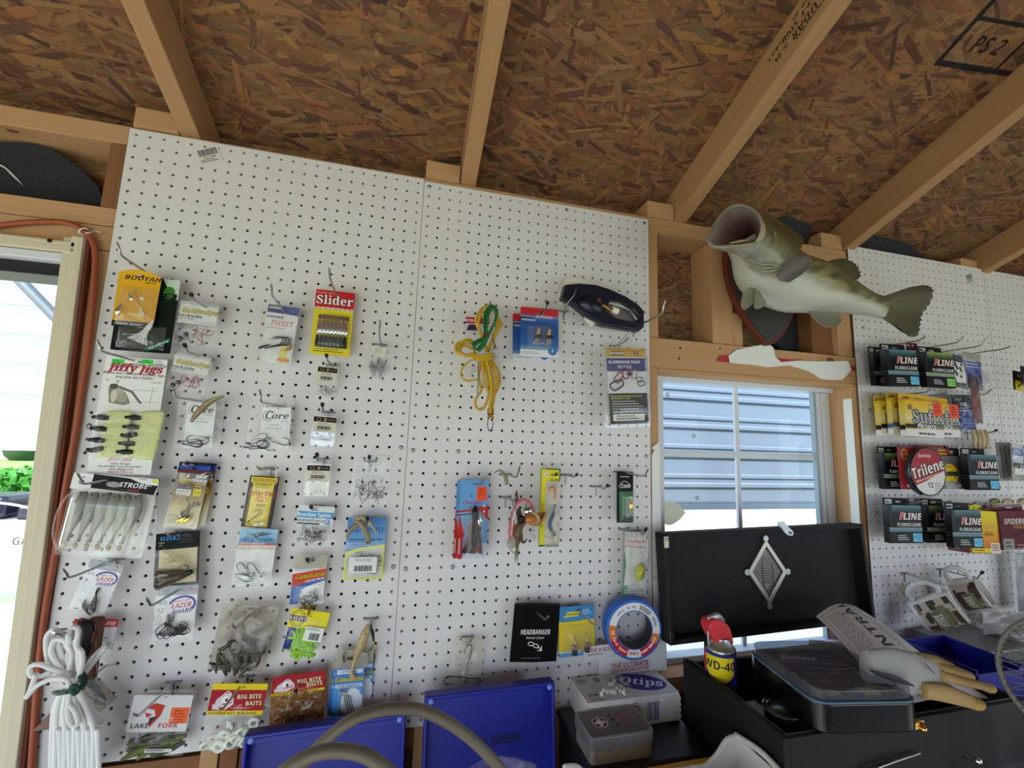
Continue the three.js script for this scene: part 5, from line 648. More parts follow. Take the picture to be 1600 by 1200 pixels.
// ---------- middle pegboard ----------
{ // yellow and green cord stringers
  const z = 2.2, o = W(762, 540, z), t = thing('cord_stringer', 'yellow twisted cord stringer coiled with a wire ring hanging lowest', 'stringer', null, o), r = 0.0031, S = (l, zz = z, rad = r, n = 40) => part(t, 'cord', tube(path(o, l, zz), rad, n, 7), M.ropeYellowTwist);
  S([[762, 548], [750, 520], [744, 500], [750, 486], [760, 478], [772, 482], [778, 500], [772, 525], [762, 548]], 2.4); S([[760, 548], [752, 524], [748, 504], [754, 488], [764, 483]], 2.8); S([[764, 548], [776, 520], [782, 506], [776, 492], [766, 480]], 2.2); S([[770, 524], [780, 512], [784, 506]], 2.0);
  S([[742, 556], [716, 552], [712, 540], [724, 533], [738, 538], [742, 550], [732, 556], [720, 550], [718, 538], [732, 530], [744, 540]], 2.6, r, 60); S([[740, 552], [726, 555], [716, 546], [722, 536], [736, 534]], 2.9); S([[738, 545], [726, 540], [716, 546]], 3.1);
  for (let i = 0; i < 4; i++) S([[741, 553 + i * 2.4, 2.5], [752, 556 + i * 2.2, 3.2], [766, 553 + i * 2.6, 3.1], [771, 554 + i * 2, 2.3]], z, r, 20);
  S([[752, 560], [748, 590], [752, 610], [744, 622], [743, 634], [750, 640], [758, 634], [764, 610], [760, 580], [756, 560]], 2.3, r, 70); S([[758, 560], [770, 590], [772, 620], [767, 645]], 2.7); S([[762, 560], [774, 584], [778, 602], [770, 608], [762, 590], [757, 562]], 2.5); S([[766, 560], [778, 578], [781, 598], [772, 620], [768, 645]], 2.3); S([[744, 560], [728, 568], [720, 585], [730, 595], [748, 592]], 2.4, 0.0022); S([[760, 562], [768, 600], [765, 645]], 2.9); S([[754, 562], [757, 596], [766, 612], [777, 600], [770, 570]], 2.6);
  part(t, 'crimp', rbox(0.0135, 0.016, 0.008, 0.002, 2).translate(...W(766.5, 643, 2.6).sub(o).toArray()), M.brownWood); S([[766, 648], [763, 653]], 2.6); S([[767, 648], [770, 653]], 2.6);
  const rg = part(t, 'wire_ring', new THREE.TorusGeometry(0.0125, 0.0011, 7, 28), M.darkSteel); rg.position.copy(W(766, 662, 2.6).sub(o)); rg.scale.set(0.62, 1.25, 1); rg.rotation.y = 0.5;
  part(t, 'needle', tube(path(o, [[748, 556], [747, 590], [746, 624]], 2.9), 0.0018, 8, 7), M.chrome);
  const z2 = 3.1, o2 = W(764, 505, z2), g = thing('cord_stringer', 'green and white twisted cord stringer hanked in front of the yellow one', 'stringer', null, o2);
  for (const [l, zz] of [[[[758, 520], [756, 500], [760, 484], [768, 480], [775, 488], [772, 506], [764, 522]], 3.2], [[[760, 520], [762, 500], [766, 486], [772, 482], [776, 494], [768, 514], [762, 522]], 3.5], [[[757, 522], [758, 504], [764, 480], [770, 478], [777, 486], [774, 500], [766, 520]], 2.9], [[[760, 526], [750, 534], [741, 540], [744, 546], [752, 538], [760, 527]], 3.4], [[[761, 526], [753, 538], [748, 549], [756, 540], [762, 528]], 3.5], [[[759, 526], [746, 532], [738, 538]], 3.2]]) part(g, 'cord', tube(path(o2, l, zz), 0.0027, 44, 7), M.ropeGreenTwist);
  part(g, 'crimp', rbox(0.014, 0.008, 0.01, 0.002, 2).rotateZ(-0.3).translate(...W(760, 524, 3.4).sub(o2).toArray()), M.brownWood); part(g, 'wire_clip', tube(path(o2, [[768, 528], [773, 538], [771, 545], [776, 543]], 3.0), 0.001, 16, 6), M.darkSteel); const r2 = part(g, 'wire_ring', new THREE.TorusGeometry(0.0095, 0.0009, 6, 24), M.steel); r2.position.copy(W(774, 550, 2.9).sub(o2)); r2.scale.set(0.8, 1.2, 1);
  pegHook('bare steel peg hook holding the yellow and green stringers', W(766, 483, 2.2), 4.2, W(766, 471, 4.2), { bar: false });
  const p = new Pack('snap_bag', 'red headed bag of silver snaps hidden behind the coiled stringers', 'tackle bag', [731, 497, 783, 497, 778, 615, 724, 612], 0.8);
  p.card('header_card', [0, 0, 0.7, 0.2], 0.002, 0.0006, (q, H) => q.R(0, 0, 100, H, '#c9c9cc').R(0, 0, 100, H * 0.42, '#b3202a').T('KING', 22, H * 0.22, 17, '#f0dede').L([[4, H * 0.9], [14, H * 0.5], [40, H * 0.5], [50, H * 0.9]], '#3a2c44', 0, 1)); for (let i = 0; i < 22; i++) p.put('snap', tube([v3(-0.2, -0.5, 0), v3(-0.25, 0.3, 0), v3(0, 0.5, 0), v3(0.25, 0.3, 0), v3(0.15, -0.3, 0.05), v3(0.25, -0.5, 0)], 0.05, 16, 5), M.chrome, rr(0.12, 0.85), rr(0.5, 0.95), rr(-0.003, 0.004), rr(-2, 2), 0.014); p.film('bag', [-0.02, 0.1, 1.02, 1.01], 0, 0.007, M.film, 1.5);
}
function drain(label, q, z, front) {
  const p = new Pack('plug_card', label, 'boat plug card', q, z, { group: 'drain plug cards on one peg' });
  p.card('card', [0, 0, 1, 1], -0.003, 0.0012, (k, H) => k.G(0, 0, 100, H, '#d9dde2', '#3c66a8', '#2f5b9f', '#3f6fb0', '#dfe3ea').R(0, 0, 100, H * 0.16, '#c3303a').T('ATTWOOD', 62, H * 0.18, 9, '#e6c9cc', { i: 1 }).L([[0, H * 0.2], [40, H * 0.22], [0, H * 0.3]], '#26304e', 0, 1).T('KWIKPLUG', 20, H * 0.25, 7, '#e8e8ee').G(0, H * 0.28, 100, H * 0.5, 'rgba(40,70,130,.35)', 'rgba(60,110,180,.35)').T('DRAIN PLUG', 54, H * 0.72, 7, '#d7dff0').R(0, H * 0.86, 100, H * 0.14, '#e2e3e8').E(84, H * 0.86, 12, 12, '#4a78b8').T('2', 84, H * 0.86, 11, '#dfe7f4').lines(6, H * 0.9, 50, 2, 4, '#8890a0', 1.4), { holes: slot(0.52, 0.12, 0.1), r: 0.05, gloss: 1 });
  if (!front) return;
  for (const u of [0.4, 0.68]) { p.put('plug_barrel', new THREE.CylinderGeometry(0.5, 0.46, 1.2, 16), M.chrome, u, 0.72, 0.01, 0, 0.013); p.put('plug_flange', new THREE.CylinderGeometry(0.5, 0.5, 0.22, 18), M.rubber, u + 0.02, 0.61, 0.011, 0, 0.021); p.put('plug_lever', taper([v3(0, -0.5, 0), v3(0.05, 0, 0.1), v3(0.2, 0.5, 0.2)], [0.28, 0.24, 0.2], 8, 8, 0.6), M.brass, u, 0.53, 0.013, 0.1, 0.017); }
  p.blister('blister', [0.16, 0.36, 0.84, 0.86], -0.001, 0.022, M.clear, 6);
}
drain('red topped blue drain plug card, hindmost and lower left of the pair', [803, 490, 862, 493, 858, 566, 800, 562], 0.6, false); drain('red topped blue drain plug card with two chrome plugs, front of the pair', [815, 479.5, 875, 483, 871, 560, 812, 555], 1.7, true); hookAt('two drain plug cards', 847, 489, 1.7, 856, 472, { black: true, L: 3.6 });
{ // navy anchor rope cleat on an ivory base
  const z = 1.6, o = W(935, 485, z), t = thing('anchor_lock', 'navy plastic anchor rope holder on an ivory base with a brass roller', 'boat fitting', null, o), sh = (l) => poly(path(o, l, z).map((k) => [k.x, k.y]));
  const ext = (l, d, b) => new THREE.ExtrudeGeometry(sh(l), { depth: d, bevelEnabled: true, bevelSize: b, bevelThickness: b, bevelSegments: 4, curveSegments: 8 });
  part(t, 'base_plate', ext([[886, 436], [896, 435], [926, 441], [950, 450], [975, 464], [996, 482], [998, 500], [880, 470], [876, 458]], 0.012, 0.002).translate(0, 0, -0.014), M.ivory); part(t, 'base_tab', ext([[913, 496], [918, 495], [928, 506], [924, 510], [914, 500]], 0.006, 0.001), M.ivory);
  const body = new THREE.ExtrudeGeometry((() => { const s = sh([[880, 451], [900, 449], [926, 451], [948, 458], [972, 469], [990, 481], [998, 490], [998, 513], [992, 518], [968, 514], [938, 509], [916, 497], [892, 476], [876, 468]]); const h = path(o, [[946, 474], [966, 476], [984, 486], [994, 499], [993, 507], [980, 506], [956, 501], [940, 490]], z); const p2 = new THREE.Path(); h.forEach((k, i) => (i ? p2.lineTo(k.x, k.y) : p2.moveTo(k.x, k.y))); p2.closePath(); s.holes.push(p2); return s; })(), { depth: 0.016, bevelEnabled: true, bevelSize: 0.0035, bevelThickness: 0.006, bevelSegments: 5 });
  part(t, 'body', body, M.navy); part(t, 'hump', new THREE.SphereGeometry(1, 24, 14).scale(0.034, 0.024, 0.02).rotateZ(-0.35).translate(...W(922, 478, z + 0.75).sub(o).toArray()), M.navy); part(t, 'recess_floor', ext([[944, 472], [985, 486], [996, 508], [955, 503], [938, 490]], 0.002, 0.0005).translate(0, 0, -0.001), M.steel);
  const cyl = (r, l, a) => new THREE.CylinderGeometry(r, r, l, 18).rotateZ(a); part(t, 'roller_arm', cyl(0.0045, 0.03, 1.1).translate(...W(947, 480, z + 0.9).sub(o).toArray()), M.brass); part(t, 'roller_cap', new THREE.CylinderGeometry(0.011, 0.011, 0.006, 20).rotateX(1.57).translate(...W(937, 471, z + 1).sub(o).toArray()), M.navy); part(t, 'brass_bolt', cyl(0.006, 0.006, 0).rotateX(1.57).translate(...W(935, 471, z + 1.2).sub(o).toArray()), M.brass); part(t, 'plastic_roller', cyl(0.0085, 0.016, 1.3).translate(...W(961, 485, z + 0.9).sub(o).toArray()), M.ivory); part(t, 'roller_pin', cyl(0.003, 0.019, 1.3).translate(...W(961, 485, z + 0.95).sub(o).toArray()), M.steel);
  pegHook('long bare peg hook on the right under the navy rope holder', W(992, 512, 0.3), 6.2, W(1036, 457, 6.2)); pegHook('short bare peg hook on the left under the navy rope holder', W(882, 486, 0.2), 2.2, W(886, 480, 2.2));
  part(t, 'bail_wire', tube(path(o, [[882, 487, 0.3], [884, 478, 2.3], [896, 462, 2.8], [900, 452, 2.6], [899, 447, 1]], z), 0.0014, 20, 6), M.steel); part(t, 'bail_wire', tube(path(o, [[966, 537, 0.3], [980, 522, 1.6], [997, 505, 2.4]], z), 0.0014, 14, 6), M.steel);
}
{
  const p = new Pack('carabiner_pack', 'tall clear clamshell of coloured carabiners with a black lower card beside the window', 'hardware pack', [941, 541, 1005, 541, 1014, 667, 949, 668], 1.9);
  p.card('card', [0.06, 0.03, 0.98, 0.96], 0.004, 0.0008, (q, H) => { q.R(0, 0, 100, H, '#dcdce0').R(0, 0, 100, 22, '#c59a3c').R(14, 8, 34, 10, '#5b3a3a').T('PROMIER', 30, 13, 8, '#eee').T('12', 78, 13, 14, '#2a2f6a').R(0, 24, 100, 32, '#2f3878').T('ALUMINUM SNAP', 46, 34, 10, '#e8e8f0', { sx: 1 }).T('HOOKS', 46, 46, 11, '#cfd2ee').E(58, 62, 8, 5, '#28306a').R(0, H * 0.6, 100, H * 0.4, '#161616').T('Spring loaded for quick and secure', 46, H * 0.635, 5, '#e5dc5a').T('attachment of straps', 30, H * 0.665, 5, '#e5dc5a').lines(8, H * 0.7, 80, 5, 6, '#e0e0e0', 2).lines(8, H * 0.85, 34, 1, 5, '#bbb', 2).R(8, H * 0.875, 82, H * 0.085, '#e6e4dc').lines(16, H * 0.89, 66, 2, 6, '#444', 2.5); }, { r: 0.02 });
  const cb = (u, v, s, a, col) => { const m = p.put('carabiner', tube([v3(-0.35, -0.4, 0), v3(-0.15, 0.45, 0), v3(0.12, 0.5, 0), v3(0.3, 0.3, 0), v3(0.22, -0.35, 0), v3(0.02, -0.5, 0)], 0.055, 40, 8, true), col, u, v, 0.01, a, s); };
  cb(0.25, 0.49, 0.034, -0.95, M.hookDark); cb(0.3, 0.4, 0.027, -0.5, M.redHook); cb(0.47, 0.345, 0.026, 0.3, M.redHook); cb(0.68, 0.36, 0.021, -0.15, M.zinc); cb(0.8, 0.42, 0.016, -1.2, M.hookDark); cb(0.84, 0.475, 0.019, -1.3, M.hookDark);
  p.put('front_shell', domeGeo(p.w * 0.98, p.h * 0.97, 0.03, 14), M.clear, 0.5, 0.5, 0.0005); p.put('shell_back', plate(rrect(p.w * 1.08, p.h * 1.0, 0.005), 0.001), M.clear, 0.5, 0.5, -0.001); p.put('hang_tab', plate(rrect(p.w * 0.5, p.h * 0.1, 0.006, [[0, 0.003, 0.009, 0.003]]), 0.001), M.clear, 0.5, -0.04, 0);
  hookAt('clamshell of carabiners', 970, 537, 1.2, undefined, undefined, { L: 2.6 });
}
function charmer(label, q, z, front) {
  const p = new Pack('bait_card', label, 'lure pack', q, z, { group: 'light blue and red bait cards' });
  p.card('card', [0, 0, 1, 1], -0.003, 0.001, (k, H) => { k.R(0, 0, 100, H, '#6ba0d6').L([[0, H * 0.4], [100, H * 0.33], [100, H * 0.5], [30, H * 0.62], [0, H * 0.9]], '#c9352e', 0, 1).L([[0, H * 0.42], [70, H * 0.4], [100, H * 0.52], [20, H * 0.7]], '#7fa9cf', 0, 1).R(0, H * 0.66, 16, H * 0.34, '#b92c2c').L([[12, H], [48, H * 0.86], [100, H * 0.8], [100, H]], '#c9d0d8', 0, 1).L([[0, H * 0.45], [40, H * 0.44], [60, H * 0.4]], '#222', 3).T('Charmer', 44, H * 0.29, 17, '#b32a30', { i: 1, f: 'serif', sx: 0.9 }).E(40, H * 0.21, 3, 3, '#1d2b44').E(86, H * 0.34, 4, 4, '#e8d9d4').E(86, H * 0.41, 4, 4, '#e8d9d4'); for (let i = 0; i < 2; i++) k.T('FISHERMAN', 5 + 0 * i, H * 0.84, 9, '#ddd3d0', { rot: -1.57 }); k.R(58, H * 0.09, 36, H * 0.18, '#ee5a33').lines(63, H * 0.11, 26, 5, 6, '#a3341a', 2.4); }, { holes: slot(0.52, 0.06, 0.07), r: 0.05, gloss: 1 });
  if (!front) return; p.put('lure_head', taper([v3(0, -0.5, 0), v3(0, 0, 0.05), v3(0, 0.5, 0)], [0.25, 0.33, 0.1], 12, 10), M.black, 0.52, 0.4, 0.008, 0, 0.025);
  for (let i = 0; i < 34; i++) p.put('skirt_strand', tube([v3(0, 0.5, 0), v3(rr(-0.2, 0.2), 0, rr(-0.02, 0.08)), v3(rr(-0.32, 0.32), -0.6, rr(-0.02, 0.1))], 0.018, 8, 5), i % 4 ? M.black : M.redHook, 0.52, 0.64, 0.008, -0.08, 0.075); p.put('spinner_blade', taper([v3(0, -0.5, 0), v3(0, 0, 0.03), v3(0, 0.5, 0)], [0.02, 0.16, 0.02], 10, 8, 0.3), M.chrome, 0.68, 0.52, 0.012, 0, 0.03); p.blister('blister', [0.18, 0.34, 0.9, 0.98], -0.001, 0.026, M.clear, 6);
}
charmer('light blue and red bait card, hind one of the pair, left edge showing', [714, 752, 757, 751, 750, 873, 708, 872], 0.7, false); charmer('light blue and red bait card with an orange sticker, front one of the pair', [719.7, 749.5, 766, 749.5, 759, 872.7, 715, 874], 1.7, true); hookAt('two light blue and red bait cards', 744, 756, 1.7, 756, 748, { L: 3.2 });
{ // empty hooks and small baits
  const E2 = (label, x, y, tx, ty, L, o = {}) => pegHook(label, W(x, y, 0), L, W(tx, ty, L), o);
  E2('black tipped empty peg hook right of the yellow worm rig card', 884, 742, 902, 741, 2.6, blk); E2('black tipped empty peg hook left of the black and green card', 931, 760, 950, 758, 2.6, blk); E2('bare peg hook holding the little grey lizard', 791, 741, 812, 729, 3.4); E2('bare peg hook holding the cluster of lures', 790, 777, 806, 777, 2.6); E2('empty bare peg hook left of the crimson crankbait bag', 975, 827, 984, 826, 1.2);
  const z = 2.0, o = W(788, 745, z), t = thing('lizard_bait', 'small grey soft lizard bait on a bare peg above the lure cluster', 'lure', null, o); part(t, 'body', taper(path(o, [[772, 739], [780, 735], [787, 740], [791, 750], [792, 757]], z), [0.0008, 0.002, 0.0038, 0.0045, 0.0035], 22, 8), M.minnow); part(t, 'leg', tube(path(o, [[790, 750], [789, 758]], z), 0.0009, 6, 5), M.minnow); part(t, 'leg', tube(path(o, [[792, 752], [796, 757]], z), 0.0009, 6, 5), M.minnow);
}
{ // lure cluster, each lure its own thing
  const z = 2.4, mk = (name, label, c, zz = z) => thing(name, label, 'lure', null, W(c[0], c[1], zz)), orangeLure = std('#b5712f', 0.35), pinkLure = std('#d8707a', 0.4), brownLure = std('#5d4528', 0.4);
  { const o = [815, 805], t = mk('curved_lure', 'pink and white curved plastic lure arching round the lure cluster', o), O = t.position; part(t, 'body', taper(path(O, [[835, 800], [830, 788], [820, 781], [811, 784], [805, 796], [800, 815], [796, 832], [797, 845]], 2.2), [0.003, 0.0055, 0.006, 0.007, 0.0068, 0.006, 0.005, 0.003], 36, 10, 0.6), pinkLure); part(t, 'flank', taper(path(O, [[812, 787], [806, 797], [802, 812], [800, 826]], 2.5), [0.002, 0.004, 0.004, 0.002], 20, 8, 0.5), M.white); part(t, 'eye', new THREE.SphereGeometry(0.0016, 8, 6).translate(...W(806, 797, 2.72).sub(O).toArray()), M.black); part(t, 'bill', new THREE.SphereGeometry(1, 14, 8).scale(0.011, 0.014, 0.003).translate(...W(799, 848, 2.3).sub(O).toArray()), M.smoke); part(t, 'red_flash', taper(path(O, [[802, 812], [803, 824], [801, 838]], 2.55), [0.003, 0.006, 0.003], 12, 8, 0.4), M.red); }
  { const o = [840, 815], t = mk('crankbait', 'orange brown barred crankbait nose down in the lure cluster', o, 3.2), O = t.position; part(t, 'body', taper(path(O, [[820, 812], [828, 811], [838, 812], [846, 806], [853, 801]], 3.2), [0.008, 0.0115, 0.0135, 0.0095, 0.003], 26, 14), orangeLure); for (const [a, b, c, d] of [[837, 818, 843, 806], [842, 815, 847, 804], [846, 811, 850, 802]]) part(t, 'bar', tube(path(O, [[a, b, 3.6], [(a + c) / 2 + 1, (b + d) / 2, 3.74], [c, d, 3.6]], 3.6), 0.0009, 8, 5), M.black); part(t, 'nose', new THREE.SphereGeometry(0.009, 16, 12).translate(...W(814, 811, 3.2).sub(O).toArray()), M.black); part(t, 'hook_ring', tube(path(O, [[853, 801], [857, 794], [861, 797], [857, 804]], 3.2), 0.0008, 16, 6), M.steel); part(t, 'back_claw', taper(path(O, [[832, 802], [838, 804], [842, 812], [836, 818], [830, 814]], 3.75), [0.001, 0.003, 0.003, 0.002, 0.001], 16, 8), M.sand); }
  { const t = mk('blade_bait', 'silver willow spinner blade dangling under the orange crankbait', [834, 834], 3.0), O = t.position; part(t, 'blade', taper(path(O, [[833, 818], [834, 832], [835, 845]], 3.0), [0.001, 0.0065, 0.001], 16, 12, 0.3), M.chrome); part(t, 'clevis', tube(path(O, [[832, 812], [833, 818]], 3.0), 0.0008, 6, 6), M.steel); }
  { const t = mk('crawfish_bait', 'brown olive crawfish bait with forked claws, lowest of the lure cluster', [812, 828], 2.9), O = t.position; part(t, 'body', taper(path(O, [[820, 816], [812, 822], [809, 834], [809, 844], [807, 856]], 2.9), [0.005, 0.009, 0.01, 0.006, 0.003], 22, 12), brownLure); part(t, 'claw', taper(path(O, [[808, 850], [806, 866], [805, 879]], 2.9), [0.004, 0.004, 0.0008], 12, 8, 0.5), M.oliveBait); part(t, 'claw', taper(path(O, [[809, 850], [809, 866], [808, 880]], 2.8), [0.004, 0.003, 0.0008], 12, 8, 0.5), M.oliveBait); part(t, 'side_fin', taper(path(O, [[814, 834], [817, 848], [824, 842]], 2.8), [0.007, 0.006, 0.001], 14, 8, 0.5), brownLure); part(t, 'leg', tube(path(O, [[798, 860], [804, 864]], 2.8), 0.0012, 6, 6), M.minnow); part(t, 'wire', tube(path(O, [[796, 826], [806, 823], [822, 816]], 3.2), 0.0007, 10, 5), M.brass); }
  { const t = mk('treble_lure', 'silver lure with treble hooks at the top of the lure cluster', [822, 790], 2.6), O = t.position; part(t, 'body', new THREE.SphereGeometry(1, 16, 12).scale(0.009, 0.012, 0.006).translate(...W(825, 800, 2.7).sub(O).toArray()), M.chrome); for (let i = 0; i < 3; i++) part(t, 'treble_point', hookGeo.clone().scale(0.016, 0.016, 0.016).rotateY(i * 2.1).rotateZ(rr(-0.5, 0.5)).translate(...W(822, 792, 2.9).sub(O).toArray()), M.hookDark); part(t, 'swivel', tube(path(O, [[800, 779], [802, 790], [808, 795]], 2.6), 0.0008, 12, 6), M.darkSteel); }
  { const t = mk('tube_bait', 'brown bullet nosed bait hanging at the back of the lure cluster', [808, 785], 1.8), O = t.position; part(t, 'body', taper(path(O, [[807, 766], [807, 775], [808, 790], [812, 806]], 1.8), [0.0008, 0.004, 0.0055, 0.006], 16, 10), brownLure); part(t, 'tail', taper(path(O, [[801, 800], [799, 815], [797, 826]], 1.8), [0.003, 0.005, 0.003], 10, 8), M.minnow); }
}
{
  const p = new Pack('worm_rig_card', 'yellow and green card with a blue worm rig and orange curl tail', 'lure pack', [847, 731.5, 878, 733, 871, 854, 841, 855], 1.5);
  p.card('card', [0, 0, 1, 1], -0.003, 0.001, (q, H) => { q.R(0, 0, 100, H, '#2f7a3c').R(3, 3, 92, H - 12, '#e6d92c').R(24, 0, 76, 6, '#2f7a3c').R(94, 0, 6, 70, '#2f7a3c').R(26, 64, 74, H - 76, '#e6dfd0').E(28, 28, 12, 14, '#efe6df').T('2', 28, 28, 17, '#54305a', { b: 1, f: 'serif' }).T('CREME', 68, 54, 16, '#3b5a1c', { f: 'serif' }).T('READY MADE RIG', 12, H * 0.6, 15, '#2e3a14', { rot: -1.57, b: 0 }); }, { holes: slot(0.62, 0.085, 0.12) });
  p.put('worm', taper([v3(0.05, 0.42, 0), v3(0, 0.15, 0.02), v3(-0.1, -0.1, 0.02), v3(-0.08, -0.3, 0), v3(0.1, -0.5, 0)], [0.045, 0.055, 0.06, 0.06, 0.03], 24, 8), std('#3a5a78', 0.4), 0.64, 0.64, 0.004, 0, 0.075); p.put('curl_tail', taper([v3(0.1, -0.6, 0), v3(0.18, 0, 0), v3(0.1, 0.42, 0), v3(-0.2, 0.5, 0), v3(-0.42, 0.3, 0), v3(-0.36, 0.1, 0)], [0.1, 0.14, 0.16, 0.14, 0.1, 0.04], 26, 8, 0.5), std('#e2633a', 0.4), 0.6, 0.31, 0.005, 0, 0.025); p.put('hook', hookGeo, M.hookDark, 0.5, 0.88, 0.006, 1.2, 0.02); p.put('bead', new THREE.SphereGeometry(0.002, 8, 6), M.red, 0.62, 0.85, 0.006);
  p.film('sleeve', [0.24, 0.16, 1, 1], 0.001, 0.008, M.filmSoft, 0.8); hookAt('yellow and green worm rig card', 866, 742, 1.5, 870, 741, { L: 3, black: true });
}
{
  const p = new Pack('spinner_card', 'narrow black card over a green blister with a gold spinner', 'lure pack', [966, 737, 991, 737, 988.5, 816.7, 962, 816.7], 1.5);
  p.card('card', [0, 0, 1, 1], -0.002, 0.001, (q, H) => q.R(0, 0, 100, H, '#17181a').R(20, 26, 58, 4, '#cfcfcf').L([[14, 80], [30, 58], [50, 52], [66, 60], [84, 74], [80, 86], [20, 88]], '#d8d8d8', 3, 1).T('Yum', 50, 76, 24, '#e4e4e4', { f: 'serif', i: 1 }).G(14, H * 0.4, 86, H * 0.58, '#2a7a46', '#1f6b3c', '#153d25').E(66, H * 0.88, 14, 12, '#5c3a7a').T('JIG', 66, H * 0.88, 9, '#ddd')); p.put('spinner', taper([v3(0, -0.5, 0), v3(0, 0, 0.04), v3(0, 0.5, 0)], [0.03, 0.16, 0.14, 0.03], 14, 8), M.gold, 0.72, 0.66, 0.008, 0, 0.036); p.put('head', new THREE.SphereGeometry(0.004, 10, 8), M.sand, 0.74, 0.5, 0.008); p.blister('blister', [0.14, 0.38, 1, 0.98], -0.001, 0.014, M.clear, 10); hookAt('narrow black and green card', 978, 739, 1.5, 1013, 733);
}
{
  const p = new Pack('crankbait_bag', 'long clear bag with orange lettering holding a yellow green crankbait', 'lure pack', [983, 830.7, 1015, 833, 1006.7, 931, 970.5, 933], 1.5);
  p.card('card', [0, 0, 1, 1], -0.006, 0.0006, (q, H) => q.R(0, 0, 100, H, '#c9c7c0').R(0, 0, 100, 24, '#b9c0b6').T('Swimming Bug', 54, 38, 17, '#cc5330', { sx: 0.85 }).L([[0, 66], [12, 56], [40, 60], [100, 62]], '#cc5330', 3).L([[0, 70], [10, 130], [0, H - 16], [20, H], [0, H]], '#2d8a55', 0, 1).R(0, H - 40, 20, 40, '#2d8a55').R(16, H - 10, 84, 3, '#222').R(16, H - 18, 84, 3, '#222').R(16, H - 26, 84, 2, '#555'), { gloss: 1 });
  p.put('crankbait', taper([v3(0, -0.5, 0), v3(-0.05, -0.1, 0.02), v3(0, 0.25, 0.02), v3(0.08, 0.5, 0)], [0.05, 0.2, 0.27, 0.24, 0.08], 20, 12, 0.7), std('#b8b52c', 0.3), 0.62, 0.63, 0.004, -0.15, 0.042); p.put('back_stripe', taper([v3(0.12, -0.4, 0.1), v3(0.2, 0.1, 0.08), v3(0.18, 0.46, 0)], [0.02, 0.08, 0.03], 12, 8), M.oliveBait, 0.62, 0.63, 0.005, -0.15, 0.042); p.put('eye', new THREE.SphereGeometry(0.0022, 8, 6), M.red, 0.66, 0.56, 0.011); p.put('bill', new THREE.SphereGeometry(1, 12, 8).scale(0.01, 0.008, 0.002), M.clear, 0.5, 0.85, 0.004); p.hooks(2, [0.4, 0.82, 0.7, 0.88], 0.6, M.hookSilver, 0.006); p.film('bag', [-0.02, 0, 1.02, 1.0], 0, 0.011, M.film, 1.1); pegHook('black tipped peg hook holding the long crankbait bag', W(1000, 832, 0.9), 2.6, W(1006, 826, 2.6), blk);
}
{
  const p = new Pack('lure_pouch', 'glossy black foil pouch with white lettering and a fish hook emblem', 'lure pack', [800, 942.5, 872.5, 942, 872, 1034.5, 800.5, 1035], 1.2);
  p.card('pouch', [0, 0, 1, 1], -0.002, 0.0025, (q, H) => q.R(0, 0, 100, H, '#0d0d0e').T('HEADBANGER', 50, 56, 13.5, '#e9e9e9', { sx: 0.72 }).T('Power Liner', 50, 67, 6.4, '#d9d9d9', { i: 1, f: 'serif' }).E(42, 79, 6, 3.4, '#e2e2e2', { w: 1.8, rot: 0.2 }).E(53, 83, 6, 3.4, '#e2e2e2', { w: 1.8, rot: 0.3 }).L([[58, 84], [64, 90]], '#e2e2e2', 2).L([[58, 92], [66, 92], [65, 84]], '#e2e2e2', 2).lines(24, H - 9, 54, 1, 4, '#8a8a8a', 1.2), { gloss: 1, shape: [[0.005, 0.01], [0.3, 0], [0.995, 0.005], [1, 0.99], [0.5, 1], [0, 0.985]] });
  p.put('heat_seal', rbox(p.w * 0.98, 0.004, 0.0012, 0.0005), M.blackGloss, 0.5, 0.02, 0.002); hookAt('black foil pouch', 838, 957, 1.2, 857, 963, { L: 3.4, bar: false });
}
{
  const p = new Pack('plug_card', 'blue and yellow card holding two dark rubber drain plugs', 'boat plug card', [873.8, 950, 930, 944.5, 928.8, 1022.5, 873.8, 1028.8], 1.2);
  p.card('card', [0, 0, 1, 1], -0.003, 0.001, (q, H) => q.R(0, 0, 100, H, '#e2c928').R(0, 0, 100, 36, '#3f8cc9').L([[12, 26], [22, 14], [62, 12], [54, 26]], '#e6d43a', 0, 1).T('SEACHOICE', 38, 20, 9, '#34506a', { i: 1 }).lines(66, 10, 26, 3, 5, '#cfe2ef', 2).lines(8, 36, 74, 1, 4, '#4d5a66', 2).R(0, H - 13, 100, 13, '#5b93c4').R(0, H - 13, 60, 3, '#d9dad4'), { holes: slot(0.52, 0.1, 0.05), r: 0.03 });
  for (const [u, v] of [[0.36, 0.78], [0.7, 0.75]]) { p.put('plug_barrel', new THREE.CylinderGeometry(0.5, 0.46, 0.9, 18), M.rubber, u, v + 0.05, 0.014, 0, 0.014); p.put('plug_cap', new THREE.CylinderGeometry(0.36, 0.5, 0.3, 20), M.chrome, u, v - 0.05, 0.014, 0, 0.021); p.put('plug_stem', taper([v3(0, -0.5, 0), v3(0, 0, 0), v3(-0.1, 0.5, 0.1)], [0.3, 0.14, 0.16], 8, 8), M.brass, u, v - 0.17, 0.014, 0, 0.017); } p.blister('blister', [0.1, 0.36, 0.92, 0.92], -0.001, 0.026, M.clear, 5); hookAt('blue and yellow plug card', 904, 953, 1.2, 930, 976, { L: 4.6 });
}
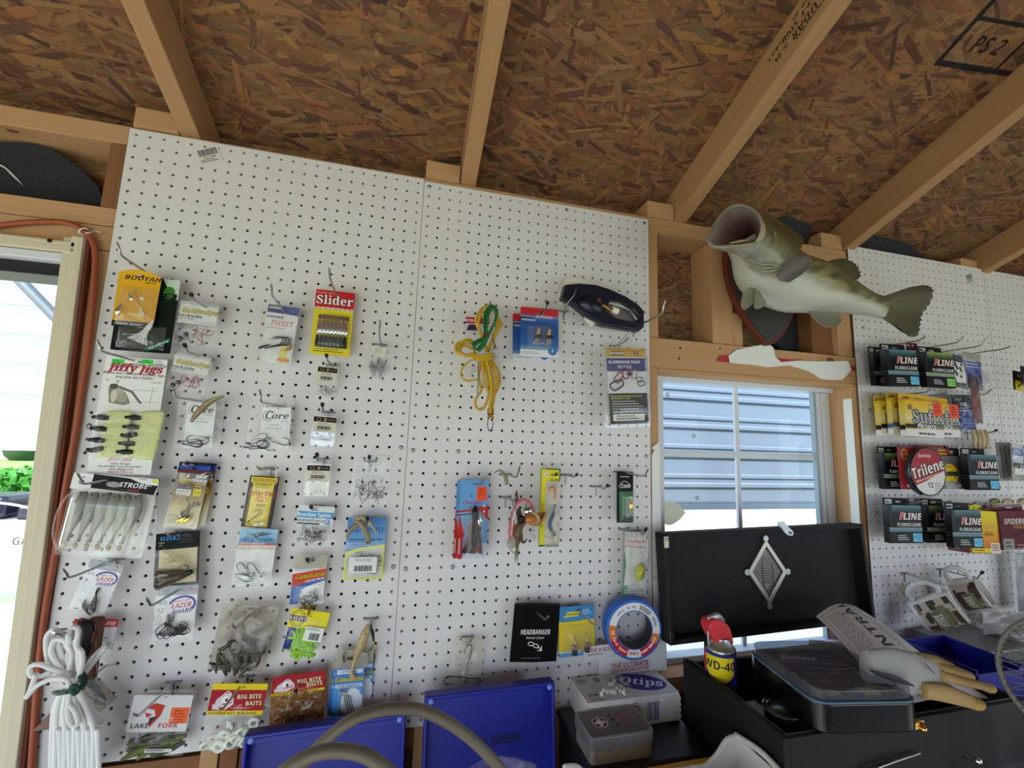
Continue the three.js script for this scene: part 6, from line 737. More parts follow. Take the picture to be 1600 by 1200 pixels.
{ // blue leader spool hanging as a ring
  const z = 1.75, c = W(987, 979, z), t = thing('leader_spool', 'blue ring shaped leader spool with a red and white printed face', 'line spool', null, c), R = 0.066, r = 0.041, D = 0.034;
  t.rotation.set(0.03, -0.16, -0.12); const prof = [[r, 0], [R - 0.003, 0], [R, 0.003], [R, D - 0.003], [R - 0.003, D], [r, D]].map(([a, b]) => new THREE.Vector2(a, b)); part(t, 'flange', new THREE.LatheGeometry(prof, 64).rotateX(Math.PI / 2).translate(0, 0, -D / 2), M.blueTape); part(t, 'bore', new THREE.LatheGeometry([new THREE.Vector2(r, 0), new THREE.Vector2(r, D)], 48).rotateX(Math.PI / 2).translate(0, 0, -D / 2), new THREE.MeshStandardMaterial({ color: '#15161a', roughness: 0.5, side: THREE.DoubleSide }));
  const w = 2 * R * 0.92, a = art(w, w, (q, H, x) => { q.R(0, 0, 100, 100, '#e6e4e2'); const seg = (a0, a1, c2) => { x.beginPath(); x.moveTo(50, 50); x.arc(50, 50, 50, a0, a1); x.closePath(); x.fillStyle = c2; x.fill(); }; seg(0.1, 1.15, '#c4262e'); seg(1.75, 3.05, '#c4262e'); seg(0.02, 0.42, '#e0782a'); seg(2.6, 3.2, '#e0782a'); const arc = (s, a0, a1, rad, size, col) => { for (let i = 0; i < s.length; i++) { const A = a0 + (a1 - a0) * i / (s.length - 1); q.T(s[i], 50 + rad * Math.cos(A), 50 + rad * Math.sin(A), size, col, { rot: A - Math.PI / 2 }); } }; arc('Leader Material', 1.12, 0.2, 41, 7, '#f4f0ee'); arc('50 Yard Spool', 2.95, 1.8, 41, 7, '#f4f0ee'); arc('ANDE', 1.62, 1.28, 41, 7, '#c4262e'); arc('20 lb. Clear', 4.6, 3.7, 41, 6.4, '#3a4a8a'); for (let i = 0; i < 18; i++) { const A = 4.85 + i * 0.032; q.L([[50 + 38 * Math.cos(A), 50 + 38 * Math.sin(A)], [50 + 46 * Math.cos(A), 50 + 46 * Math.sin(A)]], '#333', i % 3 ? 0.5 : 1); } arc('50yds', 5.95, 5.6, 41, 7, '#3a4a8a'); });
  const ring = new THREE.Shape(); ring.absarc(0, 0, R * 0.9, 0, Math.PI * 2); const hl = new THREE.Path(); hl.absarc(0, 0, r + 0.002, 0, Math.PI * 2, true); ring.holes.push(hl); part(t, 'printed_face', onArt(new THREE.ExtrudeGeometry(ring, { depth: 0.0006, bevelEnabled: false, curveSegments: 40 }), a, w, w), a.sheet.gloss).position.z = D / 2 - 0.0002; part(t, 'line_end', tube([v3(0.01, r, D / 2), v3(0.026, r - 0.008, D / 2 + 0.004), v3(0.04, r - 0.018, D / 2 - 0.004)], 0.001, 12, 5), M.clear);
  pegHook('bare steel peg hook holding the blue leader spool', W(1003, 948, 0.6), 2.4, W(1007, 943, 2.4));
}
{
  const p = new Pack('jig_hook_bag', 'small clear bag of three jig hooks low on the middle pegboard', 'hook pack', [710, 995, 757.5, 1000, 755, 1067, 700, 1062], 0.9);
  p.put('fish_hook', hookGeo, M.hookDark, 0.54, 0.36, 0.004, 3.05, 0.042); p.put('jig_ball', new THREE.SphereGeometry(0.0042, 12, 8), M.zinc, 0.52, 0.75, 0.005); p.put('fish_hook', hookGeo, M.hookDark, 0.2, 0.9, 0.003, -1.55, 0.044); p.put('fish_hook', hookGeo, M.hookDark, 0.78, 0.9, 0.003, 1.5, 0.036).rotation.x = Math.PI; p.put('jig_ball', new THREE.SphereGeometry(0.0042, 12, 8), M.zinc, 0.55, 0.98, 0.004); p.put('split_shot', new THREE.SphereGeometry(0.003, 10, 8), M.zinc, 0.48, 0.93, 0.004);
  p.film('bag', [0, 0, 1, 1], 0, 0.006, M.filmSoft, 1.3); p.put('zip_strip', rbox(p.w * 0.96, 0.0012, 0.0014, 0.0004), M.clear, 0.5, 0.16, 0.002); p.put('zip_strip', rbox(p.w * 0.96, 0.0012, 0.0014, 0.0004), M.clear, 0.5, 0.22, 0.002); hookAt('small bag of three jig hooks', 733, 1002, 0.9, 737, 997, { L: 1.8 });
}
{ // barcode sticker on the left board
  const p = new Pack('barcode_sticker', 'white barcode sticker near the top of the left pegboard', 'sticker', [305, 235, 340, 227, 348, 250, 313, 258], 0.02); p.card('sticker', [0, 0, 1, 1], 0.0002, 0.0003, (q, H) => q.R(0, 0, 100, H, '#dddad6').B(8, 6, 84, H * 0.42, '#333').T('741 994', 50, H * 0.62, 13, '#444', { sx: 1.2 }).lines(8, H * 0.74, 84, 2, 9, '#555', 4), {});
  const p2 = new Pack('barcode_sticker', 'small white barcode sticker near the top of the pegboard right of the window', 'sticker', [1508, 430, 1517, 427, 1522, 440, 1512, 444], 0.02); p2.card('sticker', [0, 0, 1, 1], 0.0002, 0.0003, (q, H) => q.R(0, 0, 100, H, '#c9cbd0').B(10, 6, 80, H * 0.5, '#444').lines(10, H * 0.7, 80, 2, 12, '#666', 5), {});
}
// ---------- right pegboards: boxed fishing line ----------
const GL = 'boxed fishing line on the right pegboards';
// a carton with printed front, plain sides and a hang tab; q is its front face at z inches, depth in inches
function carton(name, label, cat, q, z, depth, o) {
  const k8 = (q[2] - q[0]) * 0.13; q = q.slice(); q[0] += k8; q[6] += k8; const p = new Pack(name, label, cat, q, z, { group: o.group || GL, ry: o.ry }), D = depth * 0.5 * IN, w = p.w, h = p.h;
  part(p.g, 'carton', rbox(w, h, D, 0.0012).translate(0, 0, -D / 2), o.side || M.black);
  p.card('front_print', [0.004, 0.004, 0.996, 0.996], 0.0001, 0.0003, o.front, { r: 0.01, gloss: 1 });
  if (o.sideArt) { const a = art(D, h, o.sideArt), m = part(p.g, 'side_print', onArt(plate(rrect(D * 0.98, h * 0.99, 0.001), 0.0003), a, D, h), a.sheet.gloss); m.rotation.y = -Math.PI / 2; m.position.set(-w / 2 - 0.0001, 0, -D / 2); }
  if (o.tab) { const [u0, v0, u1] = o.tab, tw = (u1 - u0) * w, th = -v0 * h + 0.004, s = rrect(tw, th, 0.006, [[-tw * 0.3, 0, tw * 0.13, th * 0.17], [tw * 0.08, 0, tw * 0.12, th * 0.12]]), a = art(tw, th, o.tabArt || ((k, H) => k.R(0, 0, 100, H, '#101012')), 20); const m = part(p.g, 'hang_tab', onArt(plate(s, 0.0008), a, tw, th), a.sheet.mat); m.position.set(p.x((u0 + u1) / 2), h / 2 + th / 2 - 0.003, -D + 0.001); }
  return p;
}
const pline = (tone, sq, n) => ({
  front: (q, H, x) => { x.scale(1, H / 112); H = 112; q.R(0, 0, 100, H, '#090a0c').G(0, 0, 100, 30, tone, '#0b0c0f').G(0, 0, 10, H * 0.5, '#33383f', '#131418').T('P', 38, 32, 28, '#cf2f33', { i: 1, line: '#e9e4e0', lw: 2 }).T('LINE', 70, 33, 27, '#efeae6', { i: 1, sx: 0.95, line: '#b3282c', lw: 1.2 }).T('FLOROCLEAR', 60, 57, 14, '#e6e6e6', { sx: 0.84 }).R(0, 66, 100, 4, '#8b98a3').R(0, 76, 100, 2.4, '#6f7c88').R(0, 70, 100, 6, tone).lines(24, 88, 34, 3, 6, '#d8d8d8', 3).R(70, 83, 28, 25, sq).T(n, 77, 95, 12, '#243a52', { b: 0 }).lines(84, 88, 12, 3, 6, '#41637c', 2); },
  sideArt: (q, H) => q.R(0, 0, 100, H, '#15161a').G(0, 0, 100, H * 0.5, '#4b5258', '#1a1b1f').R(0, H * 0.6, 100, 5, '#6f7c84').R(0, H * 0.67, 100, 4, '#5d6a72').T('P-LINE', 60, H * 0.1, 14, '#9aa0a4', { i: 1 }),
  tabArt: (k, H) => k.R(0, 0, 100, H, '#0f0f12').R(8, H * 0.2, 26, H * 0.6, '#d8d8d8'), tab: [0, -0.17, 0.82],
});
const TEAL = '#5f8f97', LIMEG = '#8fae5c', SQB = '#6fc3e6', SQG = '#8fd86a';
carton('line_carton', 'black line carton at the far left of the top row, behind the teal topped one', 'fishing line', [1362, 549, 1400, 552, 1396, 603, 1361, 602], 1.8, 1.2, pline('#5c6468', SQB, '6'));
carton('line_carton', 'black line carton with a teal top edge and blue square in the top row', 'fishing line', [1382, 545, 1437.5, 548.5, 1432, 603, 1377, 602.5], 3.4, 1.3, pline(TEAL, SQB, '6'));
carton('line_carton', 'dark red line carton wedged between the two front cartons of the top row', 'fishing line', [1426, 541, 1446, 542, 1442, 601, 1422, 601], 2.0, 1.0, { side: M.maroon, front: (q, H) => q.R(0, 0, 100, H, '#6d1f26').R(60, 0, 30, H, '#8c2a30'), tab: [0, -0.1, 1], tabArt: (k, H) => k.R(0, 0, 100, H, '#571a20') });
carton('line_carton', 'black line carton with a lime green top edge and green square in the top row', 'fishing line', [1441, 549, 1494, 553.5, 1489, 606, 1437, 604], 3.4, 1.3, pline(LIMEG, SQG, '8'));
{ const p = new Pack('line_pack', 'slanted black and white line pack at the right end of the top row', 'fishing line', [1489, 553, 1506, 557, 1515, 609, 1490, 606], 3.0, { group: GL }); p.card('card', [0, 0, 1, 1], 0, 0.001, (q, H) => { q.R(0, 0, 100, H, '#1b1d24').R(8, 8, 70, 18, '#27305c').R(0, 40, 90, 100, '#d8d8d6'); for (let i = 0; i < 9; i++) q.E(12 + (i * 37) % 70, 50 + (i * 23) % 80, 9, 9, '#1b1d24'); q.R(0, 140, 100, H, '#3c4038').R(20, H - 60, 70, 28, '#d9d9d4'); }, { shape: [[0, 0], [0.7, 0.03], [1, 1], [0, 0.96]] }); p.film('sleeve', [0, 0, 1, 1.05], 0.001, 0.006, M.film, 1); }
const sufix = (bl, st) => ({ side: std('#d9b43a', 0.45), tab: [0, -0.17, 0.84], tabArt: (k, H) => k.R(0, 0, 100, H, '#e0b021'), sideArt: (q, H) => q.G(0, 0, 100, H, '#e0b021', '#d8c27a', '#c69b2a').R(0, H * 0.7, 100, H * 0.12, bl).R(0, H * 0.84, 100, H * 0.16, '#dcdce0').L([[20, 40], [50, 20], [80, 30], [60, 44]], '#8b7d4c', 0, 1), front: (q, H) => { q.G(0, 0, 100, H, '#e3b11c', '#e5c243', '#e2d49a', '#d0a83c', '#d9b84c').R(0, H * 0.66, 100, H * 0.12, bl).R(0, H * 0.78, 100, H * 0.22, '#e4e2e2').L([[0, H * 0.79], [100, H * 0.76]], '#e3b11c', 2).T('Sufix', 62, H * 0.45, 34, '#b9babd', { line: '#3c3c3e', lw: 5, sx: 0.95, f: 'serif' }).E(72, H * 0.16, 9, 5, '#8d8d86', { w: 2.5 }).T('PROMIX', 54, H * 0.72, 12, '#efefef', { i: 1, sx: 1.05 }).T('BRAID', 86, H * 0.72, 8, '#b8b8b8', { i: 1 }).lines(32, H * 0.88, 60, 1, 5, '#33312c', 4).E(14, H * 0.2, 7, 6, '#8b7d4c'); if (st) q.R(74, -2, 26, 30, '#ef5a36').lines(80, 4, 15, 4, 5, '#8d2815', 2.6); } });
carton('line_carton', 'yellow line carton, leftmost and hindmost of the yellow row, its left end showing', 'fishing line', [1374, 626, 1420, 629, 1412, 682, 1366, 681], 1.7, 1.2, sufix('#1d1d22')); carton('line_carton', 'yellow line carton with a blue band, second from the left in the yellow row', 'fishing line', [1391, 622, 1450, 627, 1442, 681, 1382, 678.5], 2.5, 1.1, sufix('#3b648c'));
carton('line_carton', 'yellow line carton, rightmost of the yellow row, half behind the front one', 'fishing line', [1436, 628, 1501, 633, 1497, 683.5, 1430, 681], 2.7, 1.0, sufix('#1d1d22', true)); carton('line_carton', 'yellow line carton with an orange sticker, front one of the yellow row', 'fishing line', [1408, 624, 1475, 629.5, 1471.6, 685, 1402.6, 681], 3.7, 1.1, sufix('#1d1d22', true));
function pouch(label, q, z, draw, o = {}) { const p = new Pack(o.name || 'bait_pouch', label, o.cat || 'bait bag', q, z, { group: o.group || 'hanging pouches right of the boxed line' }); if (draw) p.card('printed_front', [0, 0, 1, 1], 0, 0.0008, draw, { gloss: 1, shape: o.shape }); if (o.inside) o.inside(p); p.film('film', [-0.01, 0, 1.01, 1.01], 0.001, o.d || 0.008, o.mat || M.film, 1.2); return p; }
pouch('clear topped royal blue pouch, upper of two, right of the top row cartons', [1501, 549, 1535, 554, 1531, 610, 1508, 606], 2.2, (q, H) => q.R(0, 0, 100, H, '#a9a49a').R(0, 34, 100, H, '#2c49a0').lines(14, 30, 80, 3, 12, '#ccd2e4', 6).G(0, 80, 100, H - 80, '#22418f', '#1b2f70'));
pouch('dark royal blue pouch, the lower of two, beside the yellow line cartons', [1484, 617, 1524, 617, 1519, 672, 1494, 671], 1.4, (q, H) => q.R(0, 0, 100, H, '#223a8c').R(0, 0, 100, 50, '#191c30').T('GULP', 30, 16, 12, '#c9cede').R(38, 26, 30, 12, '#9fb3c4').lines(30, 44, 60, 2, 8, '#c8cee0', 4).L([[30, 74], [44, 90], [40, 70]], '#8fa0d8', 3));
pouch('narrow clear pack with a dark red strip over the blue pouches', [1519, 588, 1531, 588, 1532, 662, 1517, 660], 3.0, (q, H) => q.G(0, 0, 100, H, '#2a2326', '#6b2f34', '#7a3b36', '#5c2b28'), { d: 0.01 });
pouch('empty looking clear card sleeve right of the blue pouches', [1530, 578, 1552, 581, 1546, 662, 1531, 660], 1.2, null, { inside: (p) => p.put('sleeve_back', rbox(p.w, p.h, 0.0006, 0.0003), M.clear, 0.5, 0.5, -0.002) });
{ const p = new Pack('worm_bundle', 'bundle of pale tan soft worms hanging under the blue pouches', 'lure', [1518, 672, 1536, 672, 1537, 701, 1518, 699], 1.6); [[0.15, 0], [0.42, 0.01], [0.68, 0.0], [0.9, -0.01]].forEach(([u, a], i) => p.put('soft_worm', taper([v3(0, -0.5, 0), v3(0.03, 0, 0.03), v3(0, 0.5, 0)], [0.06, 0.1, 0.1, 0.06], 14, 8), i % 2 ? M.sand : M.worm, u, 0.5, 0.003 * i, a, p.h * 1.05)); p.put('strap', new THREE.TorusGeometry(p.w * 0.42, 0.0012, 6, 24).scale(1, 0.35, 0.8), M.zinc, 0.45, 0.45, 0.004); }
for (const [label, sx, sy, z, tx, ty, o] of [['teal topped line carton', 1412, 536, 2.4, 1446, 526], ['dark red line carton', 1462, 541, 2.0, 1505, 526], ['lime topped line carton', 1484, 548, 2.0, 1541, 529], ['upper blue pouch', 1514, 553, 2.2, 1577, 542], ['lower blue pouch', 1512, 618, 1.4, 1550, 608], ['front yellow line carton', 1436, 614, 2.9, 1456, 606], ['rightmost yellow line carton', 1466, 617, 2.0, 1478, 614], ['bundle of tan worms', 1530, 676, 1.2, 1558, 672, blk]]) hookAt(label, sx, sy, z, tx, ty, o);
// third row
carton('line_carton', 'black line carton with a faint green corner at the left of the round red spool', 'fishing line', [1375, 708, 1420, 708, 1420, 765, 1374, 764], 1.8, 1.2, pline('#6f8a4a', SQG, '4'));
function trilene(label, q, z, front) {
  const p = new Pack('spool_pack', label, 'fishing line', q, z, { group: GL });
  p.card('card', [0, 0, 1, 1], 0, 0.0012, (k, H) => k.R(0, 0, 100, H, front ? '#8e1f28' : '#a5262e').G(0, 0, 100, H * 0.5, '#7c1a22', '#98232b').E(16, 14, 7, 8, '#c9972e', { w: 2 }).T('Berkley', 17, 14, 4.4, '#c9972e').lines(66, 8, 30, 2, 7, '#d9b23a', 4).R(36, 8, 18, 5, '#d8d4d0').lines(70, H - 16, 24, 2, 6, '#d9a89a', 3).R(16, H - 9, 8, 5, '#ccc'), { r: 0.06, gloss: 1 });
  if (!front) return; const R = p.w * 0.42; p.put('spool', new THREE.CylinderGeometry(R, R * 1.02, 0.016, 48).rotateX(Math.PI / 2), M.smokeBlack, 0.55, 0.58, 0.008); p.put('spool_rim', new THREE.TorusGeometry(R, 0.0022, 8, 56), M.blackGloss, 0.55, 0.58, 0.016);
  const w = R * 2, a = art(w, w, (k) => { k.R(0, 0, 100, 100, '#a51f2a').E(50, 50, 49, 49, '#a51f2a'); k.L([[12, 78], [40, 70], [96, 48], [100, 80], [80, 100], [20, 100]], '#dedbd8', 0, 1).T('Berkley', 42, 17, 10, '#e6c9c4', { i: 1 }).T('Trilene', 50, 44, 31, '#efe9e4', { rot: -0.24, line: '#40161a', lw: 4, sx: 0.95 }).T('100% FLUOROCARBON', 48, 62, 7, '#e6d8b0', { rot: -0.24 }).T('12', 52, 78, 15, '#333').lines(64, 74, 24, 4, 5, '#777', 2); }); const s = new THREE.Shape(); s.absarc(0, 0, R * 0.97, 0, Math.PI * 2); p.put('spool_label', onArt(new THREE.ExtrudeGeometry(s, { depth: 0.0006, bevelEnabled: false, curveSegments: 32 }), a, w, w), a.sheet.gloss, 0.55, 0.58, 0.0164); 
}
trilene('red spool card peeping out behind the round red spool pack', [1428, 694, 1485, 697, 1484, 745, 1428, 745], 1.5, false);
carton('line_carton', 'grey line carton with a yellow half disc, right behind the round red spool pack', 'fishing line', [1462, 712, 1506, 713, 1500, 764, 1460, 764], 1.9, 1.2, { side: M.black, front: (q, H) => q.R(0, 0, 100, H, '#54524e').G(0, 0, 100, 40, '#6a6864', '#4a4844').E(48, 58, 33, 34, '#d9b422').R(14, 48, 70, 14, '#3a372f').T('7', 68, 60, 30, '#2b2a26', { i: 1 }).T('ROOK', 44, 34, 10, '#b06a1c', { i: 1 }).R(30, 78, 50, 40, '#8f8c86').lines(20, 84, 60, 4, 6, '#cfccc6', 3).R(78, H - 14, 12, 8, '#e2e0dc'), tab: [0.5, -0.24, 1.2], tabArt: (k, H) => k.R(0, 0, 100, H, '#15151a').R(26, H * 0.3, 40, H * 0.4, '#ddd') });
trilene('round red spool pack with white slanted lettering, centre of the third row', [1401.4, 697.4, 1468, 698.5, 1467, 764, 1406, 764.5], 2.6, true);
carton('line_carton', 'black line carton with a blue square at the right of the third row', 'fishing line', [1507, 710, 1559, 711, 1560, 766, 1507, 766], 3.0, 1.3, pline(TEAL, SQB, '8'));
// fourth row
carton('line_carton', 'black teal topped line carton at the left of the bottom row', 'fishing line', [1382, 789, 1440.5, 790, 1440.5, 849, 1381.5, 849], 2.6, 1.2, pline(TEAL, SQB, '10')); carton('line_carton', 'shaded black and green line carton in the middle of the bottom row', 'fishing line', [1442, 790, 1493, 791, 1491, 848, 1441.5, 848.5], 1.7, 1.2, pline('#7c9440', '#56643f', '4'));
carton('line_carton', 'yellow to orange line carton behind the right carton of the bottom row', 'fishing line', [1510, 797, 1560, 800, 1562.8, 865, 1511, 865], 1.9, 1.2, { side: std('#d9a520', 0.45), front: (q, H) => q.G(0, 0, 100, H, '#e6d32a', '#e6bf2a', '#e0932c', '#cf5f26').T('SPIDER', 66, H * 0.36, 13, '#c98a4a', { rot: -0.1, sx: 0.9 }).T('Stren', 62, H * 0.52, 11, '#5a3c14').L([[44, H * 0.56], [80, H * 0.57]], '#3a2a14', 1.5).R(0, H - 12, 66, 10, '#e2da30').lines(6, H - 9, 50, 1, 5, '#66501a', 3).R(66, H - 26, 34, 26, '#e2dccb').lines(70, H - 22, 26, 3, 6, '#8a2f2a', 3), tab: [0.05, -0.12, 0.6], tabArt: (k, H) => k.R(0, 0, 100, H, '#e6d32a') });
carton('line_carton', 'black teal topped line carton at the right of the bottom row, nearest the viewer', 'fishing line', [1483.5, 797, 1537, 797.5, 1531.6, 857, 1478.5, 856], 3.6, 1.3, pline(TEAL, SQB, '4')); { const p = new Pack('line_card', 'dark red card edge under the right carton of the bottom row', 'fishing line', [1480, 842, 1516, 846, 1514, 865, 1482, 858], 2.2); p.card('card', [0, 0, 1, 1], 0, 0.001, (q, H) => q.R(0, 0, 100, H, '#5d1c22').lines(8, H - 12, 60, 1, 5, '#c9a23a', 4)); }
carton('line_carton', 'maroon line carton with white lettering at the right edge of the picture', 'fishing line', [1553, 799, 1616, 797, 1616, 858, 1557, 859], 2.1, 1.2, { side: M.maroon, front: (q, H) => q.R(0, 0, 100, H, '#5c1d27').G(0, 0, 100, H * 0.3, '#6b242e', '#521821').T('SPIDERWIRE', 56, H * 0.27, 15, '#e0d6d4', { i: 1 }).T('STEALTH', 58, H * 0.42, 10, '#b98a3c').L([[40, H * 0.66], [60, H * 0.54], [92, H * 0.6]], '#222', 3).E(72, H * 0.64, 3, 3, '#ccc').R(4, H * 0.72, 32, H * 0.28, '#8f9088').lines(10, H * 0.8, 20, 2, 7, '#333', 3).lines(42, H * 0.88, 50, 2, 6, '#b59c9a', 2), tab: [-0.05, -0.15, 0.9], tabArt: (k, H) => k.R(0, 0, 100, H, '#5c1d27') });
for (const [label, sx, sy, z, tx, ty, o] of [['round red spool pack', 1441, 700, 2.2, 1478, 698, blk], ['black carton of the third row', 1520, 704, 2.0, 1538, 700], ['left carton of the bottom row', 1412, 783, 1.8, 1440, 784], ['middle carton of the bottom row', 1456, 783, 1.4, 1486, 783], ['right carton of the bottom row', 1506, 788, 2.4, 1526, 784], ['yellow to orange carton', 1530, 795, 1.5, 1540, 791, blk]]) hookAt(label, sx, sy, z, tx, ty, o);
// right edge
function yel(label, q, z) { const p = new Pack('bait_card', label, 'bait bag', q, z, { group: 'black and yellow bait cards at the right edge' }); p.card('card', [0, 0, 1, 0.45], 0, 0.001, (k, H) => k.R(0, 0, 100, H, '#17171a').E(40, H * 0.22, 8, 10, '#b9bcb0', { w: 3 }).T('HARMED', 72, H * 0.24, 20, '#c9ccc0').R(14, H * 0.48, 86, H * 0.52, '#d6c421').L([[30, H * 0.8], [60, H * 0.6], [95, H * 0.9]], '#25220c', 8), { gloss: 1 }); p.film('bag', [0.02, 0.4, 1, 1.02], 0, 0.008, M.film, 1.4); return p; }
yel('black and yellow bait card by the right edge, lower of two', [1579, 578, 1606, 584, 1606, 650, 1588, 646], 4.0); yel('black and yellow bait card, upper right one, mostly cut off by the edge', [1593, 572, 1626, 578, 1626, 640, 1598, 632], 4.8);
pouch('clear lure box with blue and white label ending the third row', [1577, 694, 1606, 696, 1606, 754, 1583, 748], 3.2, (q, H) => q.R(0, 0, 100, H, '#8a8782').R(10, 2, 60, 74, '#cdd3da').R(10, 16, 60, 30, '#3b62a8').lines(14, 20, 50, 3, 8, '#dde4f0', 4).R(10, 78, 90, 20, '#26262a').R(18, 100, 80, 24, '#d6cfbf'), { name: 'lure_box', cat: 'lure pack', mat: M.clear }); pouch('smoky clear pack of dark baits left of the blue labelled lure box', [1556, 690, 1580, 692, 1584, 750, 1561, 752], 2.2, (q, H) => { q.R(0, 0, 100, H, '#7d7b76'); for (let i = 0; i < 6; i++) q.L([[10 + i * 15, 20], [18 + i * 14, H - 14]], i % 2 ? '#55534f' : '#9c9a95', 6); }, { name: 'lure_box', cat: 'lure pack' });
{ const p = new Pack('lure_pack', 'olive and pale lures in a clear pack over the maroon carton', 'lure pack', [1549, 776, 1606, 774, 1606, 792, 1549, 792], 3.4); for (let i = 0; i < 3; i++) { p.put('lure_body', taper([v3(-0.5, 0, 0), v3(0, 0.05, 0.03), v3(0.5, 0, 0)], [0.08, 0.2, 0.18, 0.05], 16, 10), [M.oliveBait, M.sand, M.sand][i], [0.1, 0.42, 0.8][i], 0.5, 0.002 * i, 0.1 * i - 0.1, 0.042); p.put('eye', new THREE.SphereGeometry(0.003, 8, 6), M.black, [0.1, 0.45, 0.84][i], 0.45, 0.008 + 0.002 * i); } p.film('bag', [0, 0, 1, 1], 0, 0.009, M.film, 1.2); }
{ const p = new Pack('hardware_pack', 'tall clear pack with a grey card hanging low at the right edge', 'hardware pack', [1587, 862, 1612, 862, 1612, 958, 1588, 955], 1.6); p.card('card', [0.05, 0.02, 1, 1], 0, 0.001, (q, H) => q.G(0, 0, 100, H, '#8b8c8f', '#6d6e72').lines(10, 14, 80, 5, 10, '#b9babd', 4)); p.film('bag', [0, 0, 1, 1], 0.001, 0.008, M.film, 1); }
// two mugs
function mug(label, mouth, base, z, dz, R, camo, up, spin) {
  const a = W(...mouth, z + dz), b = W(...base, z), ax = a.clone().sub(b), L = ax.length(), t = thing('coffee_mug', label, 'mug', 'camouflage mugs on pegs', b), hand = {};
  ax.normalize(); const X = up.clone().addScaledVector(ax, -up.dot(ax)).normalize(); t.quaternion.setFromRotationMatrix(new THREE.Matrix4().makeBasis(X, ax, X.clone().cross(ax)));
  const V = (r, y) => new THREE.Vector2(r, y), shell = new THREE.LatheGeometry([V(0.001, 0.006), V(R * 0.86, 0.006), V(R * 0.9, 0.012), V(R * 0.91, L - 0.003), V(R * 0.95, L), V(R, L - 0.003), V(R, 0.012), V(R * 0.96, 0.003), V(R * 0.85, 0), V(0.001, 0.002)].reverse(), 48); part(t, 'body', shell, M.ceramic);
  const hr = L * 0.36; part(t, 'handle', tube([v3(R * 0.97, L * 0.84, 0), v3(R + 0.018, L * 0.88, 0), v3(R + 0.036, L * 0.72, 0), v3(R + 0.038, L * 0.42, 0), v3(R + 0.022, L * 0.2, 0), v3(R * 0.97, L * 0.2, 0)], 0.0062, 36, 10), M.ceramic);
  const arcW = R * 2 * Math.PI, ph = L * 0.82, im = art(arcW, ph, (q, H, x) => { q.R(0, 0, 100, H, '#c3b3a2'); const cs = ['#4a4438', '#5a4636', '#3f3b30', '#8b7765', '#d2c5b6', '#4a3428']; let s = camo; const r = () => (s = (s * 16807) % 2147483647) / 2147483647; for (let i = 0; i < 60; i++) { const w = 4 + r() * 13, h = 4 + r() * 9, X = Math.floor(r() * 34) * 3, Y = Math.floor(r() * H / 3) * 3, c = cs[Math.floor(r() * 6)]; for (let k = 0; k < 4; k++) q.R(X + Math.floor((r() - 0.5) * 4) * 2, Y + Math.floor((r() - 0.5) * 3) * 2, w, h * 0.7, c); } for (const c of [18, 62]) { q.R(c - 6, H * 0.24, 22, H * 0.5, '#6f735f'); q.T('STRONG', c + 5, H * 0.36, 5.4, '#a3a05a', { rot: hand.rot || 0 }).T('THICK', c + 5, H * 0.5, 5.4, '#e6e4d8').T('ARMY', c + 5, H * 0.64, 5.6, '#e6e4d8'); } }, 46);
  const g = new THREE.CylinderGeometry(R + 0.0004, R + 0.0004, ph, 56, 1, true, 0.35 + Math.PI / 2, 6.2832 - 0.7), uv = g.attributes.uv; for (let i = 0; i < uv.count; i++) uv.setXY(i, im.u0 + (im.u1 - im.u0) * uv.getX(i), im.v0 + (im.v1 - im.v0) * uv.getY(i)); part(t, 'printed_wrap', g.translate(0, L * 0.52, 0), im.sheet.gloss); return t;
}
mug('white handled desert camouflage mug hanging nearest, its base towards the left', [1497, 946], [1434, 964], 1.9, 2.6, 0.042, 77, v3(-0.25, 1, 0.1)); mug('desert camouflage mug hanging behind and right of the nearer mug', [1540, 924], [1494, 930], 1.9, 2.2, 0.04, 1234, v3(-0.3, 1, 0.25));
pegHook('bare steel peg hook holding the nearer camouflage mug', W(1412, 895, 0), 4.6, W(1483, 913, 4.6)); pegHook('black tipped peg hook holding the farther camouflage mug', W(1468, 889, 0), 4.2, W(1510, 895, 4.2), blk);
// ---------- things on the wall round the window and the door ----------
function skin(rings, closedEnds, colorAt) {                                        // lofts closed rings of points; colour by ring and turn
  const n = rings.length, k = rings[0].length, pos = [], col = [], idx = [], uv = [];
  rings.forEach((r, i) => r.forEach((p, j) => { pos.push(p.x, p.y, p.z); uv.push(j / k, i / n); const c = colorAt ? colorAt(i / (n - 1), j / k, p) : [1, 1, 1]; col.push(...c); }));
  for (let i = 0; i < n - 1; i++) for (let j = 0; j < k; j++) { const a = i * k + j, b = i * k + (j + 1) % k; idx.push(a, b, a + k, b, b + k, a + k); }
  const g = new THREE.BufferGeometry(); g.setAttribute('position', new THREE.Float32BufferAttribute(pos, 3)); g.setAttribute('uv', new THREE.Float32BufferAttribute(uv, 2)); if (colorAt) g.setAttribute('color', new THREE.Float32BufferAttribute(col, 3)); g.setIndex(idx); g.computeVertexNormals(); return g;
}
const vmat = (r, more = {}) => new THREE.MeshPhysicalMaterial({ vertexColors: true, roughness: r, side: THREE.DoubleSide, ...more });
const lerp3 = (a, b, t) => a.map((v, i) => v + (b[i] - v) * Math.max(0, Math.min(1, t)));
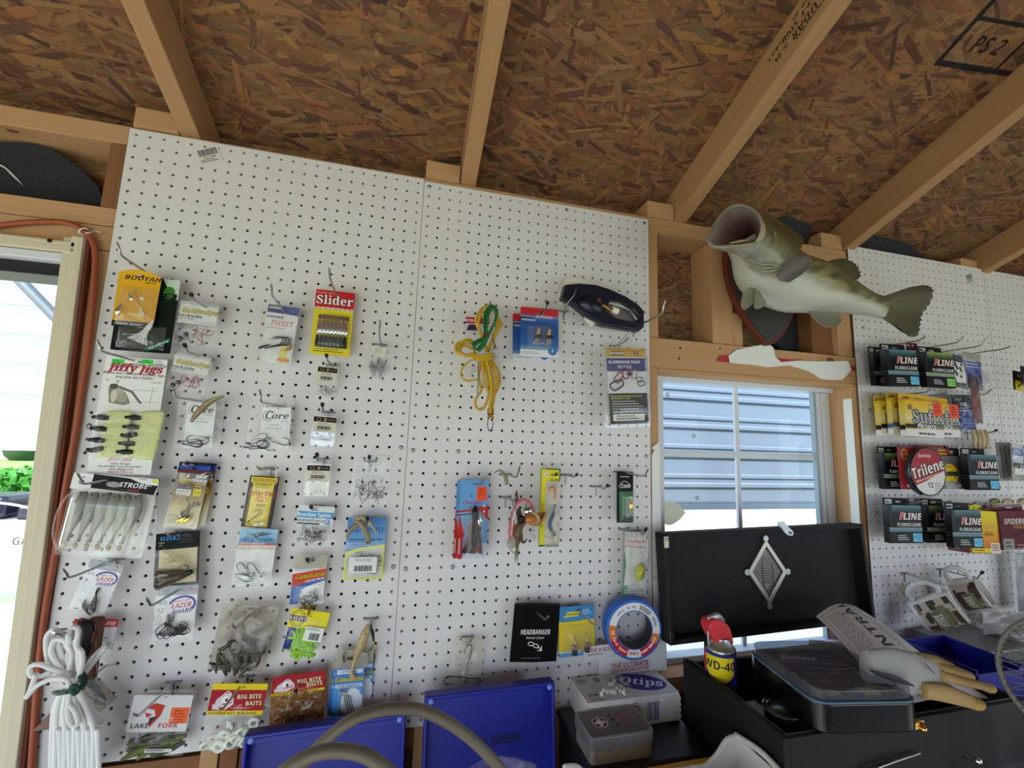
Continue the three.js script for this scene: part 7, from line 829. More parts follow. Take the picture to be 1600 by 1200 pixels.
{
  const o = W(1250, 450, 6.5), t = thing('mounted_bass', 'mounted largemouth bass with gaping mouth and curved tail above the window', 'mounted fish', null, o);
  // trunk stations: seen back edge, seen belly edge, depth of the midline (in), half thickness (in)
  const st = [[1200, 352, 1140, 388, 6.4, 1.4], [1216, 374, 1150, 402, 6.3, 1.9], [1232, 394, 1156, 426, 6.3, 2.3], [1250, 405, 1165, 446, 6.3, 2.5], [1272, 412, 1184, 464, 6.3, 2.6], [1296, 422, 1208, 477, 6.3, 2.5], [1311, 432, 1234, 485.5, 6.4, 2.3], [1325, 441, 1262, 487, 6.5, 2.0], [1339, 449, 1290, 487.5, 6.6, 1.7], [1353, 456, 1318, 488.5, 6.7, 1.3], [1366, 460.5, 1346, 491, 6.8, 1.0], [1377, 463, 1364, 494, 6.9, 0.75], [1386, 464, 1378, 498, 6.9, 0.5]];
  const dense = []; const C4 = (k) => new THREE.CatmullRomCurve3(st.map((s, i) => v3(s[k], s[k + 1] ?? 0, 0))); const cb = new THREE.CatmullRomCurve3(st.map((s) => v3(s[0], s[1], s[4]))), cv = new THREE.CatmullRomCurve3(st.map((s) => v3(s[2], s[3], s[5])));
  const N = 40, K = 36; for (let i = 0; i <= N; i++) { const a = cb.getPoint(i / N), b = cv.getPoint(i / N); const B = W(a.x, a.y, a.z).sub(o), V = W(b.x, b.y, a.z).sub(o), c = B.clone().add(V).multiplyScalar(0.5), h = B.clone().sub(V).multiplyScalar(0.5), th = b.z * IN; const ring = []; for (let j = 0; j < K; j++) { const A = j / K * 6.28318, co = Math.cos(A), si = Math.sin(A); ring.push(c.clone().addScaledVector(h, co).add(v3(0, 0, th * Math.sign(si) * Math.abs(si) ** 0.85))); } dense.push(ring); }
  const oliveD = [0.055, 0.052, 0.018], olive = [0.17, 0.16, 0.055], gold = [0.33, 0.31, 0.14], belly = [0.5, 0.49, 0.41];
  const trunkCol = (i, j) => { const up = Math.cos(j * 6.28318), f = noise.noise(i * 16, j * 30, 3) * 0.22, blot = noise.noise(i * 11, 4, j * 9); let c = lerp3(belly, gold, (up + 0.12 + f + i * 0.5) * 2.6); c = lerp3(c, olive, (up - 0.12 + f + i * 0.35) * 2.2); c = lerp3(c, oliveD, (up - 0.5 + f) * 2.4); if (up > -0.15 && up < 0.5 && blot > 0.02) c = lerp3(c, oliveD, 0.85); c = lerp3(c, gold, 0.5 * Math.max(0, noise.noise(i * 50, j * 120, 5)) * (up > -0.2 ? 1 : 0)); return c; };
  const scaleTex = canvasTex(256, 256, (x) => { x.fillStyle = '#777'; x.fillRect(0, 0, 256, 256); for (let j = -1; j < 9; j++) for (let i = -1; i < 9; i++) { const X = i * 32 + (j % 2) * 16, Y = j * 32, g = x.createRadialGradient(X, Y, 2, X, Y, 19); g.addColorStop(0, '#fff'); g.addColorStop(0.8, '#999'); g.addColorStop(1, '#333'); x.fillStyle = g; x.beginPath(); x.arc(X, Y, 18, 0, 7); x.fill(); } }, false);
  part(t, 'body', skin(dense, true, trunkCol), vmat(0.3, { bumpMap: withRepeat(scaleTex, 7, 7), bumpScale: 0.0012, clearcoat: 0.4, clearcoatRoughness: 0.25 }));
  // head: rings from the lips back to the gill edge, each a closed loop of seen spots with depth
  const loop = (pts, n = 40) => { const c = new THREE.CatmullRomCurve3(pts.map(([a, b, z]) => W(a, b, z).sub(o)), true); return Array.from({ length: n }, (_, i) => c.getPoint(i / n)); };
  const lips = [[1154, 321, 8.2], [1173, 326, 9.2], [1188, 342, 10.2], [1192, 362, 10.4], [1184, 377, 10.4], [1165, 383, 10.3], [1140, 385, 10.0], [1118, 386, 9.4], [1107, 376, 8.8], [1113, 358, 8.2], [1126, 338, 7.8], [1140, 325, 7.8]];
  const R1 = [[1160, 321, 7.6], [1182, 326, 8.8], [1196, 342, 9.8], [1200, 364, 10.0], [1192, 382, 10.0], [1172, 391, 9.8], [1148, 392, 9.2], [1126, 391, 8.6], [1112, 380, 8.2], [1117, 360, 7.6], [1130, 340, 7.2], [1146, 325, 7.2]];
  const R2 = [[1192, 329, 6.9], [1206, 337, 8.2], [1216, 352, 9.1], [1218, 374, 9.3], [1210, 394, 9.2], [1192, 403, 8.9], [1170, 402, 8.2], [1150, 398, 7.4], [1142, 388, 6.8], [1146, 366, 6.0], [1158, 346, 5.8], [1174, 333, 6.0]];
  const R3 = [[1216, 347, 6.4], [1232, 355, 7.6], [1240, 368, 8.4], [1236, 392, 8.8], [1222, 410, 8.7], [1202, 418, 8.4], [1180, 416, 7.6], [1162, 408, 6.8], [1154, 396, 5.8], [1166, 374, 5.0], [1182, 356, 4.8], [1200, 346, 5.2]];
  const R4 = [[1234, 358, 6.2], [1247, 365, 7.2], [1256, 372, 8.0], [1248, 395, 8.7], [1232, 412, 8.7], [1208, 421, 8.4], [1186, 421, 7.6], [1166, 413, 6.6], [1158, 400, 5.4], [1172, 380, 4.6], [1192, 364, 4.4], [1212, 356, 5]];
  const headCol = (i, j, p) => { const a = j * 6.28318, up = Math.cos(a - 0.75), f = noise.noise(i * 9, j * 14, 8) * 0.3; let c = lerp3([0.34, 0.33, 0.28], [0.27, 0.28, 0.14], (up + f) * 1.5 + 0.2); c = lerp3(c, [0.075, 0.07, 0.022], (up - 0.3 + f) * 2.2); if (i > 0.6 && up < 0.35) c = lerp3(c, [0.3, 0.36, 0.2], (i - 0.6) * 1.6); if (i < 0.14) c = lerp3([0.38, 0.35, 0.27], c, i / 0.14); const eyeBand = Math.abs(j - 0.17) < 0.05 && i > 0.3 && i < 0.8; if (eyeBand && f > -0.08) c = lerp3(c, [0.04, 0.035, 0.015], 0.7); return c; };
  const ringsH = [lips, R1, R2, R3, R4].map((l) => loop(l)), hr = []; for (let q = 0; q < 4; q++) for (let s = 0; s < 8; s++) hr.push(ringsH[q].map((p, i) => new THREE.CatmullRomCurve3(ringsH.map((r) => r[i])).getPoint((q + s / 8) / 4))); hr.push(ringsH[4]);
  part(t, 'head', skin(hr, false, headCol), vmat(0.28, { clearcoat: 0.5, clearcoatRoughness: 0.2 }));
  const gillIn = ringsH[4].map((p) => p.clone().lerp(W(1210, 390, 6.4).sub(o), 0.25).add(v3(-0.006, 0, -0.004))); part(t, 'gill_edge', skin([ringsH[4], ringsH[4].map((p, i) => p.clone().lerp(gillIn[i], 0.3).add(v3(0.002, -0.002, -0.004))), gillIn], false, () => [0.36, 0.36, 0.27]), vmat(0.4));
  const deep = W(1178, 366, 6.6).sub(o), in1 = ringsH[0].map((p) => p.clone().lerp(deep, 0.05).add(v3(0.001, 0, -0.004))), in2 = ringsH[0].map((p) => p.clone().lerp(deep, 0.4).add(v3(0.006, 0, -0.012))), in3 = ringsH[0].map((p) => p.clone().lerp(deep, 0.78).add(v3(0.012, 0, -0.02))), in4 = ringsH[0].map((p) => p.clone().lerp(deep, 0.97).add(v3(0.016, 0, -0.024)));
  part(t, 'mouth_lining', skin([ringsH[0], in1, in2, in3, in4], false, (i, j) => lerp3([0.36, 0.31, 0.27], lerp3([0.2, 0.07, 0.07], [0.06, 0.02, 0.025], i * 1.4 - 0.5), (i - 0.22 + 0.12 * noise.noise(j * 20, i * 6, 1)) * 3)), vmat(0.4));
  part(t, 'lip_roll', new THREE.TubeGeometry(new THREE.CatmullRomCurve3(ringsH[0].filter((_, i) => i % 2 === 0), true), 80, 0.0042, 8, true), std('#8f8a78', 0.4)); part(t, 'jaw_plate', taper(path(o, [[1185, 340, 10.4], [1192, 352, 10.8], [1191, 366, 10.8], [1182, 378, 10.7]], 10), [0.003, 0.006, 0.008, 0.004], 18, 10, 0.4), std('#a39a80', 0.4)); part(t, 'tongue', taper(path(o, [[1178, 376, 9.6], [1160, 377, 9.9], [1140, 380, 9.8]], 9.8), [0.004, 0.007, 0.003], 12, 8, 0.5), std('#b3a484', 0.4));
  { const e = part(t, 'eye', new THREE.SphereGeometry(0.008, 18, 14).translate(...W(1207, 366, 9.3).sub(o).toArray()), std('#8a8048', 0.12)); part(e, 'pupil', new THREE.SphereGeometry(0.0042, 14, 10).translate(...W(1206.5, 366, 9.52).sub(o).toArray()), M.blackGloss); }
  for (let i = 0; i < 4; i++) part(t, 'gill_ray', tube(path(o, [[1160 + i * 4, 398 + i * 7, 7.4 + i * 0.3], [1186 + i * 4, 412 + i * 6, 8.6 + i * 0.1], [1214 + i * 3, 414 + i * 3, 9.0]], 8), 0.0028, 18, 6), std('#9b9880', 0.45));
  // fins: fans with real thickness between a root line and an outer edge
  const fin = (name, root, edge, col, wave = 0.0016, nr = 26) => { const cr = new THREE.CatmullRomCurve3(path(o, root, 7)), ce = new THREE.CatmullRomCurve3(path(o, edge, 7)), M1 = 8, f = [], b = []; const thk = 0.0013, rows = []; for (let i = 0; i <= nr * 2; i++) { const u = i / (nr * 2), A = cr.getPoint(u), B = ce.getPoint(u), row = []; for (let j = 0; j <= M1; j++) { const s = j / M1, p = A.clone().lerp(B, s); p.z += (i % 2 ? wave : -wave) * (0.4 + s * 0.6) * 0.8; row.push(p); } rows.push(row); }
    const rings = rows.map((r) => [...r.map((p) => p.clone().add(v3(0, 0, thk))), ...r.slice().reverse().map((p) => p.clone().add(v3(0, 0, -thk)))]); return part(t, name, skin(rings, false, (i, j) => { const s = j < 0.5 ? j * 2 : 2 - j * 2; return lerp3(col[0], col[1], s + 0.4 * noise.noise(i * 40, s * 4, 2)); }), vmat(0.45)); };
  const finB = [[0.15, 0.14, 0.07], [0.07, 0.06, 0.035]], finG = [[0.2, 0.17, 0.15], [0.13, 0.11, 0.1]], finP = [[0.4, 0.38, 0.32], [0.3, 0.28, 0.2]];
  fin('tail_fin', [[1380, 463, 7], [1379, 472, 7], [1378, 482, 7], [1374, 493, 7]], [[1420, 449, 7.4], [1446, 446, 7.6], [1457, 452, 7.7], [1452, 474, 7.5], [1440, 492, 7.3], [1437, 508, 7.4], [1433, 524, 7.6], [1424, 526, 7.6], [1400, 510, 7.3]], finB, 0.003, 17);
  fin('dorsal_fin', [[1282, 413, 6.3], [1296, 421, 6.3], [1312, 432, 6.4], [1330, 444, 6.5]], [[1297, 407, 6], [1318, 404, 5.8], [1336, 413, 5.8], [1344, 430, 6], [1331, 442, 6.3]], finB, 0.003, 11); fin('pectoral_fin', [[1212, 427, 9.0], [1214, 431, 9.1], [1217, 436, 9.1], [1220, 439, 9.1]], [[1242, 399, 9.8], [1262, 399, 10.2], [1268, 410, 10.2], [1256, 426, 10.0], [1234, 441, 9.6]], finG, 0.003, 12);
  fin('pelvic_fin', [[1172, 449, 7.2], [1176, 450, 7.3], [1180, 451, 7.4]], [[1160, 460, 7.6], [1158, 478, 7.9], [1163, 484, 8.0], [1178, 473, 8.0]], finP, 0.001, 12); fin('pelvic_fin', [[1179, 451, 7.6], [1182, 452, 7.7], [1185, 453, 7.8]], [[1178, 470, 8.2], [1180, 482, 8.3], [1190, 481, 8.4], [1196, 473, 8.3], [1188, 462, 8.1]], finP, 0.001, 12); fin('anal_fin', [[1262, 485, 6.6], [1276, 486, 6.6], [1290, 486, 6.6], [1310, 487, 6.7]], [[1274, 500, 6.9], [1288, 510, 7.0], [1305, 511, 7.1], [1315, 500, 7.0]], finP.map((c) => c.map((x) => x * 0.7)), 0.0016, 18);
  // plaque: a teardrop board on the wall with a brown edge and dark face, and a post to the fish
  const pl = thing('fish_plaque', 'dark teardrop wall plaque with a brown wooden edge behind the bass', 'plaque', null, W(1200, 470, 0.2)), po = pl.position, out = path(po, [[1141, 380], [1137, 420], [1146, 458], [1166, 496], [1199, 537], [1222, 525], [1240, 492], [1250, 450], [1236, 400], [1190, 372]], 0.6).map((p) => v3(p.x, p.y, 0));
  const cs = new THREE.CatmullRomCurve3(out, true, 'catmullrom', 0.4).getPoints(80), shp = new THREE.Shape(cs.map((p) => new THREE.Vector2(p.x, p.y))), cm = cs.reduce((a, p) => a.add(p), v3(0, 0, 0)).multiplyScalar(1 / cs.length);
  part(pl, 'wooden_edge', new THREE.ExtrudeGeometry(shp, { depth: 0.012, bevelEnabled: true, bevelSize: 0.002, bevelThickness: 0.002, bevelSegments: 3 }).translate(0, 0, -0.006), M.brownWood); part(pl, 'face', new THREE.ExtrudeGeometry(new THREE.Shape(cs.map((p) => new THREE.Vector2(cm.x + (p.x - cm.x) * 0.93, cm.y + (p.y - cm.y) * 0.94))), { depth: 0.003, bevelEnabled: false }).translate(0, 0, 0.008), M.charcoal); part(pl, 'stand_off', new THREE.CylinderGeometry(0.012, 0.015, 0.062, 16).rotateX(Math.PI / 2).translate(...W(1215, 440, 2.1).sub(po).toArray()), M.black);
}
{ // felt pieces stuffed behind the framing
  const felt = (label, pts, z, d) => { const o = W(pts[0][0], pts[0][1], z), t = thing('felt_sheet', label, 'felt sheet', null, o), c = path(o, pts, z).map((p) => [p.x, p.y]); part(t, 'sheet', new THREE.ExtrudeGeometry(poly(c), { depth: d, bevelEnabled: true, bevelSize: 0.002, bevelThickness: 0.002, bevelSegments: 2 }), M.felt); return t; };
  const f = felt('rounded black speckled felt sheet wedged over the door header', [[-60, 232], [-20, 229], [20, 229], [55, 231], [85, 239], [110, 254], [136, 274], [160, 298], [166, 324], [-60, 312]], -2.6, 0.012); f.children[0].name = 'sheet'; part(f, 'torn_backing', taper(path(f.position, [[-10, 255], [8, 262], [24, 277], [36, 290]], -2.05), [0.002, 0.006, 0.007, 0.001], 16, 8, 0.3), M.paper);
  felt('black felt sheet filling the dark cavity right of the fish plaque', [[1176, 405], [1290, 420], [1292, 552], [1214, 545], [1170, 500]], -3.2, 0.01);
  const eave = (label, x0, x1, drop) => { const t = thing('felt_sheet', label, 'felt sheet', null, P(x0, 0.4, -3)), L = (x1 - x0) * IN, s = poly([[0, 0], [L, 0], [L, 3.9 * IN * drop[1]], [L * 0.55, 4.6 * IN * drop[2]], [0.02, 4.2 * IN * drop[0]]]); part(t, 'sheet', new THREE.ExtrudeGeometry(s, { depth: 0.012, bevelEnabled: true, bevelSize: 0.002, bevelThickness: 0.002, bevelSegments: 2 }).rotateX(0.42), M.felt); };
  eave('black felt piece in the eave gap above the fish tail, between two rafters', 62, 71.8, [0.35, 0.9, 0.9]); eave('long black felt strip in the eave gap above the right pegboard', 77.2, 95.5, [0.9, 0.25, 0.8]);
}
{ // torn paper and tape on the window header
  const o = W(1230, 570, -0.1), t = thing('torn_house_wrap', 'torn white paper with red tape stuck across the window header', 'paper', null, o), sh = (l) => poly(path(o, l, -0.1).map((p) => [p.x, p.y]));
  part(t, 'paper', plate(sh([[1138, 556], [1150, 547], [1176, 541], [1200, 538], [1208, 543], [1211, 558], [1220, 566], [1240, 564], [1290, 565], [1325, 564], [1330, 578], [1316, 593], [1300, 594], [1282, 592], [1262, 580], [1232, 571], [1200, 574], [1174, 570], [1140, 567]]), 0.0012), M.paper); part(t, 'tape_strip', plate(sh([[1120, 564], [1124, 556], [1138, 555], [1140, 567]]), 0.0008), M.red); part(t, 'tape_strip', plate(sh([[1211, 559], [1236, 562], [1256, 561], [1238, 565], [1222, 567]]), 0.0008), M.red); part(t, 'tape_strip', plate(sh([[1326, 570], [1335, 573], [1336, 580], [1324, 579]]), 0.0008), M.red);
  const o2 = W(1030, 850, -0.05), w = thing('white_paper_strip', 'white torn paper covering the stud left of the window', 'paper', null, o2); part(w, 'strip', plate(poly(path(o2, [[1018, 712], [1028, 692], [1031, 704], [1031, 760], [1033, 830], [1040, 860], [1041, 1010], [1022, 1015], [1019, 850]], -0.05).map((p) => [p.x, p.y])), 0.0012), M.paper); part(w, 'folded_corner', plate(poly(path(o2, [[1018, 700], [1029, 691], [1031, 710]], 0).map((p) => [p.x, p.y])), 0.0014), M.paper);
  const s = thing('window_sticker', 'pale yellow round sticker low on the left window pane', 'sticker', null, W(1046, 801, -3.35)); part(s, 'disc', plate((() => { const q = new THREE.Shape(); const r = 0.034; q.moveTo(r * 1.5, 0); q.quadraticCurveTo(r * 0.7, r * 0.9, 0, r); q.absarc(0, 0, r, Math.PI / 2, Math.PI * 1.5); q.quadraticCurveTo(r * 0.7, -r * 0.9, r * 1.5, 0); return q; })(), 0.0008), phys({ color: '#f6f5e2', roughness: 0.5, transmission: 0.3, thickness: 0 }));
  for (const [x, y, l] of [[1043, 617, 'upper left suction mark'], [1084, 681, 'middle'], [1089, 778, 'lower']]) { const q = thing('window_dot', `small clear round bumper on the window pane, the ${l.split(' ')[0]} of three`, 'bumper', 'clear bumpers on the window', W(x, y, -3.38)); part(q, 'bumper', new THREE.TorusGeometry(0.0046, 0.0016, 8, 20), M.greyTrim); part(q, 'dome', new THREE.SphereGeometry(0.0036, 12, 8).scale(1, 1, 0.5), M.clear); }
}
{ // orange air hose along the door
  const t = thing('air_hose', 'orange air hose running along the header and down beside the door', 'hose', null, W(140, 360, 0.35)), o = t.position;
  part(t, 'hose', tube(path(o, [[-90, 366], [-30, 356], [0, 352], [40, 348], [85, 346.5], [108, 349], [128, 358], [143, 374], [149, 400], [147, 450], [143, 500], [136, 560], [128, 610], [121, 660], [112, 710], [103, 760], [92, 830], [80, 900], [70, 960], [62, 1030], [56, 1100], [48, 1220], [40, 1330]], 0.3), 0.0052, 160, 12), M.orange); part(t, 'zip_tie', tube(path(o, [[131, 361, -0.05], [136, 364, 0.7], [142, 363, 0.6], [146, 361, 0], [157, 363, 0.25]], 0.3), 0.0012, 16, 6), M.paper); const w2 = W(131, 362, 0.35).sub(o); part(t, 'tie_band', new THREE.TorusGeometry(0.0072, 0.0014, 6, 20).rotateY(1.3).rotateZ(-0.6).translate(w2.x, w2.y, w2.z), M.paper);
}
{ // stamps printed on the timber: real flat print on the surface
  const stamp = (parent, name, w, h, draw, place) => { const tx = canvasTex(512, Math.round(512 * h / w), (x, W2, H2) => { x.clearRect(0, 0, W2, H2); x.scale(W2 / 100, W2 / 100); draw(pen(x), 100 * H2 / W2); }); const m = part(parent, name, new THREE.PlaneGeometry(w, h), new THREE.MeshStandardMaterial({ map: tx, transparent: true, roughness: 0.9 })); place(m); };
  stamp(ceiling, 'mill_stamp', 0.17, 0.062, (q, H) => { const c = 'rgba(30,26,26,.85)'; q.T('UDAR', 42, 12, 13, c, { i: 1 }).T('S-P-F  STUD', 46, 24, 9, c).T('KD  HT', 40, 32, 7, c).lines(20, 4, 50, 1, 4, c, 2).T('® 24', 76, 14, 9, c).lines(60, 26, 30, 1, 4, c, 2).T('1 2 A', 84, 26, 7, c); }, (m) => { const d = rayOf(1246, 40), C = camera.position, x = 51.37 * IN, p = C.clone().addScaledVector(d, (x - C.x) / d.x), X = v3(0, -Math.sin(TH), -Math.cos(TH)), Y = v3(0, -Math.cos(TH), Math.sin(TH)); m.quaternion.setFromRotationMatrix(new THREE.Matrix4().makeBasis(X, Y, X.clone().cross(Y))); m.position.copy(p); });
  stamp(ceiling, 'panel_stamp', 0.46, 0.34, (q, H) => { const c = 'rgba(18,16,16,.9)'; q.L([[2, 2], [98, 2], [98, 70], [2, 70]], c, 2.4, 1); for (const y of [18, 34, 52]) q.L([[2, y], [98, y]], c, 1.6); q.L([[36, 2], [36, 70]], c, 1.6).L([[68, 18], [68, 70]], c, 1.6).T('APA', 52, 10, 12, c).T('RATED', 20, 26, 9, c).T('24/16', 52, 26, 10, c).T('1', 20, 43, 12, c).T('20/', 84, 43, 12, c).T('7/16', 52, 44, 11, c).T('PS 2', 20, 61, 9, c).T('EXP 1', 60, 61, 9, c); }, (m) => { const z = 21.5; m.rotation.set(Math.PI / 2 - TH, 0, 0); m.rotateZ(0.1); m.position.copy(P(75.5, roofY(z) - 0.03, z)); });
}
// ---------- workbench and what stands on it ----------
const BT = -57;
const bxi = (x0, x1, y0, y1, z0, z1, r = 0.05, s = 2) => { const a = P(x0, y0, z0), b = P(x1, y1, z1); return rbox(b.x - a.x, b.y - a.y, b.z - a.z, r * IN, s).translate((a.x + b.x) / 2, (a.y + b.y) / 2, (a.z + b.z) / 2); };
const based = (name, label, cat, x, y, z, group) => { const t = thing(name, label, cat, group); t.position.copy(P(x, y, z)); const q = t.position.clone(); return { t, put: (n, g, m, l) => part(t, n, g.translate(-q.x, -q.y, -q.z), m, l), o: q }; };
{
  const b = based('workbench', 'long dark workbench under the pegboards carrying the tool boxes', 'workbench', 60, FL, 12);
  b.put('bench_top', board(-1, 148, BT - 1.5, BT, 0.3, 25, 0), M.darkBench); for (const x of [1, 72, 143]) for (const z of [3, 21]) b.put('leg', board(x, x + 3.5, FL, BT - 1.5, z, z + 3.5, 1), M.oldWood);
}
function blueBox(label, x0, x1, yTop, tilt, text) {
  const b = based('tool_box', label, 'tool box', (x0 + x1) / 2, BT, 6, 'blue steel tool boxes with raised lids'), w = x1 - x0, yh = BT + 2.4, h = yTop - yh; b.put('tray', merge([bxi(x0, x1, BT, yh, 4, 4.15), bxi(x0, x1, BT, yh, 10.2, 10.4), bxi(x0, x0 + 0.15, BT, yh, 4, 10.4), bxi(x1 - 0.15, x1, BT, yh, 4, 10.4), bxi(x0, x1, BT, BT + 0.15, 4, 10.4)]), M.blue);
  const lid = new THREE.Group(); lid.name = 'lid'; b.t.add(lid); lid.position.copy(P((x0 + x1) / 2, yh, 3.9)).sub(b.o); lid.rotation.set(-0.1, 0, tilt); const L = (n, g, m) => part(lid, n, g, m), W2 = w * IN, H2 = h * IN;
  L('panel', rbox(W2, H2, 0.002, 0.0008).translate(0, H2 / 2, -0.012), M.blue); for (const s of [-1, 1]) L('rim', rbox(0.007, H2, 0.026, 0.003, 3).translate(s * (W2 / 2 - 0.003), H2 / 2, 0), M.blue); L('rim', rbox(W2, 0.008, 0.026, 0.003, 3).translate(0, H2 - 0.004, 0), M.blue); L('inner_fold', rbox(W2 - 0.02, 0.012, 0.003, 0.001).translate(0, H2 - 0.02, -0.009), M.blue);
  for (const s of [-1, 1]) L('rivet', new THREE.SphereGeometry(0.0052, 14, 8).scale(1, 1, 0.45).translate(s * (W2 / 2 - 0.011), H2 - 0.009, 0.013), M.blueLight);
  if (text) { const tw = W2 * 0.56, th = 0.026, tx = canvasTex(512, 64, (x, a, c) => { x.clearRect(0, 0, a, c); x.fillStyle = '#0a0d22'; x.font = 'italic bold 54px sans-serif'; x.textAlign = 'center'; x.textBaseline = 'middle'; x.scale(1, 1); x.fillText('U.S. GENERAL', a / 2, c / 2, a - 8); }); L('lettering', new THREE.PlaneGeometry(tw, th).translate(0.02, H2 * 0.62, -0.0106), new THREE.MeshStandardMaterial({ map: tx, transparent: true, roughness: 0.4 })); }
}
blueBox('open blue steel tool box at the left, lid leaning at the pegboard foot', 14.4, 25.2, -45.2, 0.02, false); blueBox('open blue steel tool box with dark lettering on its lid, right of its twin', 26.5, 36.9, -44.1, 0.01, true);
{ const b = based('plastic_bag', 'crumpled clear plastic bag lying in the lettered blue tool box', 'plastic bag', 32, -54.4, 8), p = W(790, 1190, 8); const g = new THREE.IcosahedronGeometry(0.06, 4), a = g.attributes.position; for (let i = 0; i < a.count; i++) { const q = 1 + 0.5 * noise.noise(a.getX(i) * 40, a.getY(i) * 40, a.getZ(i) * 40); a.setXYZ(i, a.getX(i) * q * 1.2, a.getY(i) * q * 0.5, a.getZ(i) * q); } g.computeVertexNormals(); part(b.t, 'film', g.translate(p.x - b.o.x, p.y - b.o.y - 0.045, p.z - b.o.z), M.film); }
{ // stiff grey hose looping up from the bench
  const b = based('braided_hose', 'stiff grey brown hose looping up twice before the blue tool boxes', 'hose', 24, BT, 18); const Q = (l) => l.map(([a, c, z]) => (z === undefined ? P(...a) : W(a, c, z)).sub(b.o));
  part(b.t, 'loop', tube([[395, 1330, 17], [425, 1262, 17.6], [465, 1205, 18], [510, 1155, 18], [555, 1122, 18], [605, 1108, 18], [655, 1109, 18], [702, 1130, 18], [742, 1160, 18], [782, 1202, 18], [820, 1258, 18.2], [850, 1330, 19]].map(([x, y, z]) => W(x, y, z).sub(b.o)), 0.0064, 120, 14), M.hoseGrey); part(b.t, 'loop', tube([[380, 1290, 20], [412, 1235, 20.3], [450, 1200, 20.4], [492, 1178, 20.4], [530, 1173, 20.4], [566, 1179, 20.4], [598, 1198, 20.4], [632, 1235, 20.2], [670, 1300, 19.6]].map(([x, y, z]) => W(x, y, z).sub(b.o)), 0.0064, 100, 14), M.hoseGrey);
}
{ // dark tackle box with yellow front, tin, swab box, white bin
  const b = based('tackle_box', 'dark grey tackle box with a yellow front latch bar under the first aid tin', 'tackle box', 43, BT, 4); b.put('body', bxi(38.4, 48.2, BT, -48.5, 0.4, 7.7, 0.3, 3), M.darkPlastic); b.put('lid', bxi(38.1, 48.35, -48.5, -47.9, 0.25, 7.85, 0.25, 3), M.darkPlastic); b.put('latch_bar', bxi(38.6, 48.3, -48.75, -48.0, 7.86, 8.7, 0.2, 3), M.yellow);
  const t = based('first_aid_tin', 'scuffed silver first aid tin with a white cross in a maroon circle', 'tin', 41, -47.9, 5.7); const tin = (x0, x1, z0, z1, y0, y1, r) => { const a = P(x0, y0, z0), c = P(x1, y1, z1), s = rrect(c.x - a.x, c.z - a.z, r); return new THREE.ExtrudeGeometry(s, { depth: c.y - a.y, bevelEnabled: true, bevelSize: 0.0015, bevelThickness: 0.0015, bevelSegments: 3 }).rotateX(-Math.PI / 2).translate((a.x + c.x) / 2, a.y, (a.z + c.z) / 2); };
  t.put('base', tin(38.35, 43.35, 4.2, 7.2, -47.86, -46.9, 0.01), M.tinSide); t.put('lid', tin(38.25, 43.45, 4.1, 7.3, -46.84, -46.12, 0.011), M.tinTop); t.put('hinge', bxi(39.6, 40.0, -46.98, -46.78, 7.34, 7.42, 0.02, 1), M.steel); t.put('hinge', bxi(42.3, 42.7, -46.98, -46.78, 7.34, 7.42, 0.02, 1), M.steel);
  const w = 4.9 * IN, h = 2.9 * IN, a = art(w, h, (q, H) => { q.R(0, 0, 100, H, '#6e6a6e').G(0, 0, 100, H, 'rgba(255,255,255,.1)', 'rgba(0,0,0,.1)').E(27, 30, 13, 13, '#d5d0d4').E(27, 30, 11.4, 11.4, '#5b2b45').R(24, 21, 6, 18, '#ded9dc').R(18, 27, 18, 6, '#ded9dc').E(49, 16, 2, 3, '#332f33').E(51, 27, 4, 3, '#332f33').E(53, 40, 3, 3, '#332f33').L([[64, 14], [70, 40]], '#a3414a', 3).T('FIRST AID', 78, 24, 6, '#b04a52', { rot: 0.1 }).lines(62, 46, 30, 2, 4, '#4e4a4e', 1.5); }); const m = part(t.t, 'lid_print', onArt(plate(rrect(w, h, 0.01), 0.0003), a, w, h), a.sheet.gloss); m.rotation.x = -Math.PI / 2; m.position.copy(P(40.85, -46.05, 5.7)).sub(t.o);
  const s = based('swab_box', 'open cardboard box of cotton swabs with a blue oval logo on its lid', 'swab box', 44, -47.9, 2.2); s.put('carton', bxi(39.5, 48.0, -47.88, -45.65, 0.25, 3.95, 0.04, 1), M.paper); const tw = 8.5 * IN, td = 3.75 * IN, la = art(tw, td, (q, H, x) => { q.R(0, 0, 100, H, '#d3d2d4').E(70, 20, 27, 15, '#343a8f', { rot: 0.32 }).T('Qtips', 70, 19, 17, '#e9e8f2', { i: 1, f: 'serif', rot: 0.34 }).lines(34, 6, 18, 9, 3.4, '#8d8b93', 0.9).E(9, 8, 6, 4, '#7fb38b').T('500', 10, H - 12, 7, '#3a3f8a', { i: 1 }).lines(6, H - 7, 16, 2, 3, '#3a3f8a', 1).E(26, 8, 4, 5, '#a08a86').E(42, 13, 4, 5, '#a5797a').E(42, 30, 5, 5, '#a5797a').lines(14, 16, 14, 6, 3.4, '#8d8b93', 0.8); });
  const lm = part(s.t, 'lid_print', onArt(plate(rrect(tw, td, 0.002), 0.0005), la, tw, td), la.sheet.mat); lm.rotation.x = -Math.PI / 2; lm.position.copy(P(43.75, -45.64, 2.1)).sub(s.o);
  const fa = art(4 * IN, 2 * IN, (q, H) => { q.R(0, 0, 100, H, '#dcdcdd').B(50, 10, 28, 34, '#3b3f88').lines(6, 8, 30, 6, 6, '#7d7c84', 2); }); const fm = part(s.t, 'front_print', onArt(plate(rrect(2.6 * IN, 2.1 * IN, 0.001), 0.0004), fa, 4 * IN, 2 * IN), fa.sheet.mat); fm.position.copy(P(44.9, -46.75, 3.96)).sub(s.o);
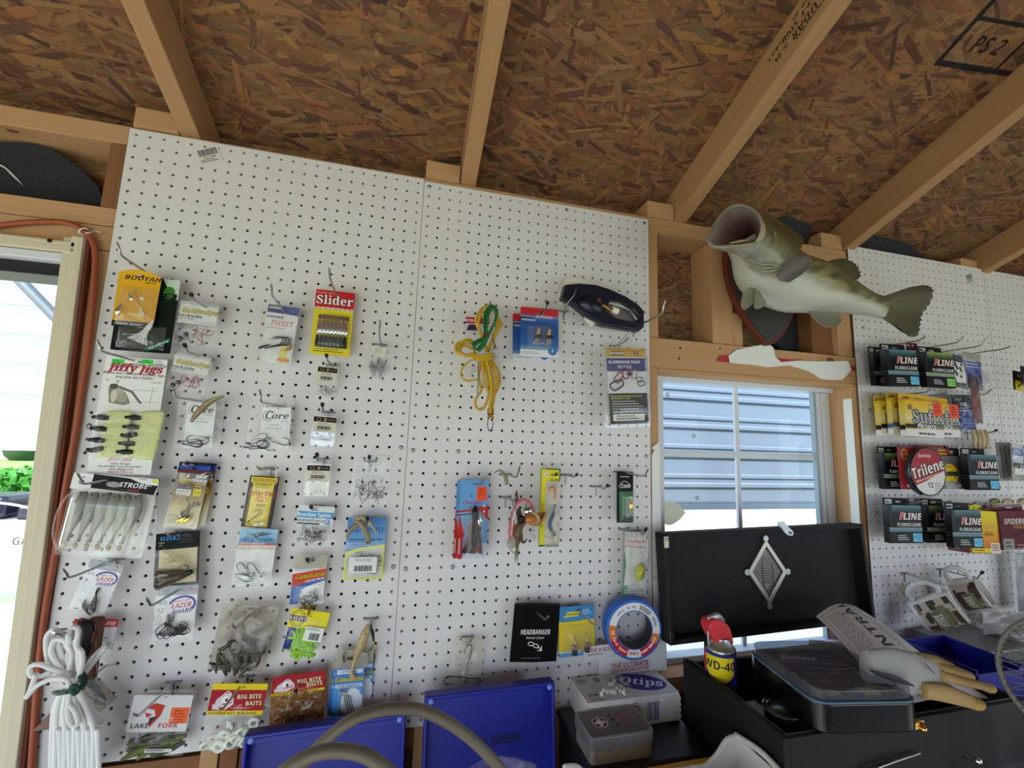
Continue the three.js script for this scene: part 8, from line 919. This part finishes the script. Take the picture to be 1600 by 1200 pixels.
  const sg = []; for (let r = 0; r < 9; r++) for (let c = 0; c < 11; c++) sg.push(new THREE.SphereGeometry(0.0029, 6, 5).translate((46.3 + c * 0.165 + (r % 2) * 0.08) * IN, TOP + (-47.7 + r * 0.225) * IN, 4.0 * IN)); const st = s.put('swab_ends', merge(sg), M.white); st.userData.kind = 'stuff';
  const k = new Pack('swab_bag', 'small clear bag of cotton swab tips propped on the swab box lid', 'plastic bag', [910, 1010, 945, 1008, 975, 1030, 915, 1040], 1.2); k.card('header_card', [0, 0, 1, 0.8], 0, 0.0006, (q, H) => q.R(0, 0, 100, H, '#d9d8d8').T('ITEM # 6LST', 50, H * 0.3, 15, '#b8434a').lines(10, H * 0.55, 70, 1, 6, '#888', 4));
  const o = based('swab_pile', 'loose bagged heap of white cotton swab tips on the box lid', 'swab heap', 42.4, -45.6, 2.6); for (let i = 0; i < 18; i++) { const p = onY(955 + rr(-18, 24), 1075 + rr(-10, 12), -45.4); part(o.t, 'swab_tip', new THREE.SphereGeometry(0.0036, 10, 8).scale(1, 1.3, 1).rotateZ(rr(-1, 1)).translate(p.x - o.o.x, p.y - o.o.y + rr(0, 0.004), p.z - o.o.z), M.white); } { const c = onY(960, 1068, -45.4), f = sheet2(2.4 * IN, 2.0 * IN, 0.008, 1.2).rotateX(-Math.PI / 2); part(o.t, 'bag', f.translate(c.x - o.o.x, c.y - o.o.y + 0.003, c.z - o.o.z), M.film); }
  const wb = based('cardboard_sleeve', 'white cardboard line winder sleeve with red block lettering behind the swab box', 'cardboard box', 46, -45.6, 0.3); { const c = [[935, 1030], [1040, 998], [1041, 1046], [935, 1062]].map(([x, y]) => W(x, y, 0.25)), bx = plate(poly(c.map((p) => [p.x - wb.o.x, p.y - wb.o.y])), 0.002); part(wb.t, 'panel', bx.translate(0, 0, 0.25 * IN - wb.o.z), M.paper); const up = [[1021, 905], [1040, 900], [1040, 1000], [1021, 1006]].map(([x, y]) => W(x, y, 0.25)); part(wb.t, 'side_flap', plate(poly(up.map((p) => [p.x - wb.o.x, p.y - wb.o.y])), 0.002).translate(0, 0, 0.25 * IN - wb.o.z), M.paper); }
  const pp = new Pack('sleeve_label', 'red block lettered line winder label above the swab box', 'label', [952, 1036, 1017, 1029, 1017, 1046, 952, 1054], 0.42); pp.card('label', [0, 0, 1, 1], 0, 0.0004, (q, H) => q.R(0, 0, 100, H, '#dededf').T('THE ULTIMATE', 50, H * 0.32, 14, '#a92f36', { sx: 0.92 }).T('LINE WINDING SYSTEM', 50, H * 0.75, 9.4, '#a92f36', { sx: 0.86 }), { dens: 110 });
  const n = based('storage_bin', 'white plastic bin with curled rim corners at the bottom edge of the picture', 'bin', 41.5, BT, 12.5); const x0 = 34.9, x1 = 48.0, z0 = 10.6, z1 = 15, rim = -44.9, prof = (side) => { const pts = []; for (let i = 0; i <= 30; i++) { const u = i / 30, d = Math.min(u, 1 - u), y = rim - 1.5 * Math.min(1, Math.max(0, (d - 0.05) / 0.12)) ** 1.2 - 0.25 * (1 - u); pts.push([x0 + (x1 - x0) * u, y]); } return pts; };
  for (const z of [z0, z1]) { const pr = prof(); n.put('long_wall', new THREE.ExtrudeGeometry(poly([...pr.map(([x, y]) => [x * IN, TOP + y * IN]), [(x1 - 0.8) * IN, TOP + BT * IN], [(x0 + 0.8) * IN, TOP + BT * IN]]), { depth: 0.003, bevelEnabled: true, bevelSize: 0.0012, bevelThickness: 0.0012, bevelSegments: 2 }).translate(0, 0, z * IN), M.binWhite); n.put('rim_bead', tube(pr.filter((_, i) => i % 2 === 0).map(([x, y]) => P(x, y, z + 0.06)), 0.0042, 70, 8), M.binWhite); }
  n.put('end_wall', bxi(x0, x0 + 0.14, BT, rim - 0.2, z0, z1 + 0.1, 0.04, 2), M.binWhite); n.put('end_wall', bxi(x1 - 0.14, x1, BT, rim, z0, z1 + 0.1, 0.04, 2), M.binWhite); n.put('end_bead', tube([P(x1 - 0.05, rim, z0), P(x1 + 0.1, rim + 0.25, (z0 + z1) / 2), P(x1 - 0.05, rim, z1 + 0.1)], 0.005, 20, 8), M.binWhite); n.put('floor', bxi(x0, x1, BT, -47.4, z0 + 0.15, z1, 0.1, 2), M.binWhite);
}
{ // dark wooden chest with its lid up against the window
  const x0 = 48.45, x1 = 71.2, z0 = 3.9, z1 = 14.2, rm = -43, b = based('tool_chest', 'dark wooden tool chest with its lid raised against the window', 'tool chest', 60, BT, 9);
  b.put('left_side', board(x0, x0 + 0.5, BT, rm, z0, z1, 2, 0.002), M.darkWood); b.put('right_side', board(x1 - 0.5, x1, BT, rm, z0, z1, 2, 0.002), M.darkWood); b.put('back_side', board(x0 + 0.5, x1 - 0.5, BT, rm - 0.3, z0, z0 + 0.4, 0), M.darkWood); b.put('front_side', board(x0 + 0.5, x1 - 0.5, -47.2, rm, z1 - 0.5, z1, 0), M.darkWood); b.put('well_floor', bxi(x0 + 0.5, x1 - 0.5, -47.6, -47.2, z0 + 0.4, z1 - 0.05), M.black); b.put('rim_strip', bxi(x0 + 0.5, x0 + 0.62, rm - 0.02, rm + 0.06, z0 + 0.4, z1 - 0.4, 0.02, 1), M.darkSteel); b.put('rim_strip', bxi(x0 + 0.5, x1 - 0.5, rm - 0.02, rm + 0.05, z1 - 0.42, z1 - 0.3, 0.02, 1), M.darkSteel);
  const dr = b.put('drawer', board(x0 + 0.55, x1 - 0.55, BT + 0.4, -47.5, z1 - 0.5, z1 - 0.03, 0), M.darkWood); const W3 = (x, y, z) => W(x, y, z).sub(b.o); const kn = (p, px, py) => part(p, 'knob', merge([new THREE.SphereGeometry(0.0065, 14, 10).translate(0, 0, 0.014), new THREE.CylinderGeometry(0.003, 0.004, 0.014, 10).rotateX(Math.PI / 2).translate(0, 0, 0.006)]).translate(...W3(px, py, z1).toArray()), M.chrome); kn(dr, 1512, 1180);
  part(dr, 'pull_bar', taper([W3(1345, 1208, z1 + 0.25), W3(1385, 1192, z1 + 0.35), W3(1436, 1176, z1 + 0.2)], [0.004, 0.0045, 0.003], 12, 8, 0.5), M.steel);
  part(b.t, 'latch', merge([rbox(0.022, 0.016, 0.006, 0.002, 2), new THREE.SphereGeometry(0.006, 12, 8).translate(0.012, -0.006, 0.004), tube([v3(-0.008, 0.006, 0.004), v3(0.006, 0.01, 0.008), v3(0.012, 0, 0.006)], 0.002, 14, 6)]).translate(...W3(1430, 1132, z1 + 0.1).toArray()), M.gold);
  // lid leaning back
  const c = [[1035, 828], [1345, 824], [1371, 964], [1046, 1016]], zt = 3.0, zb = 3.6, q = c.map(([x, y], i) => W(x, y, i < 2 ? zt : zb).sub(b.o)), lid = new THREE.Group(); lid.name = 'lid'; b.t.add(lid); const ctr = q.reduce((a, p) => a.clone().add(p)).multiplyScalar(0.25), wv = q[1].clone().sub(q[0]).add(q[2]).sub(q[3]).multiplyScalar(0.5), hv = q[0].clone().sub(q[3]).add(q[1]).sub(q[2]).multiplyScalar(0.5), w = wv.length(), h = hv.length(); lid.position.copy(ctr); lid.rotation.set(-0.05, 0, Math.atan2(wv.y, wv.x) * 1); const L = (n, g, m, s) => part(s || lid, n, g, m), D = 0.03;
  const sk = -Math.tan(Math.atan2(hv.x, hv.y)) * 0.0; L('panel', rbox(w, h, 0.006, 0.002).translate(0, 0, -D), M.darkLid); L('rim', rbox(0.011, h, D + 0.006, 0.003, 2).translate(-w / 2 + 0.0055, 0, -D / 2), M.darkLid); L('rim', rbox(0.011, h, D + 0.006, 0.003, 2).translate(w / 2 - 0.0055, 0, -D / 2), M.darkWood); L('rim', rbox(w, 0.011, D + 0.006, 0.003, 2).translate(0, h / 2 - 0.0055, -D / 2), M.darkLid); L('rim', rbox(w, 0.011, D + 0.006, 0.003, 2).translate(0, -h / 2 + 0.0055, -D / 2), M.darkLid);
  for (const s of [1, -1]) L('corner_clasp', merge([rbox(0.012, 0.026, 0.004, 0.0015, 2), new THREE.SphereGeometry(0.004, 10, 8).translate(0, 0.006, 0.002)]).translate(-w / 2 + 0.007, s * (h / 2 - 0.018), 0.002), s > 0 ? M.tinSide : M.darkSteel);
  const hs = L('hasp', new THREE.ExtrudeGeometry((() => { const s = new THREE.Shape(); s.moveTo(-0.012, 0.016); s.lineTo(0.006, 0.016); s.quadraticCurveTo(0.014, 0.004, 0.028, -0.006); s.quadraticCurveTo(0.034, -0.014, 0.026, -0.018); s.quadraticCurveTo(0.012, -0.018, 0.004, -0.008); s.quadraticCurveTo(-0.002, 0.002, -0.012, 0.008); s.closePath(); const p = new THREE.Path(); p.absellipse(0.021, -0.011, 0.006, 0.0028, 0, Math.PI * 2, true, -0.5); s.holes.push(p); return s; })(), { depth: 0.002, bevelEnabled: true, bevelSize: 0.0006, bevelThickness: 0.0006, bevelSegments: 2 }), M.hasp); hs.position.set(w * 0.055, h / 2, 0.006);
  const dm = new THREE.Group(); dm.name = 'diamond_plate'; lid.add(dm); dm.position.set(-w * 0.0 + 0.003, 0.012, -D + 0.004); dm.rotation.z = -0.05; const dw = 0.058, dh = 0.076, fr = poly([[0, dh], [dw, 0], [0, -dh], [-dw, 0]]); const ho = new THREE.Path(); [[0, dh * 0.82], [-dw * 0.82, 0], [0, -dh * 0.82], [dw * 0.82, 0]].forEach(([a, e], i) => (i ? ho.lineTo(a, e) : ho.moveTo(a, e))); ho.closePath(); fr.holes.push(ho); part(dm, 'frame', new THREE.ExtrudeGeometry(fr, { depth: 0.004, bevelEnabled: true, bevelSize: 0.0015, bevelThickness: 0.0015, bevelSegments: 3 }), M.steelSoft); part(dm, 'engraved_fish', onArtFish(dw, dh), M.engraved); for (const [a, e] of [[0, dh], [dw, 0], [0, -dh], [-dw, 0]]) part(dm, 'corner_screw', new THREE.CylinderGeometry(0.0075, 0.0075, 0.005, 16).rotateX(Math.PI / 2).translate(a * 1.06, e * 1.05, 0.003), M.zinc);
  // spray can
  const s = based('spray_can', 'blue and yellow lubricant spray can with a red flip cap in the chest', 'spray can', 50.22, -47.2, 6.4), r = 1.2 * IN, base = s.o, topY = W(1125, 1011, 6.4).y, hh = topY - base.y; const V2 = (a, e) => new THREE.Vector2(a, e); part(s.t, 'can_body', new THREE.LatheGeometry([V2(0.001, 0), V2(r, 0.002), V2(r, hh - 0.002), V2(r * 0.97, hh)], 40), M.canBlue); part(s.t, 'can_rim', new THREE.LatheGeometry([V2(r, hh - 0.003), V2(r * 1.02, hh), V2(r * 0.99, hh + 0.003), V2(r * 0.9, hh + 0.004), V2(r * 0.8, hh + 0.011), V2(r * 0.68, hh + 0.017), V2(r * 0.64, hh + 0.022)], 40), M.steel);
  const im = art(2 * Math.PI * r, hh, (k, H) => { k.R(0, 0, 100, H, '#2c2d86'); const y0 = 2, y1 = H * 0.3; k.L([[30, y0 + 1], [62, y0 + 1], [62, y1 - 4], [58, y1], [52, y1 + 4], [46, y1 + 3], [36, y1], [30, y1 - 6]], '#ecd321', 0, 1).T('WD-40', 46, H * 0.15, 12, '#1d1d3a', { sx: 0.95 }).R(24, 0, 6, H, '#c8322c').R(76, H * 0.3, 10, H, '#d8d6d4').E(74, H * 0.2, 3, 6, '#ecd321'); }, 100); const cg = new THREE.CylinderGeometry(r + 0.0003, r + 0.0003, hh - 0.006, 56, 1, true, -3.62, Math.PI * 2), uv = cg.attributes.uv; for (let i = 0; i < uv.count; i++) uv.setXY(i, im.u0 + (im.u1 - im.u0) * uv.getX(i), im.v0 + (im.v1 - im.v0) * uv.getY(i)); part(s.t, 'label', cg.translate(0, hh / 2, 0), im.sheet.gloss);
  const cap = new THREE.ExtrudeGeometry((() => { const k = new THREE.Shape(); k.moveTo(-0.03, 0.052); k.quadraticCurveTo(-0.028, 0.064, -0.014, 0.063); k.quadraticCurveTo(0.014, 0.058, 0.019, 0.034); k.lineTo(0.022, 0.02); k.lineTo(-0.014, 0.024); k.quadraticCurveTo(-0.024, 0.034, -0.03, 0.052); return k; })(), { depth: 0.022, bevelEnabled: true, bevelSize: 0.004, bevelThickness: 0.004, bevelSegments: 4 }).translate(-0.002, hh - 0.006, -0.011); part(s.t, 'flip_cap', cap, M.capRed); part(s.t, 'cap_top', taper([v3(-0.028, hh + 0.056, 0), v3(-0.006, hh + 0.059, 0), v3(0.012, hh + 0.048, 0)], [0.004, 0.006, 0.003], 12, 10, 2), M.zinc); part(s.t, 'straw', tube([v3(-0.03, hh + 0.046, 0.004), v3(-0.031, hh + 0.026, 0.004), v3(-0.03, hh + 0.008, 0.004)], 0.003, 12, 8), M.zinc);
  // clear lidded tackle tray
  const y = based('tackle_tray', 'black tackle tray with a clear scratched lid resting across the chest', 'tackle tray', 55.3, -43, 11.4), ty = y.t; ty.rotation.set(0.0, -0.16, 0.0); const TW = 7.4 * IN, TD = 6.9 * IN, sh = rrect(TW, TD, 0.028); const slab = (sp, hgt, bev) => new THREE.ExtrudeGeometry(sp, { depth: hgt, bevelEnabled: true, bevelSize: bev, bevelThickness: bev, bevelSegments: 4 }).rotateX(-Math.PI / 2);
  part(ty, 'base', slab(sh, 0.04, 0.004).translate(0, 0.005, 0), M.blackGloss); part(ty, 'rim_band', slab(rrect(TW + 0.006, TD + 0.006, 0.03), 0.0015, 0.001).translate(0, 0.048, 0), M.rimBlue); part(ty, 'clear_lid', slab(rrect(TW * 0.97, TD * 0.97, 0.028), 0.01, 0.004).translate(0, 0.055, 0), M.clearTop); part(ty, 'foot_band', slab(rrect(TW + 0.004, TD + 0.004, 0.03), 0.003, 0.001).translate(0, 0.006, 0), M.darkSteel);
  const ca = art(TW * 0.86, TD * 0.86, (q2, H) => { q2.R(0, 0, 100, H, '#2a2426').R(4, 6, 92, 40, '#4d4348').R(6, 50, 88, 34, '#5b4d42'); for (let i = 0; i < 26; i++) q2.E(8 + (i * 37) % 84, 50 + (i * 17) % 34, 3, 2, ['#a38d62', '#7d6a4a', '#5c5f4a'][i % 3]); q2.E(62, 88, 16, 8, '#cdbd86').E(46, 90, 10, 7, '#3f5f9a').E(20, 90, 10, 6, '#9aa4b0').T('Daiwa', 40, 16, 15, '#c9c5c9', { i: 1, rot: 0.1 }).L([[22, 24], [60, 30], [90, 34]], '#b9b4b0', 1.2).L([[36, 40], [70, 44], [94, 40], [60, 47]], '#b9b4b0', 1); }); const cm2 = part(ty, 'contents_tray', onArt(plate(rrect(TW * 0.86, TD * 0.86, 0.02), 0.0008), ca, TW * 0.86, TD * 0.86), ca.sheet.mat); cm2.rotation.x = -Math.PI / 2; cm2.position.y = 0.0525; for (let i = 0; i < 3; i++) part(ty, 'hinge_lug', rbox(0.006, 0.004, 0.008, 0.0015, 2).translate(-TW / 2 - 0.004, 0.05, -0.04 + i * 0.035), M.clear);
  const g2 = based('fishing_reel', 'shiny black round cased reel tucked in the front left chest corner', 'reel', 50.6, -47.2, 12), cy = W(1207, 1110, 12).y - g2.o.y; part(g2.t, 'case', new THREE.CylinderGeometry(0.028, 0.03, cy, 32).translate(0, cy / 2, 0), M.blackGloss); part(g2.t, 'rim', new THREE.TorusGeometry(0.0275, 0.0035, 8, 40).rotateX(Math.PI / 2).translate(0, cy, 0), M.blackGloss); part(g2.t, 'cap', new THREE.SphereGeometry(0.026, 28, 10, 0, 6.3, 0, 1.57).scale(1, 0.35, 1).translate(0, cy, 0), M.blackGloss);
  const gb = based('grey_box', 'pale grey plastic box between the spray can and the tackle tray', 'box', 50.4, -47.2, 9.6); gb.put('body', bxi(49.4, 51.2, -47.2, -44.2, 8.9, 10.6, 0.08, 2), M.zincPale); gb.put('lid', bxi(49.35, 51.25, -44.2, -43.9, 8.85, 10.65, 0.06, 2), M.zincPale);
  const cl = new Pack('clear_card', 'small clear plastic card standing between the tray and the lid', 'plastic card', [1256, 1004, 1272, 994, 1304, 1034, 1270, 1020], 7); part(cl.g, 'card', plate(rrect(cl.w, cl.h, 0.002), 0.001), M.smoke);
  // paper bag and gloves
  const pb = based('label_sheet', 'curled white label sheet with big black lettering sticking out of the chest', 'paper', 60, -43, 9); { const A = [1275, 963, 6.2], B = [1337, 948, 5], C = [1546, 1094, 12.6], D2 = [1410, 1104, 14], g = new THREE.PlaneGeometry(1, 1, 24, 14), p = g.attributes.position; const a4 = [A, B, C, D2].map(([x, y2, z]) => W(x, y2, z).sub(pb.o)); for (let i = 0; i < p.count; i++) { const u = p.getX(i) + 0.5, v = p.getY(i) + 0.5; const k = a4[0].clone().lerp(a4[3], u).lerp(a4[1].clone().lerp(a4[2], u), v); k.y += 0.016 * Math.sin(v * 3.1) * (1 - 0.5 * u) + 0.004 * Math.sin(u * 7); p.setXYZ(i, k.x, k.y, k.z); } g.computeVertexNormals();
    const ws = a4[0].distanceTo(a4[3]), hs2 = a4[0].distanceTo(a4[1]), la2 = art(ws, hs2, (q2, H) => { q2.R(0, 0, 100, H, '#dcdbdc').L([[4, 4], [4, H - 4], [60, H - 4], [60, 4]], '#777', 0.5, 1).T('CENTRAL', 34, H * 0.42, 17, '#23232b', { rot: Math.PI, sx: 1 }).lines(8, H * 0.12, 48, 4, 2.6, '#55555c', 0.9).lines(8, H * 0.62, 48, 8, 2.6, '#66666c', 0.8).T('SATISFACTION', 12, H * 0.5, 2.6, '#444', { rot: 1.57 }); }), uv2 = g.attributes.uv; for (let i = 0; i < uv2.count; i++) uv2.setXY(i, la2.u0 + (la2.u1 - la2.u0) * uv2.getX(i), la2.v0 + (la2.v1 - la2.v0) * uv2.getY(i)); const back = g.clone(); back.translate(0, -0.001, 0); part(pb.t, 'sheet', g, new THREE.MeshStandardMaterial({ map: la2.sheet.mat.map, roughness: 0.35, side: THREE.DoubleSide })); part(pb.t, 'backing', back, new THREE.MeshStandardMaterial({ color: '#dddcdc', roughness: 0.6, side: THREE.DoubleSide })); }
  const gl = (label, rows, palm, cuff, patch) => { const t = based('work_glove', label, 'glove', 62, -41, 12, 'leather work gloves'); part(t.t, 'back', taper(path(t.o, palm.pts), palm.r.map((k) => k * IN), 30, 18, 0.42), M.canvasGrey); for (const [pts, rad, tip] of rows) { part(t.t, 'finger', taper(path(t.o, pts), rad.map((k) => k * IN), 24, 12, 0.75), M.tan); if (tip) part(t.t, 'fingertip', new THREE.SphereGeometry(rad[rad.length - 1] * IN * 1.12, 14, 10).scale(1.25, 0.8, 1).translate(...path(t.o, [tip])[0].toArray()), M.tanTip); } if (cuff) part(t.t, 'cuff_edge', taper(path(t.o, cuff), [0.02, 0.28, 0.3, 0.05].map((k) => k * IN), 16, 8, 0.6), M.tan); if (patch) part(t.t, 'navy_patch', taper(path(t.o, patch), [0.1, 0.75, 0.9, 0.7].map((k) => k * IN), 16, 14, 0.16), M.navy); return t.t; };
  const G1 = gl('grey backed tan leather work glove with a navy cuff patch, on top', [[[[1436, 1028, 13.2], [1462, 1032, 13.3], [1486, 1040, 13.4]], [0.5, 0.46, 0.3]], [[[1462, 1042, 13.6], [1490, 1048, 13.7], [1516, 1056, 13.8]], [0.5, 0.5, 0.36]], [[[1468, 1054, 13.9], [1504, 1064, 14], [1540, 1073, 14.1]], [0.5, 0.46, 0.36], [1545, 1075, 14.1]]], { pts: [[1352, 1044, 13], [1385, 1046, 13.2], [1425, 1052, 13.4], [1468, 1056, 13.6]], r: [1.2, 1.5, 1.5, 0.9] }, [[1380, 1026, 12.9], [1404, 1020, 13], [1420, 1021, 13.1], [1436, 1026, 13.2]], [[1358, 1048, 13.7], [1376, 1054, 13.9], [1400, 1060, 14.0], [1412, 1064, 14]]);
  const tt = canvasTex(256, 64, (x, a, c2) => { x.clearRect(0, 0, a, c2); x.fillStyle = '#26262a'; x.font = 'bold 50px sans-serif'; x.textAlign = 'center'; x.textBaseline = 'middle'; x.fillText('HARDY', a / 2, c2 / 2); }); const hd = part(G1, 'lettering', new THREE.PlaneGeometry(0.05, 0.013), new THREE.MeshStandardMaterial({ map: tt, transparent: true, roughness: 0.9 })); { const c3 = W(1453, 1045, 14.15).sub(G1.position), ex = W(1466, 1060, 14.15).sub(W(1440, 1030, 14.15)).normalize(), nz = v3(-0.2, 0.8, 0.55), ey = nz.clone().cross(ex).normalize(); hd.quaternion.setFromRotationMatrix(new THREE.Matrix4().makeBasis(ex, ey, ex.clone().cross(ey))); hd.position.copy(c3); }
  gl('tan leather work glove lying underneath, its thick thumb pointing to the right', [[[[1440, 1078, 14.0], [1478, 1084, 14.3], [1518, 1097, 14.6]], [0.55, 0.6, 0.46], [1524, 1099, 14.6]], [[[1440, 1068, 13.4], [1474, 1074, 13.6], [1500, 1086, 13.8]], [0.5, 0.5, 0.36]]], { pts: [[1400, 1066, 13.0], [1425, 1072, 13.2], [1448, 1076, 13.4]], r: [0.7, 0.9, 0.6] });
}
{ // desk fan cropped by the right edge
  const b = based('desk_fan', 'grey wire caged desk fan cut off by the right edge of the picture', 'fan', 68, BT, 19.5), c = W(1718, 1075, 19.5).sub(b.o), R = 4.3 * IN, cage = new THREE.Group(); cage.name = 'cage'; b.t.add(cage); cage.position.copy(c); cage.rotation.set(0, -0.98, 0);
  part(cage, 'outer_ring', new THREE.TorusGeometry(R, 0.0042, 10, 80), M.fanGrey); part(cage, 'front_ring', new THREE.TorusGeometry(R * 0.4, 0.002, 6, 50).translate(0, 0, 0.035), M.fanGrey); part(cage, 'badge', new THREE.CylinderGeometry(0.03, 0.032, 0.008, 30).rotateX(Math.PI / 2).translate(0, 0, 0.042), M.fanGrey); const wire = (s) => tube([v3(0.025, 0, 0.04 * s), v3(R * 0.5, 0.004, 0.034 * s), v3(R * 0.9, 0.01, 0.018 * s), v3(R, 0.012, 0)], 0.0009, 16, 5), wf = wire(1), wb = wire(-1); for (let i = 0; i < 60; i++) { part(cage, 'wire', wf, M.fanGrey).rotation.z = i * Math.PI / 30; if (i % 2) part(cage, 'wire', wb, M.fanGrey).rotation.z = i * Math.PI / 30; }
  for (let i = 0; i < 3; i++) { const bl = new THREE.SphereGeometry(1, 20, 12).scale(R * 0.36, R * 0.26, 0.003).rotateY(0.5).translate(R * 0.48, 0.01, 0); part(cage, 'blade', bl, M.darkBlade).rotation.z = i * 2.094; } part(cage, 'motor', new THREE.CylinderGeometry(0.045, 0.05, 0.09, 24).rotateX(Math.PI / 2).translate(0, 0, -0.07), M.fanGrey); part(b.t, 'stem', tube([v3(c.x, c.y - 0.02, c.z - 0.07), v3(c.x, c.y * 0.5, c.z - 0.06), v3(c.x, 0.01, c.z - 0.05)], 0.012, 16, 12), M.fanGrey); part(b.t, 'foot', new THREE.CylinderGeometry(0.085, 0.095, 0.022, 36).translate(c.x, 0.012, c.z - 0.04), M.fanGrey);
}
{ // right hand odds and ends behind the fan
  const b = based('parts_bin', 'small open blue parts bin beyond the gloves', 'bin', 76.4, BT, 7); for (const [a0, a1, c0, c1] of [[73.4, 79.4, 4, 4.2], [73.4, 79.4, 9.8, 10], [73.4, 73.6, 4, 10], [79.2, 79.4, 4, 10]]) b.put('wall', bxi(a0, a1, BT, -43.2 - (c0 > 9 ? 0.4 : 0), c0, c1, 0.04, 2), M.blue); b.put('floor', bxi(73.4, 79.4, BT, BT + 0.3, 4, 10), M.blue); b.put('corner_rivet', new THREE.SphereGeometry(0.004, 10, 6).translate(...P(79, -43.6, 10.02).toArray()), M.blueLight);
  const s = based('storage_case', 'smoky lidded storage case with a black end right of the blue bin', 'case', 85, BT, 5); s.put('body', bxi(80.2, 88.5, BT, -45.2, 1.0, 6.2, 0.2, 3), M.black); s.put('smoky_lid', bxi(80.0, 88.7, -45.2, -44.0, 0.8, 6.4, 0.2, 3), M.greyLid); s.put('latch', bxi(83.5, 85, -46, -45, 6.3, 6.6, 0.05, 2), M.darkSteel);
  const k = based('tool_case', 'dark blue tool case below the fan right of the chest', 'tool box', 84, BT, 12); k.put('body', bxi(72.4, 92, BT, -47.4, 10.4, 15.5, 0.2, 3), M.blueDark); k.put('lid', bxi(72.3, 92.1, -47.35, -45.8, 10.3, 15.6, 0.2, 3), M.blueDark); k.put('latch', bxi(80, 82, -48.4, -46.8, 15.5, 15.75, 0.05, 2), M.steel);
  const w = new Pack('plastic_sheet', 'pale grey plastic sheeting draped behind the fan at the right edge', 'plastic sheet', [1528, 962, 1625, 950, 1625, 1008, 1545, 1000], 3.5); part(w.g, 'sheet', sheet2(w.w, w.h, 0.03, 2.2), M.sheeting);
}
// ---------- draw ----------
renderer.render(scene, camera);
